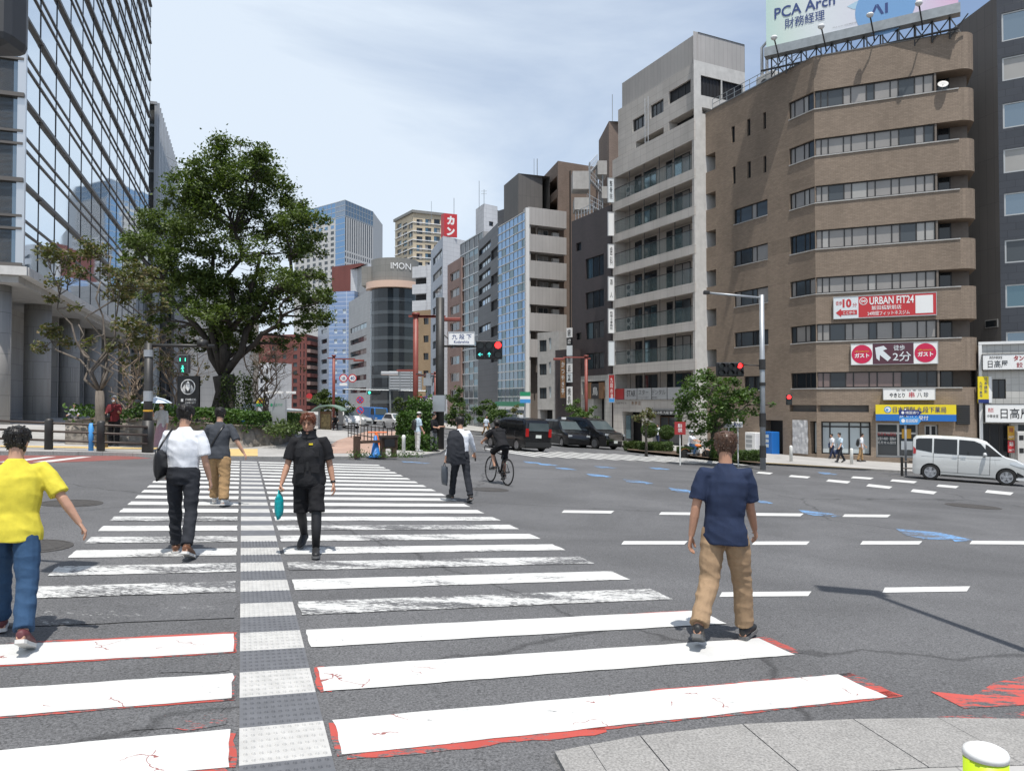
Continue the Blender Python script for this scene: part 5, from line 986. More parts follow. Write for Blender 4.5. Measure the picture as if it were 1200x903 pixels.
for k in range(6):
 c = OF.p(1.2+8.2*k, -1.3, 0); one('column', lambda m: m.tube([(c.x, c.y, -.5), (c.x, c.y, zc-.9)], .72, 'stone_grey', 24), T, True)
one('recess_wall', lambda m: [m.fbox(OF, 0, 16, -6, -3.4, -.5, zc-.9, 'stone_grey'), m.fbox(OF, 16, 50, -6, -2.2, -.5, zc-.9, 'concrete_dark'), m.fbox(OL, 0, 6, -3.5, -3, -.5, zc-.9, 'stone_grey')], T)
one('entrance_glass', lambda m: [m.fquad(OF, 16.2+1.7*k, 17.8+1.7*k, -2.15, .5, zc-.9, 'glass_mid') for k in range(19)], T); one('entrance_fins', lambda m: [m.fbox(OF, 16+1.7*k, 16.16+1.7*k, -2.2, -1.6, -.3, zc-.9, 'stone_grey') for k in range(20)], T)
pk = Vector((at(182.5, 300, 95).x, 95)); k1 = pk+dv*30; F1 = Fr(pk-Vector((.943, .334))*10, pk); F2 = Fr(pk, k1); zt = zat(121, 95)
T = thing('glass_annex_building', 'second glass tower with thin vertical mullions behind the mirror-glass office', 'building', (pk.x, pk.y, zg(*pk)))
mb = MB(); mb.fbox(F2, 0, 30, -10, -.1, -2, zt, 'concrete_dark'); mb.build('wall', T)
for k in range(19):
 z1 = zt-.2-k*2.95*1.0; o = one('window_band', lambda m: [m.fquad(F1, 0, F1.w-.3, .0, z1-2.8, z1, 'glass_green'), m.fquad(F2, .3, 30, .0, z1-2.8, z1, 'glass_mirror_low')], T)
 one('spandrel', lambda m: [m.fbox(F1, 0, F1.w-.3, .005, .1, z1-2.95, z1-2.6, 'steel_grey'), m.fbox(F2, .3, 30, .005, .06, z1-2.9, z1-2.75, 'steel_grey')], o)
one('mullions', lambda m: [m.fbox(F2, 30*i/17-.12, 30*i/17+.12, 0, .3, -1, zt, 'aluminium') for i in range(18)]+[m.fbox(F1, F1.w-.3, F1.w+.05, 0, .2, -1, zt, 'aluminium'), m.fbox(F1, 0, F1.w, -.1, .25, zt-.25, zt+.1, 'aluminium')], T)
# -- street furniture
mat('lamp_red', (.5, .01, .01), .3, emit=(1, .03, .03), estr=3.0); mat('lamp_cyan', (.02, .4, .4), .3, emit=(.1, .95, .85), estr=1.6); mat('lamp_off', (.02, .025, .025), .2); mat('lamp_green', (.02, .4, .3), .3, emit=(.08, .95, .55), estr=1.6)
mat('rail_brown', (.06, .045, .038), .5, .3, var=.2); mat('cone_blue', (.02, .15, .42), .5); mat('cone_orange', (.7, .16, .04), .5); mat('bollard_white', (.66, .66, .63), .5, var=.1, vscale=8); mat('lime', (.48, .66, .02), .4, emit=None); mat('rubber', (.02, .02, .02), .8)
mat('wall_rubble', (.23, .205, .175), .95, var=.45, vscale=3.5, bump=1.0, bscale=6)
def up(p, h): return Vector((p[0], p[1], p[2]+h))
def zpx(py, d): return zat(py, d)
def lens(m, fr, a, c, r, mt): m.add([fr.p(a+r*math.cos(2*math.pi*i/20), .03, c+r*math.sin(2*math.pi*i/20)) for i in range(20)], [tuple(range(20))], mt)
def signal_head(par, fr, a0, c0, w_, h_, rows, vis=True):
 """rows: list of rows of lamp materials (or ('arrow', mat, dir))"""
 m = MB(); m.fbox(fr, a0, a0+w_, -.18, 0, c0, c0+h_, 'black'); o = m.build('signal_housing', par, bevel=.04)
 nr = len(rows)
 for j, row in enumerate(rows):
  ch = h_/nr; n = len(row); cwid = w_/n; r = min(ch, cwid)*.38
  for i, l in enumerate(row):
   ca, cc = a0+cwid*(i+.5), c0+h_-ch*(j+.5)
   x = MB()
   if isinstance(l, tuple):
    lens(x, fr, ca, cc, r, 'lamp_off'); q = Matrix.Rotation(l[2], 2)
    ar = [(-.09, -.9), (.09, -.9), (.09, .3), (.45, -.1), (.6, .08), (0, .85), (-.6, .08), (-.45, -.1), (-.09, .3)]
    x.add([fr.p(ca+(q@Vector(p)).x*r*.8, .04, cc+(q@Vector(p)).y*r*.8) for p in ar], [tuple(range(9))], l[1])
   else: lens(x, fr, ca, cc, r, l)
   if vis:
    k = 12; V = []
    for t in range(k+1):
     an = R(-20)+R(220)*t/k; d = (math.cos(an)*r*1.12, math.sin(an)*r*1.12); V += [fr.p(ca+d[0], 0, cc+d[1]), fr.p(ca+d[0], .2, cc+d[1]-.02)]
    x.add(V, [(2*t, 2*t+1, 2*t+3, 2*t+2) for t in range(k)], 'black')
   x.build('signal_lamp', par, recalc=False)
 return o
def facing(p, yaw=0.0):              # small frame at p looking to the camera, turned by yaw
 d = Vector((p[0], p[1])).normalized(); u = Vector((d.y, -d.x)); a = yaw; u = Vector((u.x*math.cos(a)-u.y*math.sin(a), u.x*math.sin(a)+u.y*math.cos(a))); return Fr(Vector((p[0], p[1])), Vector((p[0], p[1]))+u)
# --- dark signal post with the place-name plate
b = gx(515.5, 34.5); d = b.y; T = thing('traffic_signal', 'traffic signal with red lamp and cyan arrows on a tall dark pole at the corner', 'traffic signal', b)
one('pole', lambda m: m.tube([up(b, 0), (b.x, d, zat(349, d))], .2, 'post_dark', 12), T, True)
za = zat(405.5, d); xa = at(588, 405, d).x
one('arm', lambda m: [m.tube([(b.x, d, za), (xa, d-.2, za-.05)], .05, 'post_dark', 6), m.tube([(b.x, d, za+.7), (at(535, 0, d).x, d, za)], .03, 'post_dark', 5)], T, True)
f = Fr((at(558.5, 0, d).x, d-.25), (at(589, 0, d).x, d-.25)); signal_head(T, f, 0, zat(421, d), f.w, zat(399.5, d)-zat(421, d), [['lamp_off', 'lamp_off', 'lamp_red'], [('a', 'lamp_cyan', R(90)), ('a', 'lamp_cyan', 0), 'lamp_off']])
f = Fr((at(527.5, 0, d).x, d-.3), (at(556.5, 0, d).x, d-.3)); sign('place_name_sign', 'white place name plate with blue lettering hung from the signal arm', 'sign', f, 0, f.w, 0, zat(404, d), zat(390, d), .04, 'sign_white', [('九 段 下', .12, .9, .42, .86, 'ink_blue', .02), ('Kudanshita', .2, .8, .1, .32, 'ink_blue', .01)], frame='steel_light')
one('cabinet', lambda m: m.box((b.x-.3, d-.3, zat(482, d)), (b.x+.26, d+.1, zat(463, d)), 'post_grey'), T)
# --- red lamp posts with twin arms
def red_post(px, d, ytop, arms, lab, w_=.09):
 b = gx(px, d); T = thing('street_lamp', lab, 'street lamp', b, 'red lamp posts along the street')
 zt = zat(ytop, d); one('pole', lambda m: [m.tube([up(b, 0), (b.x, d, zt)], w_, 'red_post', 10), m.tube([(b.x, d, zt), (b.x, d, zt+.12)], w_*1.5, 'red_post', 8)], T, True)
 for (xe, ya, hd) in arms:
  z = zat(ya, d); x = at(xe, ya, d).x
  one('arm', lambda m: m.fbox(Fr((b.x, d), (x, d)), 0, abs(x-b.x), -.06, .06, z-.05, z+.05, 'red_post'), T)
  if hd:
   s = 1 if x > b.x else -1; one('lamp_head', lambda m: m.fbox(Fr((x, d), (x+s*1.0, d)), -.1, .75, -.18, .18, z-.22, z-.05, 'red_post' if hd == 1 else 'steel_light'), T, bevel=.03)
 return T
red_post(487, 36, 369.5, [(479, 370.5, 0), (512, 370.5, 0), (522, 371, 1), (465, 434, 2)], 'tall rust red lamp post beside the dark signal pole at the corner hedge', .13)
red_post(687, 56, 418, [(660, 418.5, 1), (692, 420, 0)], 'rust red lamp post by the black minivan with its arm towards the shops', .12)
red_post(391, 62, 417.5, [(384, 419.5, 0), (416, 420.5, 1)], 'rust red lamp post behind the bus shelter carrying two round signs', .12)
red_post(510, 70, 437, [(498, 438, 1), (514, 438, 0)], 'thin distant red lamp post among the small street trees', .1)
def round_sign(name, lab, px, py, d, r, ring, face, glyph=None, gm='ink_blue', bar=None, plate=None):
 p = at(px, py, d); f = facing(p); T = thing(name, lab, 'traffic sign', p)
 m = MB(); m.lathe(p, [(r, -.02), (r, .02), (.01, .02)], ring, 24, f.n); m.build('sign_plate', T)
 if face: m = MB(); m.add([f.p(x, .03, p.z+z) for x, z in disc(0, 0, r*.74)], [tuple(range(32))], face); m.build('sign_face', T, recalc=False)
 if glyph: m = MB(); put_text(m, glyph, f, -r*.5, r*.5, .04, p.z-r*.4, p.z+r*.4, gm, .02); m.build('lettering', T, recalc=False)
 if bar:
  m = MB()
  for a in bar: c, s = math.cos(R(a)), math.sin(R(a)); m.add([f.p(x*c-z*s, .05, p.z+x*s+z*c) for x, z in ((-r*.8, -r*.12), (r*.8, -r*.12), (r*.8, r*.12), (-r*.8, r*.12))], [(0, 1, 2, 3)], ring)
  m.build('sign_bar', T, recalc=False)
 if plate: m = MB(); m.fbox(f, -r*.9, r*.9, -.02, .02, p.z-r*1.75, p.z-r*1.15, plate); m.build('supplementary_plate', T)
 return T
round_sign('road_sign', 'round red-rimmed overtaking sign on the lamp post arm, beside the speed limit sign', 402.5, 443, 61.5, .35, 'sign_red', 'sign_white', '追', 'ink_blue', None, 'sign_white'); round_sign('road_sign', 'round red-rimmed 40 speed limit sign on the distant lamp post', 413, 443, 61.5, .35, 'sign_red', 'sign_white', '40', 'ink_blue')
one_b = gx(422.5, 50); T = thing('sign_post', 'thin white post carrying two no-parking discs at the kerb fence', 'sign post', one_b); one('pole', lambda m: m.tube([up(one_b, 0), (one_b.x, 50, zat(464, 50))], .05, 'bollard_white', 8), T)
round_sign('road_sign', 'blue no stopping disc with a red cross, upper one on the white post', 422, 468.5, 49.9, .25, 'sign_red', 'sign_blue', None, bar=(45, -45)); round_sign('road_sign', 'blue no parking disc with one red slash, lower one on the white post', 422, 480.5, 49.9, .25, 'sign_red', 'sign_blue', None, bar=(-45,), plate=None)
round_sign('road_sign', 'round red-rimmed no right turn sign on the red lamp post', 492, 470, 35.6, .25, 'sign_red', 'sign_white', '↱', 'ink_blue', (-45,), 'sign_white'); round_sign('road_sign', 'small red no entry disc on the distant pavement by the maroon block', 362.5, 464, 80, .32, 'sign_red', None, None)
p = at(503, 470, 35); f = facing(p); sign('info_sign', 'square purple sign with a white disc hung by the dark signal pole', 'sign', f, -.27, .27, 0, p.z-.24, p.z+.24, .04, 'sign_purple', (), lambda t, a0, c0, W, H, b_: [patch(t, 'emblem', f, b_+.006, [disc(0, p.z, .18)], 'sign_white'), patch(t, 'emblem', f, b_+.012, [[(-.04, p.z-.1), (.04, p.z-.1), (.04, p.z+.1), (-.04, p.z+.1)]], 'sign_purple')])
bpo = gx(502, 35.5); T = thing('utility_post', 'grey post with small cable boxes and wires between the lamp post and signal pole', 'post', bpo); one('pole', lambda m: m.tube([up(bpo, 0), (bpo.x, 35.5, zat(437, 35.5))], .13, 'post_grey', 8), T); one('equipment', lambda m: [m.box((bpo.x-.2, 35.2, zat(452, 35.5)), (bpo.x+.2, 35.6, zat(443, 35.5)), 'post_grey'), m.tube([(bpo.x-.6, 35.5, zat(438, 35.5)), (bpo.x+.6, 35.5, zat(442, 35.5))], .03, 'post_dark', 5)], T)
p = at(475, 448, 84); f = facing(p); t = thing('gantry_sign', 'pale overhead lattice board on posts above the distant traffic', 'gantry', gx(475, 84))
one('board', lambda m: [m.fbox(f, -1.8, 1.8, -.05, 0, zat(436+q*3.2, 84)-.1, zat(436+q*3.2, 84)+.12, 'steel_light') for q in range(7)]+[m.fbox(f, x-.05, x+.05, -.02, .03, zat(457, 84), zat(435, 84), 'steel_grey') for x in (-1.8, -.6, .6, 1.8)], t); one('post', lambda m: m.tube([gx(458, 84), (at(458, 0, 84).x, 84, zat(437, 84))], .1, 'steel_grey', 6), t); one('cross_arm', lambda m: m.tube([(at(405, 0, 84).x, 84, zat(456, 84)), (at(500, 0, 84).x, 84, zat(458, 84))], .08, 'steel_grey', 6), t)
t = thing('traffic_signal', 'small distant traffic signal showing green above the blue truck', 'traffic signal', at(438, 460, 86)); f = facing(at(438, 460, 86)); signal_head(t, f, -.75, zat(462, 86), 1.5, .42, [['lamp_green', 'lamp_off', 'lamp_off']], False)
t = thing('traffic_signal', 'distant white-backed traffic signals on a long arm near the maroon block', 'traffic signal', gx(330, 76)); one('pole', lambda m: m.tube([gx(330, 76), (at(330, 0, 76).x, 76, zat(445, 76))], .09, 'steel_light', 6), t); one('arm', lambda m: m.tube([(at(312, 0, 76).x, 76, zat(459, 76)), (at(344, 0, 76).x, 76, zat(459, 76))], .06, 'steel_light', 5), t)
for px in (317, 326, 341): f = facing(at(px, 460, 75.8)); one('signal_housing', lambda m: m.fbox(f, -.5, .5, -.15, 0, zat(461.5, 76), zat(458.5, 76), 'frame_white'), t, bevel=.03)
# --- grey pole by the tree at the far shop side
b = gx(893.5, 32.5); d = 32.5; T = thing('traffic_signal', 'grey pole with a camera arm and six-lamp red signal beside the leafy tree', 'traffic signal', b)
one('pole', lambda m: m.tube([up(b, 0), (b.x, d, zat(345.5, d))], [.125, .10], 'post_grey', 12), T, True)
one('camera_arm', lambda m: m.tube([(b.x, d, zat(349, d)), (at(826, 0, d).x, d, zat(343, d))], .05, 'post_grey', 8), T, True); one('signal_arm', lambda m: m.tube([(b.x, d, zat(428.5, d)), (at(866, 0, d).x, d, zat(427, d))], .03, 'post_dark', 6), T, True)
one('camera_head', lambda m: m.box((at(822.5, 0, d).x, d-.15, zat(345, d)), (at(829, 0, d).x, d+.1, zat(340.5, d)), 'post_dark'), T, bevel=.03)
f = Fr((at(836, 0, d).x, d-.2), (at(867.5, 0, d).x, d-.2)); signal_head(T, f, 0, zat(441, d), f.w, zat(424.5, d)-zat(441, d), [['lamp_off', 'lamp_off', 'lamp_red'], ['lamp_off']*3])
for a_, c_ in ((433, 421), (452, 448), (500, 484), (536, 522)): one('pole_band', lambda m: m.tube([(b.x, d, zat(a_, d)), (b.x, d, zat(c_, d))], .145, 'post_dark', 10), T)
q = at(918, 468, 44); f = Fr((q.x-.14, 43.2), (q.x+.2, 43.1)); t = thing('pedestrian_signal', 'small pedestrian signal showing red on the brick office wall', 'pedestrian signal', (q.x, 43.2, q.z)); signal_head(t, f, 0, zat(474.5, 43), .34, zat(462, 43)-zat(474.5, 43), [['lamp_red'], ['lamp_off']], False)
# --- blue direction plates on a pole
b = gx(1060.5, 34); d = 34; T = thing('direction_sign', 'two blue direction plates with white lettering on a thin grey pole before the pharmacy', 'sign', b)
one('pole', lambda m: m.tube([up(b, 0), (b.x, d, zat(479, d))], .05, 'post_grey', 8), T, True)
for y0, y1, x0, x1, mt, s in ((480, 486.5, 1047.5, 1073, 'sign_grey', '靖国通り'), (488.5, 497, 1048, 1072, 'sign_lblue', '飯田橋駅')):
 f = Fr((at(x0, 0, d).x, d-.08), (at(x1, 0, d).x, d-.08)); h = (zat(y0, d)-zat(y1, d)); z = zat(y1, d)
 o = one('sign_plate', lambda m: m.add([f.p(a, bb, c) for bb in (0, .04) for a, c in ((0, z), (f.w*.86, z), (f.w, z+h/2), (f.w*.86, z+h), (0, z+h), (-.04, z+h/2))], [(0, 1, 2, 3, 4, 5), (11, 10, 9, 8, 7, 6)]+[(i, (i+1) % 6, 6+(i+1) % 6, 6+i) for i in range(6)], 'sign_navy' if mt == 'sign_grey' else mt), T)
 m = MB(); put_text(m, s, f, f.w*.25, f.w*.85, .048, z+h*.25, z+h*.75, 'sign_white', .02); m.add([f.p(a, .05, c) for a, c in disc(f.w*.13, z+h/2, h*.26)], [tuple(range(32))], 'sign_white'); m.build('lettering', o, recalc=False)
t = thing('kerb_barrier', 'short dark kerb barrier with pale rails behind the silver minivan', 'barrier', gx(1060, 33)); c = gx(1056, 33.2)
one('post', lambda m: m.tube([c, up(c, .85)], .06, 'post_dark', 8), t)
one('rail', lambda m: [m.tube([up(c, .35+.3*k), up(c, .35+.3*k)+Vector((2.4, -.7, 0))], .03, 'rail_brown', 6) for k in range(2)], t)
t = thing('direction_board', 'pale grey rounded direction board on two legs near the vending machines', 'sign', gx(859, 34)); q = at(859, 497.5, 34); f = facing(q)
one('board', lambda m: m.fbox(f, -.42, .42, -.03, .03, q.z-.13, q.z+.13, 'frame_white'), t, bevel=.03)
m = MB(); put_text(m, '← 駅', f, -.3, .3, .04, q.z-.07, q.z+.07, 'ink_blue', .01); m.build('lettering', t, recalc=False)
one('leg', lambda m: [m.tube([(q.x+dx, 34, zg(q.x, 34)), (q.x+dx, 34, q.z+.3)], .03, 'bollard_white', 6) for dx in (-.2, .22)], t)
for k, (px, lab) in enumerate(((927, 'slim white bollard at the kerb near the tarpaulin'), (998, 'slim white bollard at the kerb near the three walkers'))):
 b = gp(px, 540.5+k*3, .12); t = thing('bollard', lab, 'bollard', b, 'white bollards before the shops'); one('post', lambda m: m.lathe(b, [(.085, 0), (.085, .78), (.07, .84), (.02, .86)], 'bollard_white', 12), t, True)
for k, (px, mt, lab) in enumerate(((886, 'sign_white', 'white drinks vending machine against the brick office side wall'), (905, 'sign_blue', 'blue drinks vending machine against the brick office side wall'))):
 u = LB.ucol(px-4); t = thing('vending_machine', lab, 'vending machine', LB.p(u, .5, zg(LB.p(u, 0, 0).x, LB.p(u, 0, 0).y)+.12)); z0 = zat(533, LB.p(u, 0, 0).y)-.2
 one('cabinet', lambda m: m.fbox(LB, u, u+1.0, .05, .75, z0, z0+1.85, mt), t, bevel=.03); one('display', lambda m: [m.fbox(LB, u+.12, u+.7, .75, .77, z0+.8+.32*j, z0+1.02+.32*j, 'glass_frost' if k else 'sign_grey') for j in range(3)], t)
# --- convenience store sign
q = at(615, 466, 70); f = Fr((at(609, 0, 70).x, 70), (at(621, 0, 70).x, 70.1)); z0, z1 = zat(472, 70), zat(459, 70)
sign('store_sign', 'square green white and blue striped shop sign standing before the glass-fronted office', 'sign', f, 0, f.w, 0, z0, z1, .2, 'sign_white', (), lambda t, a0, c0, W, H, b_: [patch(t, 'stripe', f, b_+.006, [[(0, c0+H*.62), (W, c0+H*.62), (W, c0+H), (0, c0+H)]], 'sign_green'), patch(t, 'stripe', f, b_+.006, [[(0, c0), (W, c0), (W, c0+H*.34), (0, c0+H*.34)]], 'sign_lblue'), one('pole', lambda m: m.tube([f.p(W/2, -.1, -3), f.p(W/2, -.1, c0)], .07, 'post_grey', 6), t)])
# --- pipe guard rail with dark posts
T = thing('guard_rail', 'low pipe guard rail with three dark posts at the far kerb by the glass office', 'guard rail', gp(118, 528, .1))
pp = [(57, 526.5), (118, 528.5), (172.5, 530.5)]; P = [gp(x, y, .1) for x, y in pp]
for i, p in enumerate(P[:2]): one('post', lambda m: m.lathe(p, [(.12, 0), (.12, .86), (.1, .92), (.03, .94)], 'post_dark', 12), T, True)
e0 = P[0]+(P[0]-P[1])*1.6
for h in (.28, .55, .8): one('rail', lambda m: m.tube([up(e0, h), up(P[0], h), up(P[1], h), up(P[2], h)], .035, 'rail_brown', 8), T, True)
b = P[1]+Vector((-.27, -.05, 0)); t = thing('blue_post', 'short blue painted post next to the guard rail post', 'post', b); one('post', lambda m: m.lathe(b, [(.075, 0), (.075, .84), (.03, .86)], 'sign_lblue', 10), t, True)
# --- pedestrian signal showing green
b = gp(173, 530, .1); d = b.y; T = thing('pedestrian_signal', 'pedestrian signal showing a green man on an arm from the dark pole by the parasol', 'pedestrian signal', b)
one('pole', lambda m: [m.tube([b, (b.x, d, zat(402, d))], [.135, .125], 'post_dark', 14), m.tube([b, up(b, 1.0)], .17, 'post_dark', 14)], T, True)
for a_, c_, mt in ((470, 458, 'post_grey'), (482, 480, 'sign_gold'), (418, 410, 'post_grey')): one('pole_band', lambda m: m.tube([(b.x, d, zat(a_, d)), (b.x, d, zat(c_, d))], .142, mt, 14), T)
zs = zat(404.5, d); xs_ = at(250, 0, d).x; one('arm', lambda m: [m.tube([(b.x, d, zs), (xs_, d+.3, zs)], .055, 'post_dark', 8), m.box((at(236, 0, d).x, d-.1, zat(406, d)), (at(244, 0, d).x, d+.2, zat(398, d)), 'post_dark')], T, True)
f = Fr((at(216.5, 0, d).x, d-.25), (at(228.5, 0, d).x, d-.25)); z0, z1 = zat(437.5, d), zat(415.5, d)
one('signal_housing', lambda m: m.fbox(f, 0, f.w, -.2, 0, z0, z1, 'dark_grey'), T, bevel=.03); hz = (z1-z0)/2
one('signal_lens', lambda m: [m.fbox(f, .05, f.w-.05, .0, .01, z0+.05, z0+hz-.03, 'lamp_off'), m.fbox(f, .05, f.w-.05, 0, .01, z0+hz+.03, z1-.05, 'lamp_off')], T)
cx, s = f.w/2, hz*.085
mp_ = [(-1.2, -4), (-.5, -1), (-.6, .6), (-1.7, -.6), (-2.1, -.1), (-.8, 1.9), (.7, 1.9), (2, .6), (1.6, .1), (.6, .9), (.6, -1), (1.7, -3.8), (.9, -4.2), (0, -1.7), (-.5, -4.2)]
m = MB(); c0_ = z0+hz*.47; m.add([f.p(cx+x*s, .02, c0_+z*s) for x, z in mp_], [tuple(range(len(mp_)))], 'lamp_green'); m.add([f.p(cx+x, .02, c0_+3.1*s+z) for x, z in disc(0, 0, s*1.05, 14)], [tuple(range(14))], 'lamp_green')
for i in (-1, 1): m.fquad(f, cx+i*s*3.2-s*.5, cx+i*s*3.2+s*.5, .02, z0+hz*1.25, z0+hz*1.6, 'lamp_green')
m.build('green_man', T, recalc=False)
# --- near signal housing cut by the picture corner, its post out of frame
b = Vector((-5.15, 6.2, zg(-5.15, 6.2))); T = thing('near_signal', 'dark rounded signal housing hanging into the top corner of the view beside the glass office', 'traffic signal', b)
one('pole', lambda m: m.tube([b, up(b, 5.6)], .1, 'post_dark', 10), T, True); one('arm', lambda m: m.tube([up(b, 5.4), up(b, 5.4)+Vector((.7, -.05, 0))], .04, 'post_dark', 8), T)
e = at(15, 55, 6.0); one('signal_housing', lambda m: m.box((e.x-.4, 5.9, e.z), (e.x, 6.25, e.z+.9), 'dark_grey'), T, bevel=.09)
# --- black coffee-shop board with its round emblem
b = gp(227, 519, .12); d = 31; f = Fr((at(214, 0, d).x, d), (at(240, 0, d).x, d-.1)); z0, z1 = zat(478, d), zat(440.5, d)
def coffee(t, a0, c0, W, H, b_):
 cx, cz, r = a0+W*.5, c0+H*.66, W*.34
 patch(t, 'emblem', f, b_+.006, [disc(cx, cz, r)], 'sign_white'); patch(t, 'emblem', f, b_+.010, [disc(cx, cz, r*.88)], 'sign_green' if False else 'dark_grey')
 w1 = [[(cx-r*.28, cz+r*.35), (cx+r*.28, cz+r*.35), (cx+r*.33, cz-.15*r), (cx, cz-r*.55), (cx-r*.33, cz-.15*r)]]
 for s in (-1, 1):
  for q in range(4): w1.append([(cx+s*r*(.36+.12*q), cz-r*(.7-.05*q)), (cx+s*r*(.43+.12*q), cz-r*(.7-.05*q)), (cx+s*r*(.50+.08*q), cz+r*(.25-.12*q)), (cx+s*r*(.43+.08*q), cz+r*(.3-.12*q))])
 w1.append([(cx-r*.34, cz+r*.42), (cx-r*.2, cz+r*.5), (cx, cz+r*.8), (cx+r*.2, cz+r*.5), (cx+r*.34, cz+r*.42)]); patch(t, 'emblem', f, b_+.014, w1, 'sign_white')
 one('leg', lambda m: [m.fbox(f, a_, a_+.06, -.02, .05, -.2, c0, 'black') for a_ in (.1, W-.16)], t)
sign('coffee_sign', 'black board with a round white emblem standing on the ivy planter before the big tree', 'sign', f, 0, f.w, 0, z0, z1, .12, 'black', [('STARBUCKS', .38, .88, .23, .3, 'sign_white', .01), ('COFFEE  九段下', .38, .88, .14, .2, 'sign_white', .01), ('■', .18, .29, .2, .29, 'sign_white', 0)], coffee)
# --- stone planter, its boards and ivy bed
PE = [gp(x, y, .1) for x, y in ((76, 520.5), (150, 522), (215, 523.5), (285, 524.5), (330, 521), (346, 514))]; bk = [PE[-1]+Vector((-1.5, 8, 0)), PE[0]+Vector((-3, 9, 0))]
def ph(p, i): return [.95, 1.05, 1.05, .95, .85, .8][i]
T = thing('stone_planter', 'long raised planter with a rough stone retaining wall under the big tree', 'planter', PE[2])
def rubble(m):
 rr = random.Random(3); n = 5
 for i in range(len(PE)-1):
  a, b_ = PE[i], PE[i+1]; nn = int((b_-a).length/.16); nz = 8; out = Vector(((b_-a).y, -(b_-a).x, 0)).normalized(); G = []
  for j in range(nz+1):
   row = []
   for k in range(nn+1):
    q = a.lerp(b_, k/nn); h = ph(a, i)*(1-k/nn)+ph(b_, i+1)*k/nn; z = q.z-.1+h*j/nz
    w_ = Vector((q.x*2.1, q.y*2.1, z*2.6)); c, dd = noise.voronoi(w_)[:2] if False else (noise.cell(w_), 0); o = .10*noise.noise(w_*1.3)+.07*noise.noise(w_*3.1)-.16*j/nz
    row.append(Vector((q.x, q.y, z))+out*o)
   G.append(row)
  for j in range(nz):
   for k in range(nn): m.quad(G[j][k], G[j][k+1], G[j+1][k+1], G[j+1][k], 'wall_rubble')
o = one('retaining_wall', rubble, T, True)
pt = [Vector((p.x, p.y, p.z+ph(p, i)-.2)) for i, p in enumerate(PE)]
one('earth', lambda m: m.add([p+Vector((0, .12, .04)) for p in pt]+[Vector((q.x, q.y, pt[0].z+.1)) for q in bk], [tuple(range(len(pt)+2))], 'soil'), T)
q = at(330.5, 481, 30.5); f = Fr((at(320, 0, 30.5).x, 30.6), (at(341, 0, 30.5).x, 30.3))
sign('building_sign', 'grey-green standing board with a green emblem behind the planter end', 'sign', f, 0, f.w, 0, zat(503, 30.5), zat(467.5, 30.5), .12, 'sign_grey', [('九段プラザ', .3, .85, .76, .86, 'sign_green', .01)], lambda t, a0, c0, W, H, b_: patch(t, 'emblem', f, b_+.006, [disc(W*.16, c0+H*.81, W*.08)], 'sign_green'))
f = Fr((at(288, 0, 36).x, 36), (at(304, 0, 36).x, 36)); sign('map_board', 'white and blue area map board behind the ivy', 'sign', f, 0, f.w, 0, zat(495, 36), zat(473, 36), .1, 'sign_cool', [('案内図', .5, .92, .75, .9, 'ink_blue', .01)], lambda t, a0, c0, W, H, b_: patch(t, 'map_panel', f, b_+.006, [[(0, c0), (W*.36, c0), (W*.36, c0+H*.6), (0, c0+H*.6)]], 'sign_lblue'))
f = Fr((at(304.5, 0, 60).x, 60), (at(314, 0, 60).x, 60)); sign('parking_sign', 'small yellow and green square sign above the far hedge', 'sign', f, 0, f.w, 0, zat(476, 60), zat(466.5, 60), .1, 'sign_yellow', [('P', .3, .7, .45, .9, 'sign_red', .04)], lambda t, a0, c0, W, H, b_: patch(t, 'stripe', f, b_+.006, [[(0, c0), (W, c0), (W, c0+H*.35), (0, c0+H*.35)]], 'sign_green'))
# --- bus shelter
b = gp(395, 516, .1); d = 56; T = thing('bus_shelter', 'bus shelter with a curved green roof and a lit brown poster at the far kerb', 'bus shelter', gx(392, d)); X = lambda px: at(px, 0, d).x; G0 = zg(X(392), d)+.1
mat('shelter_green', (.16, .24, .19), .5)
def sroof(m):
 A = [(X(371+35*k/8), zat(480.5, d)+.42*math.sin(math.pi*k/8)**.7) for k in range(9)]
 for (x0, za_), (x1, zb2) in zip(A, A[1:]): m.box8([Vector((x, y, z)) for z0, z1 in (((za_, zb2)),) for x, y, z in ((x0, d-.9, z0-.1), (x1, d-.9, z1-.1), (x1, d+.9, z1-.1), (x0, d+.9, z0-.1), (x0, d-.9, z0), (x1, d-.9, z1), (x1, d+.9, z1), (x0, d+.9, z0))], 'shelter_green')
one('roof', sroof, T)
one('post', lambda m: [m.fbox(Fr((X(px), d), (X(px)+1, d)), 0, w_, -.1, .1, G0, zat(478, d), 'concrete') for px, w_ in ((376, .12), (399, .3))], T)
sf = Fr((X(377), d), (X(391), d)); o = one('poster_case', lambda m: m.fbox(sf, 0, sf.w, -.1, .0, zat(510, d), zat(482, d), 'sign_brown'), T); one('poster', lambda m: m.fbox(sf, .12, sf.w-.1, .0, .02, zat(506, d), zat(485, d), 'poster_art'), o) if mat('poster_art', (.30, .22, .10), .4, var=.6, vscale=5) else None
one('bench', lambda m: m.fbox(sf, .9, 1.9, -.3, .1, G0+.35, G0+.42, 'wood_dark'), T)
t = thing('kerb_fence', 'low black railing fence along the kerb beside the bus shelter', 'fence', gx(430, 47)); fa, fb = gp(408, 512, .1), gp(470, 525, .1)
one('rails', lambda m: [m.tube([up(fa, h), up(fb, h)], .03, 'post_dark', 5) for h in (.25, .8)]+[m.tube([fa.lerp(fb, k/14), up(fa.lerp(fb, k/14), .85)], .025, 'post_dark', 5) for k in range(15)], t)
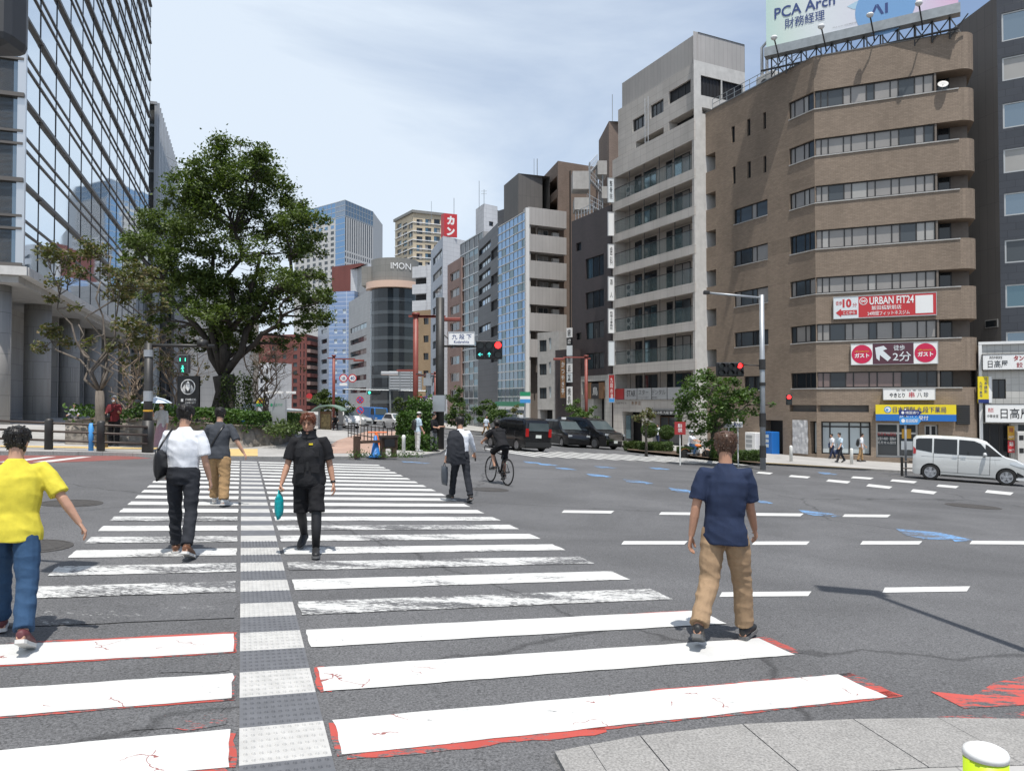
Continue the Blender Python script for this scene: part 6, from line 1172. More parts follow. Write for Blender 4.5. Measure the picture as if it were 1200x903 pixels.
# --- planters, cone and barrier at the corner
b = gp(440, 534.5, .1); t = thing('traffic_cone', 'blue traffic cone between two wooden planters at the corner kerb', 'traffic cone', b); one('cone', lambda m: m.lathe(b, [(.2, .03), (.17, .06), (.05, .74), (.02, .76)], 'cone_blue', 16), t, True); one('base', lambda m: m.box((b.x-.22, b.y-.22, b.z-.02), (b.x+.22, b.y+.22, b.z+.035), 'cone_blue'), t)
b = gp(441, 521, .1); t = thing('traffic_cone', 'orange cone bar tops behind the blue cone', 'barrier', b); one('cone', lambda m: m.lathe(b, [(.2, .0), (.17, .05), (.05, .6), (.02, .62)], 'cone_orange', 12), t); one('bar', lambda m: m.tube([up(b, .6)-Vector((.4, 0, 0)), up(b, .6)+Vector((.5, 0, 0))], .04, 'cone_orange', 6), t)
for px0, px1, lab in ((417, 424, 'dark wooden barrier post overgrown with weeds at the kerb beside the blue cone'), (447, 466, 'wooden planter box with a small notice board and weeds beside the blue cone')):
 a, c = gp(px0, 535, .1), gp(px1, 535, .1); f = Fr((a.x, a.y), (c.x, c.y)); t = thing('planter_box' if px0 > 430 else 'wooden_barrier', lab, 'planter' if px0 > 430 else 'barrier', a); z = a.z
 if px0 > 430: one('board', lambda m: m.fbox(f, 0, f.w, -.08, 0, z+.28, z+.68, 'wood_dark'), t); one('top_rail', lambda m: m.fbox(f, -.03, f.w+.03, -.12, .03, z+.68, z+.76, 'rail_brown'), t); one('notice', lambda m: m.fbox(f, .12, f.w*.8, .0, .02, z+.36, z+.62, 'black'), t); one('leg', lambda m: [m.fbox(f, a_, a_+.16, -.14, 0, z-.05, z+.7, 'wood_dark') for a_ in (0.02, f.w-.2)], t)
 else: one('post', lambda m: m.fbox(f, 0, .18, -.18, 0, z-.05, z+.72, 'wood_dark'), t); one('rail', lambda m: m.fbox(f, .18, 1.2, -.12, -.04, z+.45, z+.55, 'wood_dark'), t)
b = gp(473, 532, .1); t = thing('bollard', 'white plastic bollard next to the planter box at the corner', 'bollard', b); one('post', lambda m: m.lathe(b, [(.07, 0), (.07, .6), (.085, .66), (.06, .74), (.02, .76)], 'bollard_white', 12), t, True)
# --- lime bollard with a white cap at the near kerb
c = at(1155, 881, 2.12); b = Vector((c.x, c.y, zg(c.x, c.y))); t = thing('bollard', 'bright lime bollard with a rounded white cap on the stone kerb', 'bollard', b); h = c.z-b.z
one('post', lambda m: m.lathe(b, [(.056, 0), (.056, h-.012)], 'lime', 24), t, True); one('cap', lambda m: m.lathe(up(b, h-.012), [(.058, 0), (.058, .012), (.054, .02), (.04, .027), (.018, .031), (.001, .032)], 'frame_white', 24), t, True)
# --- pole whose shadow falls on the road (stands beside the camera, out of view)
sv = -sdir/sdir.z; tip = gp(1010, 694); hp = 9.0; hb = tip-sv*hp; base = hb+Vector((.15, -.25, 0)); base = Vector((hb.x+.1, hb.y-.1, zg(hb.x, hb.y)))
T = thing('street_lamp', 'tall grey lamp pole with a flat rectangular head standing at the near kerb', 'street lamp', base); top = Vector((hb.x, hb.y, zg(base.x, base.y)+hp))
one('pole', lambda m: m.tube([base, top+Vector((.1, -.1, -.05))], [.07, .05], 'post_grey', 10), T, True); one('lamp_head', lambda m: m.fbox(Fr((top.x-.45, top.y+.12), (top.x+.25, top.y-.02)), 0, .72, -.15, .15, top.z-.05, top.z+.05, 'steel_grey'), T)
q = at(797, 502, 33); f = facing(q); sign('banner_sign', 'small dark red notice board on a post among the hedges', 'sign', f, -.24, .24, 0, zat(509, 33), zat(494, 33), .04, 'sign_darkred', [('駐\n禁', .3, .7, .2, .85, 'sign_white', .02)], lambda t, a0, c0, W, H, b_: one('pole', lambda m: m.tube([(q.x, q.y+.03, zg(q.x, 33)), (q.x, q.y+.03, c0)], .03, 'bollard_white', 6), t))
# -- trees, hedges and ivy
def leaf_mat(name, c1, c2, c3):
 m = bpy.data.materials.new(name); m.use_nodes = True; MATS[name] = m; t = m.node_tree; N = t.nodes.new; K = t.links.new
 b = t.nodes['Principled BSDF']; b.inputs['Roughness'].default_value = .5; b.inputs['Specular IOR Level'].default_value = .35
 g = N('ShaderNodeNewGeometry'); r = N('ShaderNodeValToRGB'); e = r.color_ramp.elements; e[0].color = (*c1, 1); e[1].color = (*c3, 1); q = e.new(.5); q.color = (*c2, 1)
 K(g.outputs['Random Per Island'], r.inputs[0]); K(r.outputs[0], b.inputs['Base Color'])
 tr = N('ShaderNodeBsdfTranslucent'); v = N('ShaderNodeVectorMath'); v.operation = 'MULTIPLY'; v.inputs[1].default_value = (1.3, 1.5, .5); K(r.outputs[0], v.inputs[0]); K(v.outputs[0], tr.inputs[0])
 mx = N('ShaderNodeMixShader'); mx.inputs[0].default_value = .3; K(b.outputs[0], mx.inputs[1]); K(tr.outputs[0], mx.inputs[2]); K(mx.outputs[0], t.nodes['Material Output'].inputs[0])
leaf_mat('leaf_deep', (.034, .055, .015), (.054, .083, .022), (.09, .125, .032)); leaf_mat('leaf_big', (.042, .065, .016), (.07, .102, .025), (.118, .158, .04)); leaf_mat('leaf_fresh', (.045, .085, .020), (.07, .125, .028), (.105, .165, .04)); leaf_mat('leaf_dry', (.07, .085, .03), (.10, .11, .042), (.16, .12, .06)); leaf_mat('leaf_ivy', (.03, .07, .014), (.055, .11, .022), (.09, .16, .035)); leaf_mat('leaf_hedge', (.035, .065, .016), (.055, .095, .024), (.085, .135, .035))
mat('bark', (.085, .072, .06), .9, var=.45, vscale=9, bump=1, bscale=22, stretch=(1, 1, .3)); mat('bark_dark', (.045, .038, .032), .9, var=.45, vscale=9, bump=1, bscale=22, stretch=(1, 1, .3)); mat('bark_pale', (.13, .11, .09), .9, var=.35, vscale=8, bump=.6, bscale=22, stretch=(1, 1, .3)); mat('twig', (.25, .19, .14), .9, var=.3)
def leaf_mesh(name, parent, pts, size, mt, rr, flat=.55, aspect=.6):
 org = ORG.get(parent, Vector((0, 0, 0))); V = []; F = []
 for p in pts:
  s = size*rr.uniform(.65, 1.35)
  n = Vector((rr.gauss(0, 1)*flat, rr.gauss(0, 1)*flat, rr.uniform(.3, 1)*(1 if rr.random() < .8 else -1))).normalized(); a = n.orthogonal().normalized(); a.rotate(Matrix.Rotation(rr.uniform(0, 6.28), 3, n)); b = n.cross(a)
  q = p-org; k = len(V)
  V += [q-a*s*.5, q+b*s*aspect*.5-n*s*.1, q+a*s*.5, q-b*s*aspect*.5-n*s*.1]; F.append((k, k+1, k+2, k+3))
 me = bpy.data.meshes.new(name); me.from_pydata(V, [], F); me.materials.append(MATS[mt]); o = bpy.data.objects.new(name, me); COL.objects.link(o)
 if parent is not None: o.parent = parent; ORG[o] = org
 return o
def clump_pts(c, r, n, rr, sub=9, fl=.34, pad=.45):
 """sprays of leaves: small flattened pads spread through a lumpy ellipsoid"""
 out = []; S = []
 for _ in range(sub):
  d = Vector((rr.gauss(0, 1), rr.gauss(0, 1), rr.gauss(0, 1))).normalized()*(rr.random()**.4); S.append((c+Vector((d.x*r[0], d.y*r[1], d.z*r[2])), rr.uniform(.6, 1.3)))
 rm = (r[0]+r[2])/2*pad
 for _ in range(n):
  s, k = rr.choice(S); out.append(s+Vector((rr.gauss(0, rm*k*.55), rr.gauss(0, rm*k*.55), rr.gauss(0, rm*k*fl)-.0)))
 return out
def limb_path(a, b, rr, sag=.12, n=5):
 L_ = (b-a).length; P = [a]
 for i in range(1, n):
  t = i/n; P.append(a.lerp(b, t)+Vector((rr.gauss(0, 1), rr.gauss(0, 1), 0))*L_*.05+Vector((0, 0, 1))*L_*sag*math.sin(t*math.pi)*(.6 if t < .5 else .4))
 return P+[b]
def grow(m, a, b, r0, r1, mt, rr, sag=.1, n=5): P = limb_path(a, b, rr, sag, n); m.tube(P, [r0+(r1-r0)*(i/(len(P)-1))**.8 for i in range(len(P))], mt, 7); return P
def px_tree(name, label, cat, base, d, fork, clumps, leaf, size, bark, trunk_r, seed, group=None, depth=2.0, per=900, twig=3, limbs=None, sub=9, lk=1.0):
 """clumps: (px, py, radius px, density) in the photo, spread in depth around d"""
 rr = random.Random(seed); T = thing(name, label, cat, base, group); fk = [at(x, y, d+rr.uniform(-.2, .2)) for x, y in fork]
 pts = []; m = MB(); top = fk[0]
 P = [Vector(base)-Vector((0, 0, .15))]+[Vector(base).lerp(top, t)+Vector((rr.gauss(0, .05), rr.gauss(0, .05), 0))*trunk_r*3 for t in (.33, .66)]+[top]
 m.tube(P, [trunk_r*1.35, trunk_r*1.02, trunk_r*.92, trunk_r*.95], bark, 12)
 C = []
 for (px, py, rp, dens) in clumps:
  dd = d+rr.uniform(-depth, depth); c = at(px, py, dd); r = rp/FPX*d; C.append((c, r, dens)); pts += clump_pts(c, (r, r*1.1, r*.72), int(per*dens*(r**2)), rr, sub)
 nodes = [(top, trunk_r*.8)]
 for f in fk[1:]:
  P = grow(m, top, f, trunk_r*.62*lk, trunk_r*.24*lk, bark, rr, .06, 6); nodes += [(p, trunk_r*lk*(.5-.22*i/len(P))) for i, p in enumerate(P[1:])]
 for c, r, dens in C:
  q, rad = min(nodes, key=lambda n_: (n_[0]-c).length+(3 if n_[0].z > c.z+.3 else 0)); P = grow(m, q, c+Vector((0, 0, -r*.2)), max(.02, rad*.6), max(.008, trunk_r*.04), bark, rr, .05, 5)
  for k in range(twig):
   p = P[rr.randrange(2, len(P))]; e = c+Vector((rr.gauss(0, r*.6), rr.gauss(0, r*.6), rr.gauss(0, r*.4))); m.tube(limb_path(p, e, rr, .05, 3), [max(.012, trunk_r*.06), .012, .008, .004], bark, 5)
 m.build('trunk', T, smooth=True, recalc=False); leaf_mesh('crown', T, pts, size, leaf, rr); return T, C
# --- the big zelkova
zk = [(272, 187, 30, 1), (298, 196, 27, 1), (240, 203, 27, 1), (322, 214, 25, 1), (262, 215, 34, 1), (215, 228, 28, 1), (342, 236, 27, 1), (295, 232, 32, .95), (240, 240, 34, 1), (180, 262, 27, 1), (205, 262, 30, 1), (357, 262, 24, 1.1), (335, 262, 26, .9), (160, 283, 20, 1), (188, 290, 26, 1), (225, 278, 30, 1), (265, 262, 30, .8), (365, 284, 20, 1.1), (345, 292, 22, .9), (152, 303, 12, .8), (210, 312, 26, 1), (245, 300, 24, .7), (300, 262, 26, .55), (322, 290, 22, .45), (285, 290, 26, .5), (310, 315, 24, .5), (255, 330, 30, 1), (228, 335, 26, 1), (195, 330, 20, .9), (285, 335, 28, .9), (340, 325, 24, .9), (368, 322, 18, 1), (382, 345, 13, 1.1), (362, 350, 22, 1.1), (335, 350, 24, 1), (305, 358, 26, 1), (270, 365, 28, 1), (240, 365, 22, .9), (210, 352, 16, .7), (380, 372, 14, 1.1), (358, 376, 16, 1), (325, 380, 18, .9), (295, 388, 20, .8), (262, 392, 20, .7), (232, 388, 14, .6), (350, 396, 9, .8), (185, 372, 12, .8), (200, 385, 11, .7), (167, 345, 14, .7), (300, 403, 13, .8), (240, 408, 13, .7), (272, 405, 15, .8), (330, 402, 12, .8), (216, 400, 10, .7), (300, 175, 14, .6), (282, 168, 8, .6)]
base = at(265, 497, 32.5); px_tree('zelkova_tree', 'large spreading dark green zelkova with an ivy-clad trunk, in the stone planter', 'tree', base, 32.5, [(262, 440), (225, 330), (250, 290), (275, 270), (305, 300), (340, 300), (190, 330), (330, 370), (270, 350)], zk, 'leaf_big', .14, 'bark_dark', .48, 2, depth=3.0, per=1900, sub=14, lk=.62)
TZ = bpy.data.objects['zelkova_tree']; rr = random.Random(8); pts = []
for _ in range(2600):
 a = rr.uniform(0, 6.28); h = rr.random()**1.3; p = base.lerp(at(272, 440, 32.3), h); q = .62-.12*h+rr.gauss(0, .06)+(.5*(1-h)**3); pts.append(p+Vector((math.cos(a)*q*1.1+.25, math.sin(a)*q-.05, rr.gauss(0, .1))))
leaf_mesh('ivy', TZ, [p for p in pts if p.x > base.x-.1 or rr.random() < .25], .12, 'leaf_deep', rr)
# --- sparse street tree by the glass office
b = gp(119, 524, .1); px_tree('street_tree', 'thin street tree with sparse yellowing leaves, behind the guard rail', 'tree', b, b.y+.2, [(117, 458), (92, 380), (70, 345), (118, 330), (140, 340), (165, 380), (52, 390), (130, 300)], [(55, 296, 14.5, 0.5), (75, 305, 17.4, 0.55), (110, 296, 20.3, 0.6), (95, 320, 13.0, 0.4), (122, 318, 13.0, 0.4), (150, 330, 21.8, 0.7), (165, 320, 18.8, 0.7), (140, 345, 17.4, 0.5), (68, 330, 13.0, 0.4), (62, 388, 14.5, 0.6), (48, 407, 10.2, 0.6), (78, 402, 10.2, 0.5), (105, 400, 8.7, 0.4), (150, 380, 17.4, 0.5), (168, 395, 17.4, 0.6), (133, 405, 11.6, 0.4), (182, 335, 15.9, 0.6), (186, 360, 14.5, 0.5), (88, 360, 8.7, 0.3), (150, 420, 10.2, 0.3), (60, 350, 10.2, 0.4)], 'leaf_dry', .14, 'bark_pale', .15, 4, depth=1.1, per=2300, twig=7, sub=22, lk=.55)
# --- twiggy shrubs behind the planter
def twigs(name, label, px0, px1, y0, y1, d, seed, n=60, leaf=.35):
 rr = random.Random(seed); b = at((px0+px1)/2, y1, d); T = thing(name, label, 'shrub', b, 'bare twiggy shrubs behind the planter'); m = MB(); pts = []
 for k in range(7):
  s = at(px0+(px1-px0)*(.2+.6*rr.random()), y1+4, d+rr.uniform(-.8, .8)); e = at(px0+(px1-px0)*rr.random(), y0+(y1-y0)*rr.uniform(0, .3), d+rr.uniform(-1, 1)); P = grow(m, s, e, .06, .012, 'twig', rr, .02, 6)
  for q in range(n//7):
   p = P[rr.randrange(1, len(P))]; t = p+Vector((rr.gauss(0, .7), rr.gauss(0, .7), rr.uniform(.1, 1.1))); m.tube(limb_path(p, t, rr, .05, 3), [.022, .016, .01, .005], 'twig', 4)
   for _ in range(3): u = t.lerp(p, rr.uniform(.1, .8)); m.tube([u, u+Vector((rr.gauss(0, .3), rr.gauss(0, .3), rr.uniform(.1, .6)))], [.01, .004], 'twig', 3)
   if rr.random() < leaf: pts += clump_pts(t, (.3, .3, .25), 45, rr, 3)
 m.build('branches', T, recalc=False)
 if pts: leaf_mesh('crown', T, pts, .11, 'leaf_dry', rr)
twigs('bare_shrub', 'tangle of bare tan twigs beside the zelkova trunk, towards the map board', 286, 326, 395, 492, 37, 1, 110, .12)
twigs('bare_shrub', 'thin twiggy shrub with few leaves behind the black board', 182, 232, 385, 494, 36, 2, 90, .4)
twigs('bare_shrub', 'leafy thin shrub between the sparse street tree and the dark signal pole', 140, 172, 395, 500, 34, 3, 70, .35)
# --- round leafy tree on the far pavement
b = gp(836, 531, .12); px_tree('leafy_tree', 'dense bright leafy tree over the hedges in front of the brick office', 'tree', b, 34, [(836, 505), (815, 475), (850, 470), (875, 475), (835, 455)], [(828, 441, 13, 1), (812, 452, 16, 1), (845, 447, 16, 1), (862, 456, 16, 1), (830, 462, 20, 1), (802, 466, 12, 1), (878, 464, 15, 1), (892, 472, 9, .9), (855, 472, 20, 1), (812, 482, 17, 1), (838, 486, 20, 1), (866, 487, 16, .9), (820, 502, 16, 1), (848, 506, 16, 1), (800, 488, 10, .8), (884, 484, 9, .7), (832, 518, 13, .8), (905, 474, 5, .6)], 'leaf_fresh', .15, 'bark', .14, 6, depth=1.3, per=1100, sub=12)
for (x, y, d, cl, lab, lf) in (
 (681, 521, 56, [(681, 477, 13, 1), (672, 488, 13, 1), (692, 489, 12, 1), (682, 496, 14, .9), (696, 480, 7, .8)], 'small leafy street tree behind the black minivan and under the red lamp post', 'leaf_fresh'),
 (757, 524, 40, [(757, 481, 9, .8), (750, 489, 8, .7), (765, 487, 9, .8), (758, 495, 7, .5)], 'slender young tree with a thin trunk at the soba shop entrance', 'leaf_dry'),
 (573, 519, 66, [(573, 474, 10, 1), (565, 482, 10, 1), (581, 481, 10, 1), (572, 490, 13, 1), (590, 486, 8, .8)], 'small rounded street tree behind the cyclist, in front of the charcoal office', 'leaf_hedge'),
 (536, 520, 62, [(536, 460, 8, .9), (533, 470, 11, 1), (540, 480, 11, 1), (531, 489, 11, 1), (541, 497, 10, .9), (548, 490, 7, .7)], 'narrow upright street tree beside the dark signal pole', 'leaf_hedge'),
 (604, 517, 68, [(603, 480, 7, .8), (608, 488, 6, .7)], 'very small thin tree between the rounded street tree and the shop sign', 'leaf_dry'),
 (382, 512, 66, [(372, 466, 9, 1), (384, 462, 10, 1), (396, 468, 10, 1), (378, 474, 12, 1), (390, 478, 12, 1), (402, 474, 8, .9), (408, 478, 7, .9)], 'broad dark tree behind the bus shelter roof', 'leaf_deep'),
 (471, 505, 76, [(468, 471, 8, 1), (474, 478, 9, 1), (466, 484, 8, 1), (476, 487, 7, 1)], 'dark bushy tree behind the overhead lattice board', 'leaf_deep')):
 b = Vector((gx(x, d).x, d, zg(gx(x, d).x, d)+.1)); px_tree('street_tree', lab, 'tree', b, d, [(x, (y+cl[0][1])/2+4), (x-4, cl[0][1]+12), (x+4, cl[0][1]+10)], cl, lf, .17 if d < 60 else .2, 'bark', .07, x, depth=.9, per=900, twig=1, sub=8)
# --- hedges, topiary and ivy
def bush(name, label, cat, boxes, n, size, leaf, seed, group=None, ell=False):
 rr = random.Random(seed); c0 = boxes[0]; T = thing(name, label, cat, Vector((c0[0], c0[1], c0[2])), group); pts = []; m = MB()
 for (x, y, z, sx, sy, sz) in boxes:
  for _ in range(int(n)):
   if ell:
    d = Vector((rr.gauss(0, 1), rr.gauss(0, 1), rr.gauss(0, 1))).normalized()*rr.uniform(.86, 1.04); p = Vector((x+d.x*sx, y+d.y*sy, z+sz+d.z*sz))
   else:
    f = rr.random(); u, v, w_ = rr.uniform(-1, 1), rr.uniform(-1, 1), rr.uniform(0, 1)
    if f < .4: w_ = 1+rr.gauss(0, .05)
    elif f < .8: v = -1+rr.gauss(0, .07)
    else: u = rr.choice((-1, 1))+rr.gauss(0, .04)
    k = 1+.12*noise.noise(Vector((x+u*sx*1.5, y+v*sy, z+w_*sz*2))*1.7); p = Vector((x+u*sx, y+v*sy*k, z+w_*sz*k))
   pts.append(p)
  m.box((x-sx*.55 if ell else x-sx*.9, y-sy*.55 if ell else y-sy*.8, z+(.3*sz if ell else -.1)), (x+sx*.55 if ell else x+sx*.9, y+sy*.55 if ell else y+sy*.8, z+sz*(1.6 if ell else .9)), 'leaf_deep')
 m.build('stems', T); leaf_mesh('foliage', T, pts, size, leaf, rr, flat=.9); return T
def gbox(px, py, w_, h, dep, lift=.12): g = gp(px, py, lift); return (g.x, g.y+dep, g.z, w_, dep, h)
bush('topiary_bush', 'round clipped bush on the far kerb bed, taller of two', 'bush', [gbox(763, 529, .45, .62, .45)[:2]+(zat(520, 37)-.05, .50, .5, .46)], 1500, .09, 'leaf_hedge', 1, ell=True)
bush('topiary_bush', 'round clipped bush on the kerb bed, lower one beside the red notice board', 'bush', [gbox(783, 530.5, .4, .6, .4)[:2]+(zat(523, 36)-.05, .46, .46, .42)], 1400, .09, 'leaf_hedge', 2, ell=True)
bush('hedge', 'low clipped hedge under the round topiary bushes', 'hedge', [gbox(770, 528.5, 1.0, .5, .45), gbox(806, 533, .45, .42, .4)], 1500, .09, 'leaf_hedge', 3)
bush('hedge', 'low clipped hedge at the foot of the leafy tree and the vending machines', 'hedge', [gbox(873, 540.5, .95, .5, .45), gbox(848, 538, .5, .45, .4)], 1700, .09, 'leaf_hedge', 4)
bush('hedge', 'small low hedge by the balcony block entrance', 'hedge', [gbox(742, 526.5, .5, .45, .4)], 900, .1, 'leaf_deep', 5)
bush('corner_bush', 'dense green shrub around the dark signal pole and lamp post on the corner', 'bush', [gbox(476, 527, .45, 1.5, .6, .1), gbox(490, 526.5, .5, 2.1, .7, .1), gbox(506, 525, .35, 1.2, .5, .1), gbox(484, 528, .9, .6, .6, .1)], 2000, .13, 'leaf_ivy', 6)
rr = random.Random(12); pts = []
for _ in range(13000):
 i = rr.randrange(len(PE)-1); p = PE[i].lerp(PE[i+1], rr.random()); h = ph(p, i); back = rr.random()**1.4*2.2
 front = back < .12; lump = .22*noise.noise(Vector((p.x*.8, p.y*.8, 1)))
 if p.x < PE[1].x+1.2 and rr.random() < .8: continue
 drop = rr.random()**2*.45 if front else 0
 pts.append(Vector((p.x-.05*back, p.y+back+(-.14 if front else 0), p.z+h+.12+lump+rr.random()*.3-drop-(0 if front else .02))))
T = thing('ivy_bed', 'bed of bright ivy spilling over the stone planter wall', 'ivy', PE[2]); leaf_mesh('foliage', T, pts, .15, 'leaf_ivy', rr, flat=.8)
T = thing('hedge', 'dark rounded hedge beyond the planter, beside the grey-green board', 'hedge', PE[4]); pts = []
for _ in range(3500):
 q = PE[4].lerp(PE[5], rr.uniform(-.6, 1.1)); pts.append(q+Vector((rr.gauss(0, .25), rr.uniform(.1, 2.0), .75+rr.gauss(0, .13)+.15*noise.noise(q*1.2))))
leaf_mesh('foliage', T, pts, .14, 'leaf_deep', rr, flat=.8)
o = None; pts = []
for px in (417, 421, 426, 448, 452, 463, 467, 476, 482, 490):
 c = gp(px, 535.5, .1)
 for _ in range(60): pts.append(c+Vector((rr.gauss(0, .16), rr.gauss(0, .08), abs(rr.gauss(0, .12)))))
o = leaf_mesh('weeds', None, pts, .09, 'leaf_ivy', rr, flat=1.5, aspect=.3); tag(o, 'tufts of weeds along the corner kerb under the planters', 'weeds', kind='stuff')
tag(mark('planting_bed', [[gp(735, 527, .13), gp(790, 532.5, .13), gp(892, 543, .13), gp(892, 538, .13), gp(735, 523, .13)]], 'soil', .15), kind='structure')
# -- vehicles
def lerpl(P, x):
 if x <= P[0][0]: return P[0][1]
 for (a, b), (c, d) in zip(P, P[1:]):
  if x <= c: return b+(d-b)*(x-a)/(c-a) if c > a else d
 return P[-1][1]
mat('car_silver', (.56, .57, .56), .25, .15, .5, coat=1.0); mat('car_black', (.009, .009, .010), .22, 0, .35, coat=.45); mat('car_white', (.7, .7, .7), .25, 0, .5, coat=1.0); mat('car_blue', (.02, .14, .42), .3, 0, .5, coat=.8); mat('car_grey', (.16, .16, .17), .3, .3, .5, coat=1.0)
mat('car_glass', (.006, .007, .008), .03, 0, .7); mat('windscreen', (.07, .09, .095), .03, 0, .7); mat('tyre', (.012, .012, .012), .85); mat('alloy', (.45, .45, .46), .3, .9); mat('tail_red', (.35, .01, .01), .15, 0, .6); mat('headlamp', (.55, .58, .6), .08, .3, .6); mat('chrome', (.6, .6, .6), .12, 1); mat('plate', (.62, .65, .60), .5); mat('trim_black', (.012, .012, .012), .5)
class Car:
 def __init__(s, name, label, p, fwd, L, W, top, belt, wheels, paint, wr=.31, tumble=.16, nose=.10, tail=.05, bot=.2, group=None, arch=1.12, cat='car'):
  s.L, s.W, s.top, s.belt, s.paint, s.tumble, s.nose, s.tail, s.bot, s.wh, s.wr, s.ar = L, W, top, belt, paint, tumble, nose, tail, bot, wheels, wr, wr*arch
  s.T = thing(name, label, cat, p, group); f = Vector((fwd[0], fwd[1], 0)).normalized(); f = (f-GN*f.dot(GN)).normalized(); l = GN.cross(f)
  s.M = Matrix(((f.x, l.x, GN.x, p[0]), (f.y, l.y, GN.y, p[1]), (f.z, l.z, GN.z, p[2]), (0, 0, 0, 1))) @ Matrix.Scale(1.08 if L == 3.75 else 1, 4)
 def hw(s, x):
  t = min(1, max(0, (s.L-x)/.75)); r = min(1, max(0, x/.35)); return s.W/2*(1-s.nose*(1-t)**2.2)*(1-s.tail*(1-r)**2.5)
 def w(s, x, z):
  h, b, zt = s.hw(x), s.belt, max(p[1] for p in s.top)
  if z <= b: q = max(0, min(1, (z-s.bot)/(b-s.bot))); return h*(.94+.06*math.sin(min(1, q*1.25)*math.pi/2))*(1-.025*max(0, q-.6)/.4)
  return h*(.975-s.tumble*((z-b)/(zt-b))**1.15)
 def zb(s, x):
  z = s.bot
  for c in s.wh:
   if abs(x-c) < s.ar: z = max(z, s.wr+math.sqrt(s.ar**2-(x-c)**2))
  return z
 def put(s, mb, name, par=None, smooth=False, bevel=0.0): mb.v = [s.M @ v for v in mb.v]; return mb.build(name, par or s.T, smooth, bevel)
 def body(s):
  xs = {0, .04, .12, .25, s.L-.25, s.L-.12, s.L-.04, s.L}; xs |= {s.L*i/28 for i in range(29)}; xs |= {p[0] for p in s.top}
  for c in s.wh: xs |= {c+s.ar*math.cos(R(a)) for a in range(0, 181, 12)}; xs |= {c-s.ar-.001, c+s.ar+.001}
  xs = sorted(x for x in xs if 0 <= x <= s.L); S = [0, .1, .25, .42, .56, .68, .8, .9, .96, .988, 1]; m = MB(); rings = []
  for x in xs:
   zt, zb = lerpl(s.top, x), s.zb(x); e = min(1, x/.1, (s.L-x)/.1); ring = []
   zb2 = zb+(1-e)*.06
   for t in S:
    z = zb2+(zt-zb2)*t; y = s.w(x, z); y *= (1-.02*(1-e))
    if t > .9: y -= (t-.9)/.1*.05
    ring.append((y, z))
   ring += [(ring[-1][0]*.75, zt+.012), (ring[-1][0]*.35, zt+.02)]; rings.append([Vector((x, y, z)) for y, z in ring]+[Vector((x, -y, z)) for y, z in reversed(ring)])
  n = len(rings[0]); V = [v for r in rings for v in r]; F = [(i*n+k, i*n+k+1, (i+1)*n+k+1, (i+1)*n+k) for i in range(len(rings)-1) for k in range(n-1)]
  F += [tuple(range(n)), tuple((len(rings)-1)*n+k for k in range(n))]; m.add(V, F, s.paint); o = s.put(m, 'body', smooth=True)
  u = MB(); zc = s.wr*2+.12; u.box((.25, -s.W/2+.14, s.bot-.03), (s.L-.25, s.W/2-.14, zc), 'trim_black'); s.put(u, 'underbody')
  md = o.modifiers.new('edge', 'EDGE_SPLIT'); md.split_angle = R(38)
  return o
 def wheels(s, tw=.19, rim='alloy', spokes=5):
  for c in s.wh:
   for sd in (1, -1):
    y = sd*(s.W/2-.015); ax = (0, sd, 0); m = MB(); r = s.wr
    m.lathe((c, y-sd*tw, r), [(r*.6, 0), (r*.95, .0), (r, .03), (r, tw-.03), (r*.95, tw), (r*.68, tw+.004), (r*.66, tw-.03), (.02, tw-.03)], 'tyre', 26, ax); o = s.put(m, 'wheel')
    m = MB(); m.lathe((c, y, r), [(r*.67, -.02), (r*.67, .004), (r*.61, .002), (r*.60, -.02)], rim, 24, ax); m.lathe((c, y, r), [(r*.605, -.026), (.01, -.0255)], 'trim_black', 24, ax)
    for k in range(spokes):
     a = 2*math.pi*k/spokes+.3; d = Vector((math.cos(a), 0, math.sin(a))); t = Vector((-d.z, 0, d.x)); cc = Vector((c, y, r)); o_ = Vector((0, sd*.0, 0)); i_ = Vector((0, -sd*.022, 0))
     m.add([cc+d*.03-t*.035+o_, cc+d*.03+t*.035+o_, cc+d*r*.63+t*.045+o_, cc+d*r*.63-t*.045+o_]+[cc+d*.03-t*.035+i_, cc+d*.03+t*.035+i_, cc+d*r*.63+t*.045+i_, cc+d*r*.63-t*.045+i_], [(0, 1, 2, 3), (0, 4, 5, 1), (1, 5, 6, 2), (2, 6, 7, 3), (3, 7, 4, 0)], rim)
    m.lathe((c, y-sd*.01, r), [(.05, 0), (.05, .012), (.01, .015)], rim, 10, ax); s.put(m, 'rim', o)
 def side(s, name, lo, hi, mt, off=.008, n=14, par=None, sides=(1, -1)):
  for sd in sides:
   m = MB(); x0, x1 = max(lo[0][0], hi[0][0]), min(lo[-1][0], hi[-1][0]); N = 4
   G = [[None]*(N+1) for _ in range(n+1)]
   for i in range(n+1):
    x = x0+(x1-x0)*i/n; a, b = lerpl(lo, x), lerpl(hi, x)
    for j in range(N+1): z = a+(b-a)*j/N; G[i][j] = Vector((x, sd*(s.w(x, z)+off), z))
   for i in range(n):
    for j in range(N): m.quad(G[i][j], G[i+1][j], G[i+1][j+1], G[i][j+1], mt)
   s.put(m, name, par, True)
 def top_strip(s, name, x0, x1, f, mt, off=.014, n=8):
  m = MB(); P = []
  for i in range(n+1):
   x = x0+(x1-x0)*i/n; z = lerpl(s.top, x); P.append((x, s.w(x, z)*f, z))
  for i in range(n):
   (a, ya, za), (b, yb, zb) = P[i], P[i+1]
   for q in range(6): l0, l1 = -1+q/3, -1+(q+1)/3; m.quad(Vector((a, ya*l0, za+off+.012*(1-l0*l0))), Vector((b, yb*l0, zb+off+.012*(1-l0*l0))), Vector((b, yb*l1, zb+off+.012*(1-l1*l1))), Vector((a, ya*l1, za+off+.012*(1-l1*l1))), mt)
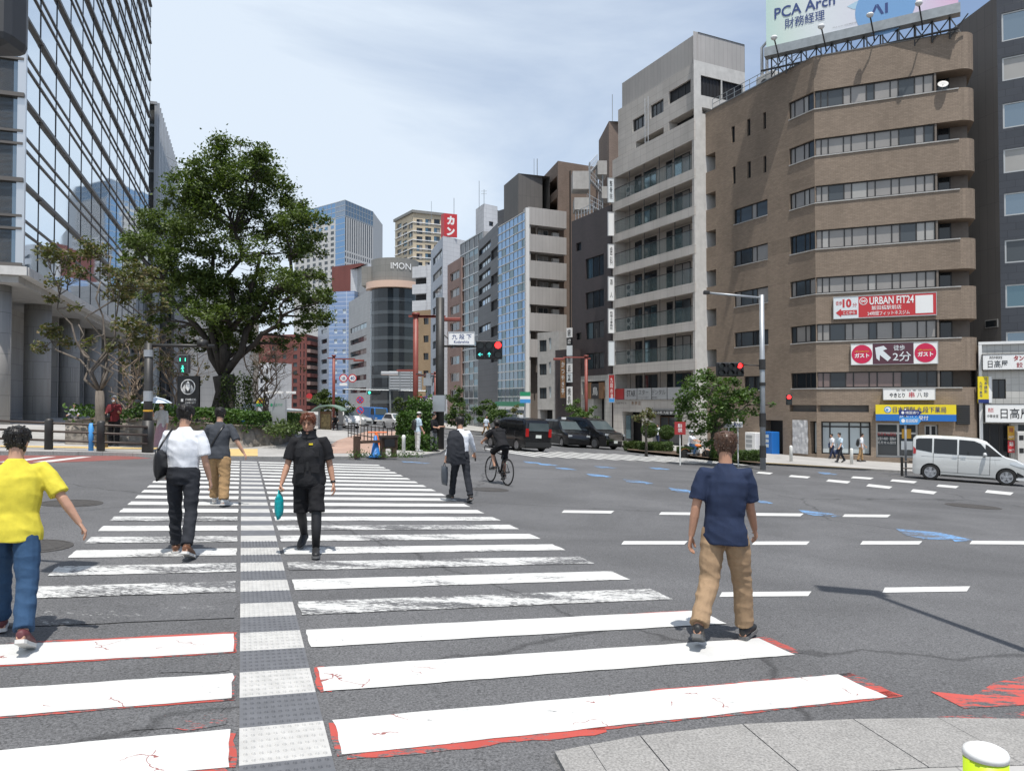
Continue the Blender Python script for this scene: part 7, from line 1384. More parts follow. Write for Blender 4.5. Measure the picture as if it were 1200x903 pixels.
  s.put(m, name, None, True)
 def end(s, name, x, poly, mt, par=None, th=.02):
  m = MB(); d = .0 if x > s.L/2 else -.0; sg = 1 if x > s.L/2 else -1
  m.add([Vector((x+sg*k*th, y, z)) for k in (0, 1) for y, z in poly], [tuple(range(len(poly), 2*len(poly)))]+[(i, (i+1) % len(poly), len(poly)+(i+1) % len(poly), len(poly)+i) for i in range(len(poly))], mt); return s.put(m, name, par)
 def boxp(s, name, lo, hi, mt, bevel=.015, par=None): m = MB(); m.box(lo, hi, mt); return s.put(m, name, par, bevel=bevel)
def rect(y0, y1, z0, z1): return [(y0, z0), (y1, z0), (y1, z1), (y0, z1)]
# --- silver minivan
pr_, pf_ = gp(1083, 562), gp(1158, 567.5); fw = Vector((2.2, -1.3, 0)).normalized(); mid = gp(1083, 561.5)
lft = Vector((-fw.y, fw.x, 0)); org = mid-fw*.45+lft*.85
C = Car('minivan', 'pearl silver compact minivan with dark rear windows, driving past the pharmacy', (org.x, org.y, zg(org.x, org.y)), fw, 3.75, 1.67,
 [(0, 1.60), (.1, 1.70), (.5, 1.735), (1.5, 1.74), (2.15, 1.70), (2.45, 1.60), (2.95, 1.12), (3.08, 1.04), (3.4, .97), (3.62, .86), (3.75, .66)], 1.06, (.62, 3.10), 'car_silver', tumble=.13, cat='minivan')
C.body(); C.wheels()
C.side('window', [(.10, 1.16), (.62, 1.08), (.66, 1.07)], [(.10, 1.56), (.2, 1.60), (.66, 1.62)], 'car_glass'); C.side('window', [(.72, 1.05), (1.5, 1.04)], [(.72, 1.62), (1.5, 1.62)], 'car_glass'); C.side('window', [(1.56, 1.04), (2.45, 1.05), (2.55, 1.08)], [(1.56, 1.62), (2.05, 1.60), (2.28, 1.50), (2.55, 1.12)], 'car_glass'); C.side('pillar', [(2.42, 1.04), (2.95, 1.06)], [(2.42, 1.50), (2.5, 1.46), (2.95, 1.07)], 'trim_black', .004)
C.top_strip('windscreen', 2.42, 2.98, .93, 'windscreen'); C.end('rear_window', 0, rect(-.62, .62, 1.08, 1.52), 'car_glass')
for x in (.70, 1.53, 2.56): C.side('door_seam', [(x, .34), (x+.014, .34)], [(x, 1.05), (x+.014, 1.05)], 'trim_black', .004, 1)
C.side('door_seam', [(.7, .335), (2.56, .335)], [(.7, .347), (2.56, .347)], 'trim_black', .004, 6); C.side('sill_trim', [(.98, .205), (2.74, .205)], [(.98, .25), (2.74, .25)], 'trim_black', .012, 8)
C.side('crease_shade', [(.3, .905), (2.9, .93)], [(.3, .915), (2.9, .94)], 'car_grey', .003, 12)  # flat grey strip paints the shade line of the body crease
for x in (1.34, 1.62): C.side('door_handle', [(x, .93), (x+.17, .93)], [(x, .975), (x+.17, .975)], 'chrome', .03, 3)
for sd in (1, -1):
 m = MB(); m.ball((2.40, sd*.93, 1.10), (.075, .11, .085), C.paint, 10, 8); m.tube([(2.38, sd*.80, 1.02), (2.4, sd*.92, 1.06)], .03, 'trim_black', 6); C.put(m, 'mirror', None, True)
C.side('tail_lamp', [(.015, .98), (.11, 1.0)], [(.015, 1.28), (.11, 1.16)], 'tail_red', .012, 3); C.side('headlamp', [(3.2, .80), (3.66, .66)], [(3.2, .88), (3.35, .9), (3.66, .79)], 'headlamp', .012, 6)
C.end('grille', 3.745, [(-.5, .60), (.5, .60), (.6, .78), (-.6, .78)], 'trim_black', None, .012); C.end('lower_grille', 3.75, rect(-.55, .55, .28, .40), 'trim_black', None, .012); C.end('number_plate', 3.765, rect(-.165, .165, .44, .60), 'plate', None, .012); C.end('chrome_bar', 3.76, rect(-.5, .5, .72, .745), 'chrome', None, .01)
C.side('fog_recess', [(3.42, .34), (3.64, .34)], [(3.42, .52), (3.64, .40)], 'trim_black', .01, 3); C.side('bumper_lip', [(3.36, .22), (3.74, .22)], [(3.36, .30), (3.74, .30)], 'car_white', .02, 5)
# --- black taxi seen from behind
def taxi(name, label, px, py, fwd, rear=True, group=None):
 p = gp(px, py); f = Vector((*fwd, 0)).normalized(); o = p-Vector((-f.y, f.x, 0))*0
 c = Car(name, label, (o.x, o.y, zg(o.x, o.y)), f, 4.4, 1.7, [(0, 1.05), (.02, 1.3), (.14, 1.62), (.5, 1.72), (1.6, 1.75), (2.5, 1.72), (2.8, 1.62), (3.4, 1.14), (3.55, 1.05), (4.05, .95), (4.3, .83), (4.4, .66)], 1.05, (.78, 3.53), 'car_black', wr=.31, tumble=.14, group=group, cat='taxi')
 c.body(); c.wheels(rim='alloy'); c.side('window', [(.3, 1.09), (.95, 1.08)], [(.3, 1.5), (.4, 1.58), (.95, 1.6)], 'car_glass'); c.side('window', [(1.0, 1.08), (1.95, 1.08)], [(1.0, 1.61), (1.95, 1.61)], 'car_glass'); c.side('window', [(2.0, 1.08), (3.1, 1.1)], [(2.0, 1.61), (2.6, 1.56), (3.1, 1.15)], 'car_glass')
 c.top_strip('windscreen', 2.78, 3.45, .92, 'windscreen'); c.end('rear_window', -.012, [(-.66, 1.08), (.66, 1.08), (.6, 1.5), (-.6, 1.5)], 'windscreen', None, .012)
 for s in (1, -1): c.end('tail_lamp', -.005, rect(min(s*.62, s*.8), max(s*.62, s*.8), .78, 1.2), 'tail_red', None, .03); c.end('headlamp', 4.33, rect(min(s*.5, s*.75), max(s*.5, s*.75), .66, .8), 'headlamp', None, .05)
 c.end('number_plate', -.01, rect(-.17, .17, .72, .88), 'plate', None, .02); c.end('bumper', -.02, rect(-.8, .8, .26, .5), 'trim_black', None, .05); c.boxp('roof_lamp', (1.75, -.14, 1.75), (1.95, .14, 1.89), 'frame_white')
 for x in (.98, 1.98, 3.1): c.side('door_seam', [(x, .3), (x+.015, .3)], [(x, 1.06), (x+.015, 1.06)], 'car_grey', .004, 1)
 c.side('door_handle', [(1.75, .9), (1.93, .9)], [(1.75, .945), (1.93, .945)], 'chrome', .03, 2); return c
c = taxi('taxi', 'black taxi seen from behind with red tail lamps, beyond the cyclist', 630, 529.5, (-.52, .85))
c.side('door_lettering', [(2.3, .62), (2.75, .62)], [(2.3, .8), (2.75, .8)], 'car_grey', .006, 2)
taxi('taxi', 'second black taxi half hidden behind the first, facing the camera', 646, 520.5, (.35, -.94))
# --- black large minivan facing the camera
p = gp(664, 522.3); f = Vector((.62, -.78, 0)).normalized(); c = Car('minivan', 'large glossy black minivan with a chrome grille waiting at the far crossing', (p.x-f.x*.3, p.y-f.y*.3+.9, zg(p.x, p.y+.6)), f, 4.9, 1.85, [(0, 1.5), (.05, 1.72), (.25, 1.88), (.8, 1.94), (2.4, 1.94), (3.0, 1.86), (3.3, 1.74), (3.95, 1.24), (4.1, 1.14), (4.6, 1.06), (4.85, .95), (4.9, .7)], 1.15, (.95, 3.95), 'car_black', wr=.35, tumble=.13, cat='minivan')
c.body(); c.wheels(rim='alloy', spokes=7); c.side('window', [(.25, 1.22), (1.1, 1.2)], [(.25, 1.7), (1.1, 1.76)], 'car_glass'); c.side('window', [(1.15, 1.2), (2.2, 1.19)], [(1.15, 1.76), (2.2, 1.76)], 'car_glass'); c.side('window', [(2.25, 1.19), (3.5, 1.2)], [(2.25, 1.76), (2.95, 1.72), (3.5, 1.3)], 'car_glass'); c.top_strip('windscreen', 3.25, 3.98, .92, 'windscreen')
c.end('grille', 4.895, [(-.55, .5), (.55, .5), (.68, .98), (-.68, .98)], 'trim_black', None, .012)
m = MB()
for k in range(6): m.box((4.905, -.56-.015*k, .55+.075*k), (4.93, .56+.015*k, .585+.075*k), 'chrome')
c.put(m, 'grille_bars')
for s in (1, -1): c.end('headlamp', 4.82, [(s*.55, .86), (s*.88, .88), (s*.86, 1.0), (s*.58, 1.0)], 'headlamp', None, .08); c.boxp('mirror', (3.3, s*.93-.1, 1.2), (3.42, s*.93+.1, 1.4), 'car_black', .03); c.end('fog_lamp', 4.89, rect(min(s*.6, s*.82), max(s*.6, s*.82), .3, .6), 'chrome', None, .015)
c.end('number_plate', 4.93, rect(-.165, .165, .4, .57), 'plate', None, .012); c.end('lower_grille', 4.9, rect(-.55, .55, .26, .4), 'trim_black', None, .015)
for x in (1.12, 2.22, 3.5): c.side('door_seam', [(x, .35), (x+.015, .35)], [(x, 1.17), (x+.015, 1.17)], 'car_grey', .004, 1)
c.side('chrome_strip', [(.8, .32), (3.5, .32)], [(.8, .345), (3.5, .345)], 'chrome', .01, 8); c.side('window_trim', [(.25, 1.16), (3.55, 1.16)], [(.25, 1.18), (3.55, 1.18)], 'chrome', .006, 8)
# --- distant traffic
def small_car(name, label, cat, px, py, fwd, paint, L=4.1, W=1.7, H=1.5, van=False):
 p = gp(px, py); f = Vector((*fwd, 0)).normalized(); o = p-f*L*.97
 tp = [(0, .75), (.03, .95), (.3, 1.0), (.7, H-.06), (1.4, H), (2.3, H-.03), (2.55, H-.1), (3.25, .98), (3.8, .88), (L, .62)] if not van else [(0, 1.2), (.05, H-.1), (.3, H), (L*.7, H), (L*.76, H-.08), (L*.93, 1.1), (L, .7)]
 c = Car(name, label, (o.x, o.y, zg(o.x, o.y)), f, L, W, tp, .95, (.75, L-.8), paint, cat=cat); c.body(); c.wheels(spokes=5)
 if van: c.side('window', [(L*.5, 1.05), (L*.8, 1.05)], [(L*.5, H-.18), (L*.74, H-.2), (L*.8, 1.15)], 'car_glass'); c.top_strip('windscreen', L*.755, L*.925, .92, 'windscreen')
 else: c.side('window', [(.6, .99), (2.9, .99)], [(.6, 1.1), (.85, H-.1), (2.35, H-.1), (2.9, 1.05)], 'car_glass'); c.top_strip('windscreen', 2.5, 3.22, .92, 'windscreen')
 for s in (1, -1): c.end('headlamp', L-.06, rect(min(s*.5, s*.78), max(s*.5, s*.78), .6, .74), 'headlamp', None, .06)
 c.end('grille', L-.01, rect(-.45, .45, .36, .5), 'trim_black', None, .02); c.end('number_plate', L+.01, rect(-.17, .17, .52, .66), 'plate', None, .015); return c
small_car('hatchback', 'white hatchback driving towards the crossing in the side street', 'car', 473, 503, (.5, -.86), 'car_white'); small_car('sedan', 'dark grey car behind the white hatchback', 'car', 476, 493.5, (.45, -.9), 'car_grey', H=1.6)
small_car('sedan', 'silver car crossing far behind the no parking signs', 'car', 431, 499.5, (.9, -.4), 'car_silver'); small_car('delivery_van', 'small white van parked beyond the bus shelter', 'van', 413, 502, (.6, -.8), 'car_white', 4.2, 1.7, 1.95, True); small_car('sedan', 'pale car parked beyond the planter by the distant pavement', 'car', 352, 505, (.6, -.8), 'car_silver', H=1.55)
p = gp(446, 497.5); f = Vector((.55, -.83, 0)).normalized(); o = p-f*4.5; c = Car('truck', 'bright blue refuse truck coming down the street', (o.x, o.y, zg(o.x, o.y)), f, 4.7, 1.8, [(3.15, 1.05), (3.18, 1.9), (3.3, 2.02), (4.2, 2.02), (4.4, 1.9), (4.62, 1.2), (4.7, .8)], 1.15, (.95, 3.85), 'car_blue', wr=.36, cat='truck')
c.body = None
m = MB(); m.box((3.2, -.86, .5), (4.55, .86, 1.15), 'car_blue'); m.add([Vector((x, y, z)) for y in (-.86, .86) for x, z in ((3.2, 1.151), (4.55, 1.151), (4.3, 2.0), (3.2, 2.0))], [(0, 1, 2, 3), (7, 6, 5, 4), (0, 4, 5, 1), (1, 5, 6, 2), (2, 6, 7, 3), (3, 7, 4, 0)], 'car_blue'); c.put(m, 'cab', bevel=.06)
c.boxp('refuse_body', (0, -.88, .7), (3.1, .88, 2.05), 'car_blue', .08); c.boxp('chassis', (.1, -.7, .4), (4.5, .7, .69), 'trim_black'); c.wheels(rim='steel_grey')
m = MB(); m.add([Vector((4.56, y, 1.2)) for y in (-.75, .75)]+[Vector((4.335, y, 1.93)) for y in (.7, -.7)], [(0, 1, 2, 3)], 'windscreen'); c.put(m, 'windscreen')
for s in (1, -1): c.end('headlamp', 4.55, rect(min(s*.5, s*.8), max(s*.5, s*.8), .68, .85), 'headlamp', None, .03); m = MB(); m.add([Vector((x, s*.875, z)) for x, z in ((3.4, 1.2), (4.45, 1.2), (4.25, 1.88), (3.4, 1.88))], [(0, 1, 2, 3)], 'car_glass'); c.put(m, 'window')
c.end('bumper', 4.55, rect(-.85, .85, .4, .6), 'bollard_white', None, .1); c.end('number_plate', 4.66, rect(-.2, .2, .44, .58), 'plate', None, .01)
# -- people
mat('skin', (.50, .285, .195), .55, var=.08, vscale=20); mat('skin_tan', (.40, .215, .14), .55, var=.08, vscale=20); mat('hair_black', (.012, .010, .009), .45, var=.3, vscale=30); mat('hair_brown', (.07, .035, .02), .45, var=.4, vscale=30); mat('hair_auburn', (.12, .04, .02), .45, var=.4, vscale=30); mat('eye_dark', (.01, .008, .007), .2); mat('lip', (.36, .13, .11), .5)
def cloth(n, c, r=.85, v=.12): return mat(n, c, r, 0, .25, var=v, vscale=14, bump=.25, bscale=260)
for n, c in (('tee_yellow', (.62, .53, .055)), ('denim', (.026, .062, .125)), ('shirt_white', (.66, .68, .72)), ('black_cloth', (.012, .012, .014)), ('suit_dark', (.022, .024, .030)), ('tee_charcoal', (.05, .055, .065)), ('khaki', (.33, .21, .105)), ('chino', (.30, .205, .125)), ('tee_navy', (.018, .028, .062)), ('maroon_cloth', (.15, .025, .03)), ('pale_cloth', (.50, .49, .47)), ('pink_cloth', (.38, .24, .27)), ('grey_cloth', (.28, .28, .29)), ('navy_cloth', (.02, .028, .06)), ('sky_cloth', (.42, .52, .60)), ('camo_cloth', (.17, .17, .165))): cloth(n, c)
mat('shoe_black', (.014, .014, .015), .55); mat('shoe_white', (.6, .6, .58), .6); mat('shoe_brown', (.14, .06, .03), .5); mat('shoe_maroon', (.11, .03, .035), .6); mat('sole_grey', (.12, .12, .12), .8); mat('sole_white', (.55, .54, .52), .7); mat('bag_black', (.012, .012, .013), .4); mat('bag_teal', (.0, .30, .32), .4, bump=.6, bscale=25); mat('bag_slate', (.05, .06, .075), .6); mat('bag_navy', (.03, .05, .12), .6); mat('vest_black', (.013, .013, .015), .6, 0, .3, bump=.3, bscale=60); mat('tights', (.010, .010, .012), .6); mat('watch', (.01, .01, .01), .3); mat('yellow_tab', (.7, .55, .02), .5); mat('parasol_cloth', (.55, .62, .70), .6)
def meld(mb, name, parent, xf, voxel, smooth=4, wr=0.0, wf=(7, 7, 13), seed=0.0, mt=None, post=None):
 me = bpy.data.meshes.new(name); me.from_pydata(mb.v, [], mb.f); o = bpy.data.objects.new(name, me); COL.objects.link(o)
 bm = bmesh.new(); bm.from_mesh(me); bmesh.ops.recalc_face_normals(bm, faces=bm.faces); bm.to_mesh(me); bm.free()
 r = o.modifiers.new('r', 'REMESH'); r.mode = 'VOXEL'; r.voxel_size = voxel
 if smooth: s = o.modifiers.new('s', 'SMOOTH'); s.factor = .5; s.iterations = smooth
 ev = o.evaluated_get(bpy.context.evaluated_depsgraph_get()); nm = bpy.data.meshes.new_from_object(ev); bpy.data.objects.remove(o); bpy.data.meshes.remove(me); nm.name = name
 N = [v.normal.copy() for v in nm.vertices]; org = ORG[parent]
 for v, n in zip(nm.vertices, N):
  c = v.co.copy()
  if post: c = post(c)
  if wr:
   a = noise.noise(Vector((c.x*wf[0]+seed, c.y*wf[1], c.z*wf[2]+c.x*4))); b = noise.noise(Vector((c.x*wf[0]*2.3, c.y*wf[1]*2.3+seed, c.z*wf[2]*1.9)))
   c = c+n*(wr*(-abs(a)*1.6+.5)+wr*.4*b)
  v.co = xf @ c-org
 nm.materials.clear(); nm.materials.append(MATS[mt]); nm.polygons.foreach_set('material_index', [0]*len(nm.polygons)); nm.polygons.foreach_set('use_smooth', [True]*len(nm.polygons)); nm.update()
 ob = bpy.data.objects.new(name, nm); COL.objects.link(ob); ob.parent = parent; ORG[ob] = org; return ob
HEADR = [(.0, .055, .026, .022), (.02, .046, .044, .040), (.05, .032, .059, .060), (.09, .016, .067, .077), (.13, .008, .072, .087), (.17, .0, .073, .091), (.20, -.005, .065, .080), (.22, -.008, .046, .058), (.232, -.009, .014, .018)]
def head_at(z):
 for (a, *p), (b, *q) in zip(HEADR, HEADR[1:]):
  if z <= b: t = max(0, (z-a)/(b-a)); return [u+(v-u)*t for u, v in zip(p, q)]
 return list(HEADR[-1][1:])
def person(label, p, face, h=1.72, spine=5, twist=0, headyaw=0, headpitch=0, L=(10, 6, 15), Rr=(-10, 6, 15), legL=(20, 5, 3), legR=(-15, 25, 3), footL=0, footR=0, top=('tee_navy', .62), bottom=('chino', 1.0, 1.0), shoes='shoe_black', sole='sole_grey', hair='hair_black', skin='skin', vox=.0075, hands=('relax', 'relax'), wide=1.0, longtop=0.0, extra=None, hairlen=1.0, face_detail=False, seat=None, hairtuft=220, group=None, armtwist=(0, 0), hat=None):
 s = h/1.72; f = Vector((face[0], face[1], 0)).normalized(); rt = Vector((f.y, -f.x, 0)); rr = random.Random(label)
 def dirv(fl, ab, sd): a, b = R(fl), R(ab); return Vector((sd*math.sin(b), math.sin(a)*math.cos(b), -math.cos(a)*math.cos(b)))
 J = {}
 for sd, (hf, kn, ab), nm, ft in ((-1, legL, 'L', footL), (1, legR, 'R', footR)):
  hip = Vector((sd*.088, 0, 0)); kn_ = hip+dirv(hf, ab, sd)*.42; an = kn_+dirv(hf-kn, ab*.5, sd)*.41; fd = Vector((sd*.15, math.cos(R(ft)), -math.sin(R(ft)))).normalized(); up_ = Vector((0, math.sin(R(ft)), math.cos(R(ft)))); heel = an-up_*.075-fd*.055; toe = heel+fd*.262; J[nm] = (hip, kn_, an, fd, up_, heel, toe)
 low = min(min(J[k][5].z, J[k][6].z) for k in 'LR')-.012
 hz = -low if seat is None else seat/s
 O = Vector((0, 0, hz)); base = Vector(p)
 M = Matrix(((rt.x*s, f.x*s, 0, base.x), (rt.y*s, f.y*s, 0, base.y), (0, 0, s, base.z), (0, 0, 0, 1)))
 T = thing('person', label, 'person', base, group)
 for k in 'LR': J[k] = tuple(O+v if i in (0, 1, 2, 5, 6) else v for i, v in enumerate(J[k]))
 ln = R(spine); sp = lambda t: O+Vector((0, math.sin(ln)*t, math.cos(ln)*t)); X = Vector((1, 0, 0)); tw = Matrix.Rotation(R(twist), 3, 'Z')
 A = {}
 for sd, (fl, ab, el), nm, at_ in ((-1, L, 'L', armtwist[0]), (1, Rr, 'R', armtwist[1])):
  sh = sp(.462)+tw@Vector((sd*.172*wide, 0, 0)); d1 = dirv(fl, ab, sd); d2 = dirv(fl+el, ab-at_, sd); e = sh+d1*.285; w_ = e+d2*.245; A[nm] = (sh, e, w_, d1, d2, sd)
 # ---- one continuous body
 b = MB(); wd = wide
 b.tube([sp(-.09), sp(0), sp(.12), sp(.3), sp(.42), sp(.49), sp(.545), sp(.58), sp(.64)], [(.12*wd, .08), (.145*wd, .095), (.125*wd, .088), (.15*wd, .10), (.14*wd, .084), (.085*wd, .064), (.056, .055), (.053, .054), (.05, .054)], 'skin', 14, flat=X)
 hb = sp(.572)+Vector((0, .012, 0)); Q = Matrix.Rotation(R(-headyaw), 3, 'Z') @ Matrix.Rotation(R(-headpitch), 3, 'X'); H = lambda v: hb+Q@Vector(v)
 b2 = MB(); b2.tube([Vector((0, y, z)) for z, y, rx, ry in HEADR], [(rx, ry) for z, y, rx, ry in HEADR], 'skin', 16, flat=X)
 b2.tube([(0, .088, .128), (0, .104, .105), (0, .110, .088), (0, .095, .078)], [.009, .012, .015, .008], 'skin', 8)
 for sd in (-1, 1): b2.ball((sd*.073, -.005, .105), (.011, .021, .033), 'skin', 8, 6)
 b2.ball((0, .088, .048), (.024, .010, .009), 'skin', 8, 6); b2.ball((0, .075, .015), (.022, .02, .018), 'skin', 8, 6)
 if face_detail:
  for sd in (-1, 1): b2.ball((sd*.032, .078, .138), (.02, .014, .008), 'skin', 8, 6); b2.ball((sd*.04, .062, .085), (.02, .018, .02), 'skin', 8, 6)
 b.add([H(v) for v in b2.v], b2.f, 'skin')
 for nm in 'LR':
  hip, kn_, an, fd, up_, heel, toe = J[nm]
  b.tube([hip+Vector((0, 0, .03)), hip.lerp(kn_, .4), kn_, kn_.lerp(an, .35), an, an-up_*.04], [.08, .072, .052, .052, .036, .04], 'skin', 10); b.tube([heel+up_*.03, an-up_*.03+fd*.04, toe-fd*.03+up_*.025], [.03, .035, .025], 'skin', 8)
  sh, e, w_, d1, d2, sd = A[nm]; b.tube([sh-d1*.02, sh+d1*.07, sh.lerp(e, .6), e, e.lerp(w_, .3), e.lerp(w_, .75), w_], [.036, .043, .042, .038, .039, .030, .0245], 'skin', 10)
  m0 = Vector((-sd, 0, 0)); n = (m0-d2*m0.dot(d2)).normalized(); wv = d2.cross(n); wv = wv if wv.y >= 0 else -wv
  g = hands[0 if nm == 'L' else 1]; cur = {'relax': (18, 28, 20), 'grip': (62, 75, 45), 'open': (4, 8, 6)}[g]
  c0 = w_-d2*.01; pk = w_+d2*.085
  b.tube([c0, w_+d2*.03, pk, pk+d2*.006], [(.024, .017), (.034, .0145), (.04, .014), (.036, .012)], 'skin', 10, flat=wv)
  fr = .0098 if vox < .01 else .012
  for i, (off, ln_) in enumerate(((.028, .072), (.0095, .08), (-.0095, .074), (-.028, .058))):
   q = w_+d2*.075+wv*off; P = [q]; a = 0
   for j, (fk, cu) in enumerate(zip((.45, .32, .23), cur)):
    a += R(cu); q = q+(d2*math.cos(a)+n*math.sin(a)+wv*off*.8)*ln_*fk*1.06; P.append(q)
   b.tube(P, [fr*1.05, fr, fr*.92, fr*.8], 'skin', 6)
  q = w_+d2*.02+wv*.026; k = .5 if g == 'grip' else .25
  b.tube([q, q+(d2*.75+wv*.6+n*k).normalized()*.04, q+(d2*.9+wv*.42+n*k*1.5).normalized()*.068, q+(d2*1.0+wv*.3+n*k*2).normalized()*.09], [.014, .0125, .011, .009], 'skin', 7)
 def sockets(c):
  if not face_detail: return c
  for sd in (-1, 1):
   e_ = H((sd*.032, .088, .122)); k = math.exp(-((c-e_).length/.016)**2); c = c-(Q@Vector((0, 1, 0)))*.008*k
  return c
 meld(b, 'body', T, M, vox/s*.9, 3, mt=skin, post=sockets)
 # ---- hair
 hm = MB(); NT, NV = 36, 12; G = []
 for i in range(NT):
  th = 2*math.pi*i/NT; fr_ = (1+math.cos(th))/2; zmin = .015*hairlen+.0+(.172)*fr_**1.5 if fr_ > .2 else .02/hairlen; zmin = max(zmin, .105 if .35 < fr_ < .62 else zmin); row = []
  for j in range(NV+1):
   z = zmin+(.238-zmin)*(j/NV)**.8; y, rx, ry = head_at(min(z, .2315)); t_ = .007+.008*noise.noise(Vector((math.cos(th)*3, math.sin(th)*3, z*22+s*9)))+.008*min(1, (z-zmin)/.05); k = max(0, min(1, (.236-z)/.006)) if z > .23 else 1
   row.append(H(((rx*k+t_*k)*math.sin(th), y+(ry*k+t_*k)*math.cos(th), z+(.008 if z > .19 else 0)*(z-.19)/.045)))
  G.append(row)
 for i in range(NT):
  for j in range(NV): hm.quad(G[i][j], G[(i+1) % NT][j], G[(i+1) % NT][j+1], G[i][j+1], hair)
 if not hat:
  for _ in range(hairtuft):
   i, j = rr.randrange(NT), rr.randrange(1, NV); q = G[i][j]; c_ = H((0, 0, .12)); o_ = (q-c_).normalized(); dn = (G[i][max(0, j-2)]-q); dn = dn.normalized() if dn.length > 1e-5 else Vector((0, 0, -1)); d = (dn*1.1+o_*.28+Vector((rr.gauss(0, .25), rr.gauss(0, .25), rr.gauss(0, .2)))).normalized(); l_ = rr.uniform(.018, .036); sd_ = d.cross(o_).normalized()*.0075
   hm.add([q-o_*.006-sd_, q-o_*.006+sd_, q+d*l_*.5+o_*.006, q+d*l_], [(0, 1, 2), (1, 3, 2), (0, 2, 3), (0, 3, 1)], hair)
 hm.v = [M@v for v in hm.v]; hm.build('hair', T, smooth=False)
 if face_detail:
  x = MB(); y = MB(); z_ = MB()
  for sd in (-1, 1):
   x.ball(H((sd*.031, .086, .1215)), (.0125, .007, .0048), 'eye_dark', 8, 6); y.tube([H((sd*.014, .092, .142)), H((sd*.032, .092, .147)), H((sd*.05, .080, .141))], [.0035, .004, .0025], 'hair_black', 5)
  z_.ball(H((0, .097, .0485)), (.021, .006, .0045), 'lip', 8, 6)
  for m_, n_ in ((x, 'eye'), (y, 'eyebrow'), (z_, 'mouth')): m_.v = [M@v for v in m_.v]; m_.build(n_, T, True)
 # ---- clothes
 if top:
  m, slv = top[0], top[1]; c = MB(); lt = longtop
  tk = lt < 0; c.tube([sp(-.07-lt), sp(.0), sp(.12), sp(.3), sp(.40), sp(.455), sp(.50), sp(.53), sp(.55)], [((.14 if tk else .186)*wd, .098 if tk else .142), ((.148 if tk else .18)*wd, .10 if tk else .138), (.156*wd, .116), (.176*wd, .126), (.180*wd, .116), (.152*wd, .098), (.105, .08), (.074, .068), (.062, .062)], m, 18, flat=X)
  for nm in 'LR':
   sh, e, w_, d1, d2, sd = A[nm]; inn = sp(.448)+tw@Vector((sd*.10*wd, 0, 0))
   P = [inn, sh+Vector((-sd*.012, 0, -.004)), sh+d1*.08]; r_ = [.060, .068, .070]
   if slv <= 1: P += [sh+d1*.285*slv*.6, sh+d1*.285*slv]; r_ += [.072, .074]
   else: P += [sh.lerp(e, .6), e, e.lerp(w_, min(1, slv-1)*.5), e.lerp(w_, min(1, slv-1))]; r_ += [.062, .054, .05, .044]
   c.tube(P, r_, m, 12)
  meld(c, 'shirt', T, M, vox*1.2/s, 4, .0095, (5, 5, 8), rr.random()*50, m)
 if bottom:
  m, ln_, ww = bottom; c = MB(); tk = longtop < 0; q_ = 1.08 if tk else .95; c.tube([sp(.10 if tk else .06), sp(.03), sp(-.02), O+Vector((0, -.005, -.10))], [(.146*wd*q_, .106*q_), (.156*wd*q_, .115*q_), (.162*wd*q_, .122*q_), (.138*wd, .108)], m, 18, flat=X)
  for nm in 'LR':
   hip, kn_, an, fd, up_, heel, toe = J[nm]; P = [hip+Vector((0, 0, .02)), hip.lerp(kn_, .3), hip.lerp(kn_, .65), kn_]; r_ = [.09, .089*ww, .08*ww, .071*ww]
   if ln_ > .55: P += [kn_.lerp(an, .4), kn_.lerp(an, .75), kn_.lerp(an, .95)]; r_ += [.068*ww, .064*ww, .066*ww]
   else: P[-1] = hip.lerp(kn_, .95); r_[-1] = .088*ww
   c.tube(P, r_, m, 12)
  meld(c, 'trousers' if ln_ > .55 else 'shorts', T, M, vox*1.2/s, 3, .0115, (5, 5, 11), rr.random()*50, m)
 for nm in 'LR':
  hip, kn_, an, fd, up_, heel, toe = J[nm]; c = MB(); F_ = Vector((fd.y, -fd.x, 0)).normalized()
  c.tube([heel+up_*.045-fd*.006, heel+up_*.05+fd*.02, heel+up_*.056+fd*.07, heel+up_*.045+fd*.13, heel+up_*.036+fd*.2, heel+up_*.028+fd*.25, heel+up_*.024+fd*.272], [(.024, .03), (.036, .047), (.04, .054), (.043, .044), (.047, .034), (.038, .026), (.016, .014)], shoes, 12, flat=F_); c.tube([an+up_*.01, an-up_*.03], [.045, .05], shoes, 10)
  o = meld(c, 'shoe', T, M, .009/s, 3, mt=shoes)
  z = MB(); prof = [(-.004, .03), (.02, .041), (.08, .038), (.14, .043), (.2, .05), (.25, .04), (.277, .015)]; lo = [heel+fd*a+F_*w_ for a, w_ in prof]+[heel+fd*a-F_*w_ for a, w_ in reversed(prof)]
  n = len(lo); z.add([v-up_*.012 for v in lo]+[v+up_*.016 for v in lo], [tuple(range(n)), tuple(range(n, 2*n))]+[(i, (i+1) % n, n+(i+1) % n, n+i) for i in range(n)], sole); z.v = [M@v for v in z.v]; z.build('sole', o)
 T_ = dict(T=T, M=M, sp=sp, A=A, J=J, H=H, s=s, O=O, X=X, vox=vox, wd=wd)
 if extra: extra(T_)
 return T_
def wmb(c, fn, name, smooth=True, parent=None, bevel=0): m = MB(); fn(m); m.v = [c['M']@v for v in m.v]; return m.build(name, parent or c['T'], smooth, bevel)
def wworld(c, v): return c['M']@Vector(v)
def free(c, name, label, cat, parts, at_):
 """something the person carries: its own thing"""
 t = thing(name, label, cat, c['M']@Vector(at_))
 for n, fn in parts:
  m = MB(); fn(m); m.v = [c['M']@v for v in m.v]; m.build(n, t, True)
 return t
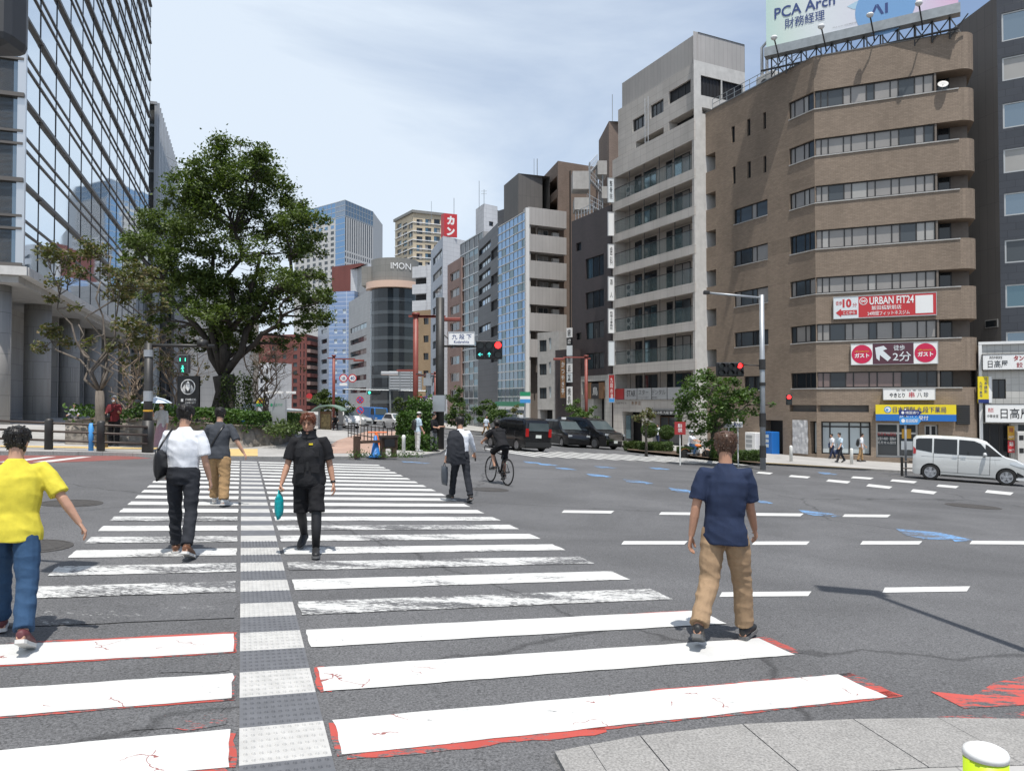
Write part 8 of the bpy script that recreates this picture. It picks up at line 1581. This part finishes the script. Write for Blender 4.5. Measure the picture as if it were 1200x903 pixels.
def bagmesh(P, w_, h_, d_, mt, sag=.0):
 def fn(m):
  P_ = Vector(P); nx, nz = 6, 6; V = []
  for k in (-1, 1):
   for j in range(nz+1):
    for i in range(nx+1):
     u, v = i/nx-.5, j/nz; bulge = (1-(2*u)**2)*(1-(2*v-1)**4)*d_*.5+.008; V.append(P_+Vector((k*bulge, u*w_*(1+.12*(1-v)), -v*h_)))
  n = (nx+1)*(nz+1); F = []
  for k in (0, 1):
   for j in range(nz):
    for i in range(nx): a = k*n+j*(nx+1)+i; F.append((a, a+1, a+nx+2, a+nx+1))
  for j in range(nz): a = j*(nx+1); F.append((a, a+nx+1, n+a+nx+1, n+a)); a += nx; F.append((a, a+nx+1, n+a+nx+1, n+a))
  for i in range(nx): F.append((i, i+1, n+i+1, n+i)); a = nz*(nx+1)+i; F.append((a, a+1, n+a+1, n+a))
  m.add(V, F, mt)
 return fn
away = (CA.x, CA.y)
# --- man in navy tee, near the end of the crossing
person('man with brown hair in navy T-shirt and tan chinos stepping off the near bars', gp(850, 752), (.48, .88), 1.77, 4, 16, -14, 4, L=(-12, 10, 14), Rr=(12, 2, 24), legL=(-12, 34, 3), legR=(15, 7, 3), footL=24, footR=-4, top=('tee_navy', .78), bottom=('chino', 1, 1.12), shoes='shoe_black', hair='hair_brown', skin='skin_tan', wide=1.0, longtop=.035, vox=.0065, hairtuft=420)
# --- man in black vest walking to the camera with a teal bag
def vest(c):
 m = MB(); sp, X, wd = c['sp'], c['X'], c['wd']
 m.tube([sp(-.05), sp(.0), sp(.12), sp(.3), sp(.40), sp(.46), sp(.53)], [(.19*wd, .145), (.192*wd, .148), (.178*wd, .138), (.195*wd, .148), (.188*wd, .132), (.15*wd, .106), (.085, .085)], 'vest_black', 18, flat=X)
 meld(m, 'vest', c['T'], c['M'], c['vox']*1.25, 4, .009, (4, 4, 7), 3.3, 'vest_black')
 wmb(c, lambda m: m.tube([sp(.5)+Vector((0, .02, 0)), sp(.55)+Vector((0, .015, 0)), sp(.60)+Vector((0, .02, 0))], [(.10, .092), (.085, .082), (.088, .088)], 'vest_black', 16, False, X), 'collar')
 wmb(c, lambda m: [m.box((sx-.05, .128+.012*q, c['O'].z+z), (sx+.05, .150, c['O'].z+z+.10), 'vest_black') for q, (sx, z) in enumerate(((-.085, .28), (.085, .28), (-.09, .09), (.09, .09)))], 'pocket', False, None, .01)
 wmb(c, lambda m: m.box((-.012, .148, c['O'].z+.115), (.012, .156, c['O'].z+.45), 'black'), 'zip', False)
 wmb(c, lambda m: m.box((-.06, .13, c['O'].z+.42), (-.015, .152, c['O'].z+.44), 'yellow_tab'), 'logo_tab', False)
 for nm in 'LR':
  hip, kn_, an, fd, up_, heel, toe = c['J'][nm]; wmb(c, lambda m: m.tube([hip.lerp(kn_, .8), kn_, kn_.lerp(an, .35), kn_.lerp(an, .97)], [.066, .060, .060, .044], 'tights', 12), 'leggings')
 sh, e, w_, d1, d2, sd = c['A']['L']; wmb(c, lambda m: m.tube([w_-d2*.035, w_-d2*.012], [.031, .030], 'watch', 12), 'watch')
 sh, e, w_, d1, d2, sd = c['A']['R']; q = w_+d2*.09
 free(c, 'plastic_bag', 'small teal plastic bag held by the man in the black vest', 'bag', [('bag', bagmesh(q+Vector((0, 0, -.03)), .16, .30, .09, 'bag_teal')), ('handle', lambda m: m.tube([q+Vector((0, -.05, -.05)), q+Vector((0, -.02, .02)), q+Vector((0, .02, .02)), q+Vector((0, .05, -.05))], .008, 'bag_teal', 6))], q)
person('man in black padded vest, shorts and tights walking towards the camera', gp(362, 648), (.12, -1), 1.74, 3, 0, 6, 16, L=(-4, 12, 14), Rr=(8, 13, 14), legL=(16, 4, 2), legR=(-8, 36, 2), footL=-4, footR=26, top=('black_cloth', .8), bottom=('black_cloth', .5, 1.12), shoes='shoe_black', hair='hair_auburn', skin='skin_tan', wide=1.05, vox=.0065, hands=('relax', 'grip'), face_detail=True, hairtuft=420, extra=vest)
# --- man in white shirt with shoulder bag
def sbag(c):
 sp = c['sp']; P = sp(.22)+Vector((-.235, -.03, 0))
 free(c, 'shoulder_bag', 'large black leather tote over the white-shirted man shoulder', 'bag', [('bag', bagmesh(P+Vector((0, 0, .08)), .36, .34, .13, 'bag_black')), ('strap', lambda m: m.tube([P+Vector((0, -.14, .07)), sp(.4)+Vector((-.19, -.11, 0)), sp(.525)+Vector((-.13, -.02, 0)), sp(.42)+Vector((-.17, .10, 0)), P+Vector((0, .14, .07))], (.012), 'bag_black', 6))], P)
 wmb(c, lambda m: m.tube([sp(.015), sp(-.02)], [(.172*c['wd'], .126), (.174*c['wd'], .128)], 'bag_black', 18, True, c['X']), 'belt')
person('man in white short-sleeved shirt and dark trousers walking away with a tote', gp(214, 651), (-.20, .98), 1.75, 3, -3, 14, 4, L=(14, 10, 35), Rr=(-6, 10, 20), legL=(12, 2, 2), legR=(-12, 22, 2), footL=-2, footR=22, top=('shirt_white', .85), bottom=('suit_dark', 1, 1.0), shoes='shoe_brown', sole='sole_white', hair='hair_black', wide=1.06, vox=.0075, hairtuft=400, extra=sbag, longtop=-.06)
# --- man in charcoal tee with crossbody strap
def strap(c):
 sp = c['sp']; wmb(c, lambda m: m.tube([sp(.50)+Vector((.10, -.085, 0)), sp(.36)+Vector((.02, -.135, 0)), sp(.18)+Vector((-.08, -.13, 0)), sp(.04)+Vector((-.165, -.06, 0))], [(.015, .004)]*4, 'bag_black', 8), 'bag_strap')
person('man in charcoal T-shirt and baggy khaki trousers walking away on the crossing', gp(256, 592.5), (-.1, .99), 1.68, 4, 4, 0, 2, L=(8, 10, 30), Rr=(-16, 26, 30), legL=(14, 2, 3), legR=(-4, 10, 3), footL=-2, footR=8, top=('tee_charcoal', .95), bottom=('khaki', 1, 1.32), shoes='shoe_white', sole='sole_white', hair='hair_black', wide=1.08, vox=.009, hairtuft=350, extra=strap, longtop=.03)
# --- man in yellow tee
person('man in bright yellow T-shirt and blue jeans walking away at the picture edge', gp(14, 752), (-.42, .91), 1.57, 6, 8, 12, 4, L=(22, 8, 30), Rr=(-20, 30, 22), legL=(24, 6, 3), legR=(-20, 18, 4), footL=0, footR=26, top=('tee_yellow', .85), bottom=('denim', 1, 1.08), shoes='shoe_maroon', sole='sole_white', hair='hair_black', wide=1.1, vox=.0065, hairtuft=520, longtop=.03)
# --- businessman with jacket over the shoulder
def jacket(c):
 sp = c['sp']; A = c['A']; m = MB()
 m.tube([sp(.50)+Vector((-.10, -.02, .01)), sp(.40)+Vector((-.13, -.12, 0)), sp(.22)+Vector((-.14, -.15, 0)), sp(.0)+Vector((-.13, -.15, 0)), sp(-.16)+Vector((-.11, -.13, 0))], [(.10, .05), (.15, .05), (.165, .05), (.17, .05), (.16, .04)], 'suit_dark', 14, flat=c['X'])
 m.tube([sp(.5)+Vector((-.19, 0, 0)), sp(.34)+Vector((-.25, -.06, 0)), sp(.1)+Vector((-.27, -.08, 0)), sp(-.12)+Vector((-.28, -.08, 0))], [(.05, .06), (.06, .07), (.06, .07), (.055, .065)], 'suit_dark', 12)
 t = thing('suit_jacket', 'dark suit jacket draped over the walking businessman shoulder', 'jacket', c['M']@sp(.3)); o = meld(m, 'jacket', t, c['M'], .012, 4, .012, (5, 5, 9), 4, 'suit_dark')
 sh, e, w_, d1, d2, sd = A['L']; q = w_+d2*.09
 free(c, 'tote_bag', 'dark grey shopping bag hanging from the businessman hand', 'bag', [('bag', bagmesh(q+Vector((0, 0, -.08)), .30, .38, .10, 'bag_slate')), ('handle', lambda m: m.tube([q+Vector((0, -.07, -.09)), q+Vector((0, 0, .01)), q+Vector((0, .07, -.09))], .008, 'bag_slate', 6))], q)
 sh, e, w_, d1, d2, sd = A['R']; q = w_+d2*.11; free(c, 'phone', 'black phone in the businessman other hand', 'phone', [('case', lambda m: m.box(q-Vector((.012, .035, .075)), q+Vector((.0, .035, .065)), 'black'))], q)
person('businessman in white shirt and dark trousers crossing with a jacket on his shoulder', gp(540, 588), (-.42, .91), 1.73, 4, 0, 6, 4, L=(8, 10, 12), Rr=(16, 24, 18), legL=(18, 4, 2), legR=(-12, 12, 2), footL=0, footR=16, top=('shirt_white', 1.75), bottom=('suit_dark', 1, 1.0), shoes='shoe_black', hair='hair_black', wide=1.02, vox=.01, hands=('grip', 'grip'), hairtuft=300, extra=jacket, longtop=-.06)
# --- cyclist and bicycle
bo = gp(584, 566.5); bf = Vector((-.46, .89, 0)).normalized(); bf = (bf-GN*bf.dot(GN)).normalized(); bl = GN.cross(bf); BM = Matrix(((bf.x, bl.x, GN.x, bo.x), (bf.y, bl.y, GN.y, bo.y), (bf.z, bl.z, GN.z, bo.z), (0, 0, 0, 1)))
BT = thing('bicycle', 'black road bicycle ridden across the junction', 'bicycle', bo)
def bk(name, fn, par=None, sm=True): m = MB(); fn(m); m.v = [BM@v for v in m.v]; return m.build(name, par or BT, sm)
for x in (-.5, .5):
 o = bk('wheel', lambda m: m.tube([(x+.335*math.cos(k*math.pi/20), 0, .345+.335*math.sin(k*math.pi/20)) for k in range(41)], .0165, 'tyre', 7)); bk('rim', lambda m: [m.tube([(x+.315*math.cos(k*math.pi/16), 0, .345+.315*math.sin(k*math.pi/16)) for k in range(33)], .010, 'black', 5)]+[m.tube([(x, .02*(-1)**k, .345), (x+.31*math.cos(k*math.pi/10), 0, .345+.31*math.sin(k*math.pi/10))], .0014, 'steel_grey', 3) for k in range(20)]+[m.tube([(x, -.05, .345), (x, .05, .345)], .022, 'black', 8)], o)
bk('frame', lambda m: [m.tube(P, r, 'car_black', 8) for P, r in (([(-.08, 0, .28), (.36, 0, .76)], .022), ([(-.08, 0, .28), (-.22, 0, .82)], .017), ([(-.20, 0, .76), (.34, 0, .84)], .018), ([(.34, 0, .90), (.38, 0, .70)], .022), ([(.38, .03, .70), (.5, .05, .345)], .012), ([(.38, -.03, .70), (.5, -.05, .345)], .012), ([(-.08, .03, .28), (-.5, .06, .345)], .011), ([(-.08, -.03, .28), (-.5, -.06, .345)], .011), ([(-.20, .02, .74), (-.5, .055, .345)], .009), ([(-.20, -.02, .74), (-.5, -.055, .345)], .009), ([(-.22, 0, .8), (-.25, 0, .96)], .014))])
bk('saddle', lambda m: m.tube([(-.38, 0, .97), (-.3, 0, .985), (-.2, 0, .975), (-.11, 0, .97)], [(.065, .02), (.07, .022), (.035, .018), (.018, .012)], 'black', 10, flat=Vector((0, 1, 0))))
bk('handlebar', lambda m: [m.tube([(.33, 0, .9), (.40, 0, .97)], .016, 'black', 7)]+[m.tube([(.40, 0, .97), (.41, s*.19, .97), (.47, s*.21, .975), (.52, s*.21, .94), (.50, s*.21, .86), (.42, s*.21, .84)], .014, 'black', 7) for s in (1, -1)])
bk('crankset', lambda m: [m.lathe((-.08, -.055, .28), [(.09, 0), (.09, .006), (.02, .006)], 'dark_grey', 20, (0, 1, 0)), m.tube([(-.08, -.07, .28), (-.03, -.07, .12)], .011, 'dark_grey', 6), m.tube([(-.08, .07, .28), (-.13, .07, .44)], .011, 'dark_grey', 6), m.box((-.08, -.15, .105), (.02, -.07, .13), 'black'), m.box((-.18, .07, .43), (-.08, .15, .455), 'black')])
def cbag(c):
 sp = c['sp']; wmb(c, lambda m: m.tube([sp(.54)+Vector((0, -.06, .01)), sp(.47)+Vector((0, -.115, .02)), sp(.40)+Vector((0, -.11, 0))], [(.07, .03), (.12, .035), (.07, .02)], 'black_cloth', 12, True, c['X']), 'hood')
hp = BM@Vector((-.26, 0, 0)); person('cyclist in black hooded T-shirt and shorts riding the road bicycle away', Vector((hp.x, hp.y, (BM@Vector((-.26, 0, 0))).z)), (bf.x, bf.y), 1.70, 36, 0, 25, -22, L=(52, 10, 8), Rr=(52, 10, 8), legL=(62, 88, 5), legR=(22, 20, 5), footL=6, footR=12, top=('black_cloth', .85), bottom=('black_cloth', .5, 1.1), shoes='shoe_black', hair='hair_black', skin='skin_tan', vox=.011, hands=('grip', 'grip'), seat=1.02, hairtuft=220, extra=cbag)
# --- small figures
V2 = .013
def mbag(c):
 sp = c['sp']; q = sp(.08)+Vector((.2, .12, 0)); free(c, 'shoulder_bag', 'dark messenger bag at the hip of the man in maroon', 'bag', [('bag', lambda m: m.box(q-Vector((.1, .06, .12)), q+Vector((.1, .06, .12)), 'bag_black')), ('strap', lambda m: m.tube([q+Vector((0, 0, .1)), sp(.3)+Vector((0, .14, 0)), sp(.53)+Vector((-.1, .02, 0))], .015, 'bag_black', 5))], q)
 wmb(c, lambda m: m.ball(c['H']((0, .075, .06)), (.05, .045, .045), 'shirt_white', 10, 8), 'face_mask')
person('man in maroon striped shirt and face mask standing beyond the guard rail', gp(133.5, 522, .1), (.25, -1), 1.72, 3, 0, 5, 5, L=(25, 8, 75), Rr=(20, 8, 70), legL=(6, 2, 3), legR=(-4, 4, 3), top=('maroon_cloth', 1.5), bottom=('black_cloth', 1, 1.1), hair='grey_cloth', skin='skin_tan', vox=V2, hairtuft=80, extra=mbag)
def paras(c):
 sp = c['sp']; m = MB(); m.tube([sp(.1), sp(-.1), sp(-.45), sp(-.74)], [(.14, .11), (.18, .15), (.23, .2), (.27, .24)], 'pink_cloth', 16, True, c['X']); meld(m, 'skirt', c['T'], c['M'], .016, 3, .02, (9, 9, 2), 1, 'pink_cloth'); wmb(c, lambda m: m.ball(c['H']((0, .07, .05)), (.045, .045, .042), 'shirt_white', 10, 8), 'face_mask')
 wmb(c, lambda m: m.tube([c['H']((0, -.05, .2)), c['H']((0, -.09, .08)), sp(.35)+Vector((0, -.11, 0))], [(.07, .04), (.085, .04), (.07, .025)], 'hair_black', 10, True, c['X']), 'long_hair')
 sh, e, w_, d1, d2, sd = c['A']['R']; q = w_+d2*.07; tp = Vector((q.x-.12, q.y-.06, c['O'].z+.98)); n = 8
 def can(m):
  V = [tp+Vector((0, 0, .02))]
  for j in range(1, 5):
   for i in range(n*2): a = math.pi*i/n; r_ = .52*j/4*(1-.04*(i % 2)); V.append(tp+Vector((math.cos(a)*r_, math.sin(a)*r_, -.20*(j/4)**2)))
  F = [(0, 1+i, 1+(i+1) % (2*n)) for i in range(2*n)]+[(1+(j-1)*2*n+i, 1+(j-1)*2*n+(i+1) % (2*n), 1+j*2*n+(i+1) % (2*n), 1+j*2*n+i) for j in range(1, 4) for i in range(2*n)]; m.add(V, F, 'parasol_cloth')
 free(c, 'parasol', 'pale blue parasol held over the woman in a pink skirt', 'parasol', [('canopy', can), ('shaft', lambda m: m.tube([q-Vector((0, 0, .06)), tp+Vector((0, 0, .05))], .008, 'steel_light', 6))], q)
person('woman in pale blouse and long pink skirt under a parasol by the dark pole', gp(189, 528, .1), (.2, -1), 1.58, 0, 0, 0, 0, L=(10, 8, 20), Rr=(30, 6, 105), legL=(6, 2, 2), legR=(-6, 6, 2), top=('pale_cloth', 1.6), bottom=None, hair='hair_black', vox=V2, wide=.9, hands=('relax', 'grip'), hairtuft=60, extra=paras, longtop=.06, shoes='shoe_white')
person('person sitting low at the far end of the planter wall', Vector((at(88, 500, 36).x, 36, zg(at(88, 500, 36).x, 36))), (.3, -1), 1.66, 12, L=(30, 8, 50), Rr=(30, 8, 50), legL=(80, 75, 8), legR=(82, 78, 8), top=('grey_cloth', 1.6), bottom=('black_cloth', 1, 1), vox=.016, seat=.62, hairtuft=40)
def bpack(mt, w_=.15): return lambda c: wmb(c, lambda m: m.tube([c['sp'](.02)+Vector((0, -.17, 0)), c['sp'](.1)+Vector((0, -.20, 0)), c['sp'](.36)+Vector((0, -.19, 0)), c['sp'](.47)+Vector((0, -.15, 0))], [(w_*.8, .06), (w_, .085), (w_, .08), (w_*.7, .05)], mt, 12, True, c['X']), 'backpack')
def capfn(c):
 bpack('bag_black')(c); wmb(c, lambda m: [m.ball(c['H']((0, -.005, .19)), (.095, .11, .062), 'pale_cloth', 12, 8), m.tube([c['H']((0, .08, .185)), c['H']((0, .17, .17))], [(.07, .012), (.05, .006)], 'pale_cloth', 10, True, c['X'])], 'cap')
person('man with pale cap and black backpack waiting beside the corner shrub', gp(489.5, 529, .1), (.75, .5), 1.68, 2, 0, 10, 10, L=(12, 6, 40), Rr=(6, 6, 20), legL=(2, 2, 3), legR=(-2, 3, 3), top=('sky_cloth', .9), bottom=('pale_cloth', 1, 1.1), shoes='shoe_white', vox=V2, hairtuft=20, extra=capfn, hat=True)
person('man in black shirt and camouflage trousers leaning by the dark signal pole', gp(508, 529, .1), (.85, -.4), 1.66, 0, 0, 0, 10, L=(20, 8, 70), Rr=(18, 8, 65), legL=(3, 2, 3), legR=(-2, 3, 4), top=('black_cloth', 1.2), bottom=('camo_cloth', 1, 1.2), vox=V2, hairtuft=60)
def hb(c): sh, e, w_, d1, d2, sd = c['A']['R']; q = w_+d2*.08; free(c, 'briefcase', 'navy bag carried by the walker in a light blue shirt', 'bag', [('bag', lambda m: m.box(q-Vector((.05, .17, .30)), q+Vector((.05, .17, -.03)), 'bag_navy')), ('handle', lambda m: m.tube([q+Vector((0, -.08, -.04)), q+Vector((0, 0, .02)), q+Vector((0, .08, -.04))], .01, 'bag_navy', 5))], q)
person('walker in light blue shirt and dark trousers passing the frosted shop window', gp(985, 542, .12), (-.9, -.35), 1.70, 6, L=(20, 6, 15), Rr=(-12, 8, 10), legL=(26, 4, 2), legR=(-22, 12, 2), footL=-6, footR=24, top=('sky_cloth', .85), bottom=('suit_dark', 1, 1), vox=V2, hands=('relax', 'grip'), hairtuft=50, extra=hb)
def blue_tote(c): q = c['sp'](.15)+Vector((.22, -.05, 0)); free(c, 'tote_bag', 'blue tote on the arm of the walker in the white top', 'bag', [('bag', bagmesh(q, .34, .3, .14, 'bag_navy')), ('strap', lambda m: m.tube([q+Vector((0, -.1, 0)), c['sp'](.5)+Vector((.15, 0, .02)), q+Vector((0, .1, 0))], .01, 'bag_navy', 5))], q)
person('walker in white top and navy trousers carrying a blue tote past the shops', gp(975.5, 537.5, .12), (-.9, -.3), 1.58, 4, L=(16, 6, 15), Rr=(-14, 8, 15), legL=(22, 4, 2), legR=(-18, 10, 2), footL=-6, footR=20, top=('shirt_white', .9), bottom=('navy_cloth', 1, 1.1), vox=V2, wide=.94, hairtuft=50, extra=blue_tote)
person('walker with a black backpack and tan trousers in front of the pharmacy', gp(1009, 541, .12), (.92, -.2), 1.70, 5, L=(18, 6, 25), Rr=(-12, 8, 20), legL=(8, 3, 2), legR=(-10, 8, 2), footR=10, top=('shirt_white', .9), bottom=('khaki', 1, 1.1), vox=V2, hairtuft=50, extra=bpack('bag_black'))
person('person in a white shirt standing at the soba shop front', gp(771, 521, .12), (-.5, -.8), 1.66, top=('shirt_white', .9), bottom=('navy_cloth', 1, 1), vox=.016, hairtuft=30)
person('person in black sitting on the bus shelter bench', Vector((at(393, 505, 55.4).x, 55.3, zg(at(393, 505, 55.4).x, 55.4)+.1)), (.3, -1), 1.66, 25, 0, 0, 30, L=(40, 6, 50), Rr=(40, 6, 50), legL=(85, 85, 6), legR=(85, 85, 6), top=('black_cloth', 1.6), bottom=('black_cloth', 1, 1), vox=.018, seat=.5, hairtuft=20)
person('far cyclist in pale yellow standing by the distant street trees', Vector((gx(569.5, 60).x, 60, zg(gx(569.5, 60).x, 60)+.1)), (.6, -.7), 1.68, top=('parasol_cloth', .9), bottom=('khaki', 1, 1), vox=.018, hairtuft=20)
person('pedestrian in dark clothes on the far pavement behind the taxi', Vector((gx(597, 56).x, 56, zg(gx(597, 56).x, 56)+.1)), (.5, -.8), 1.7, top=('navy_cloth', 1.6), bottom=('black_cloth', 1, 1), vox=.018, hairtuft=20)
# --- small orange motorbike and rider
mo = gp(815, 537.5); mf = Vector((.86, -.5, 0)).normalized(); ml = Vector((-mf.y, mf.x, 0)); MM = Matrix(((mf.x, ml.x, 0, mo.x), (mf.y, ml.y, 0, mo.y), (0, 0, 1, mo.z), (0, 0, 0, 1)))
MT = thing('motorbike', 'small orange motorbike riding past the hedges', 'motorbike', mo); mat('bike_orange', (.65, .16, .02), .3, 0, .5, coat=1.0)
def mk(name, fn, par=None): m = MB(); fn(m); m.v = [MM@v for v in m.v]; return m.build(name, par or MT, True)
for x in (-.55, .6): o = mk('wheel', lambda m: m.lathe((x, -.055, .25), [(.14, 0), (.22, 0), (.25, .03), (.25, .08), (.22, .11), (.14, .11)], 'tyre', 20, (0, 1, 0))); mk('rim', lambda m: m.lathe((x, -.045, .25), [(.145, 0), (.145, .09), (.05, .1), (.04, .0)], 'alloy', 14, (0, 1, 0)), o)
mk('tank', lambda m: m.tube([(-.05, 0, .66), (.05, 0, .70), (.22, 0, .71), (.33, 0, .66)], [(.09, .07), (.13, .1), (.13, .1), (.08, .06)], 'bike_orange', 12, flat=Vector((0, 1, 0)))); mk('seat', lambda m: m.tube([(-.6, 0, .70), (-.4, 0, .70), (-.1, 0, .68)], [(.11, .05), (.13, .06), (.1, .05)], 'black', 10, flat=Vector((0, 1, 0))))
mk('fender', lambda m: [m.tube([(x+.29*math.cos(R(a)), 0, .25+.29*math.sin(R(a))) for a in range(40, 150, 15)], [(.07, .012)]*8, 'bike_orange', 8, flat=Vector((0, 1, 0))) for x in (-.55, .6)]); mk('engine', lambda m: [m.box((-.2, -.12, .25), (.2, .12, .5), 'steel_grey'), m.tube([(-.4, -.13, .3), (.1, -.13, .3)], .04, 'chrome', 8)])
mk('fork', lambda m: [m.tube([(.6, s*.08, .25), (.42, s*.08, .85)], .025, 'chrome', 8) for s in (1, -1)]+[m.tube([(.40, -.3, .95), (.42, -.1, .88), (.42, .1, .88), (.40, .3, .95)], .016, 'black', 7)]+[m.tube([(-.5, s*.07, .27), (-.1, s*.06, .55), (.4, s*.03, .7)], .02, 'black', 6) for s in (1, -1)]); mk('headlamp', lambda m: m.lathe((.46, 0, .78), [(.03, -.05), (.09, 0), (.09, .05), (.01, .06)], 'headlamp', 14, (1, 0, -.1)))
def helm(c): wmb(c, lambda m: m.ball(c['H']((0, -.005, .14)), (.118, .135, .125), 'shirt_white', 14, 10), 'helmet'); wmb(c, lambda m: m.ball(c['H']((0, .06, .115)), (.095, .085, .05), 'black', 12, 8), 'visor')
hp = MM@Vector((-.3, 0, 0)); person('motorbike rider in white shirt and helmet on the small orange bike', Vector((hp.x, hp.y, mo.z)), (mf.x, mf.y), 1.66, 8, L=(48, 8, 22), Rr=(48, 8, 22), legL=(72, 88, 12), legR=(72, 88, 12), top=('shirt_white', .9), bottom=('denim', 1, 1.05), vox=V2, hands=('grip', 'grip'), seat=.76, hairtuft=0, hat=True, extra=helm)
bpy.context.view_layer.update()
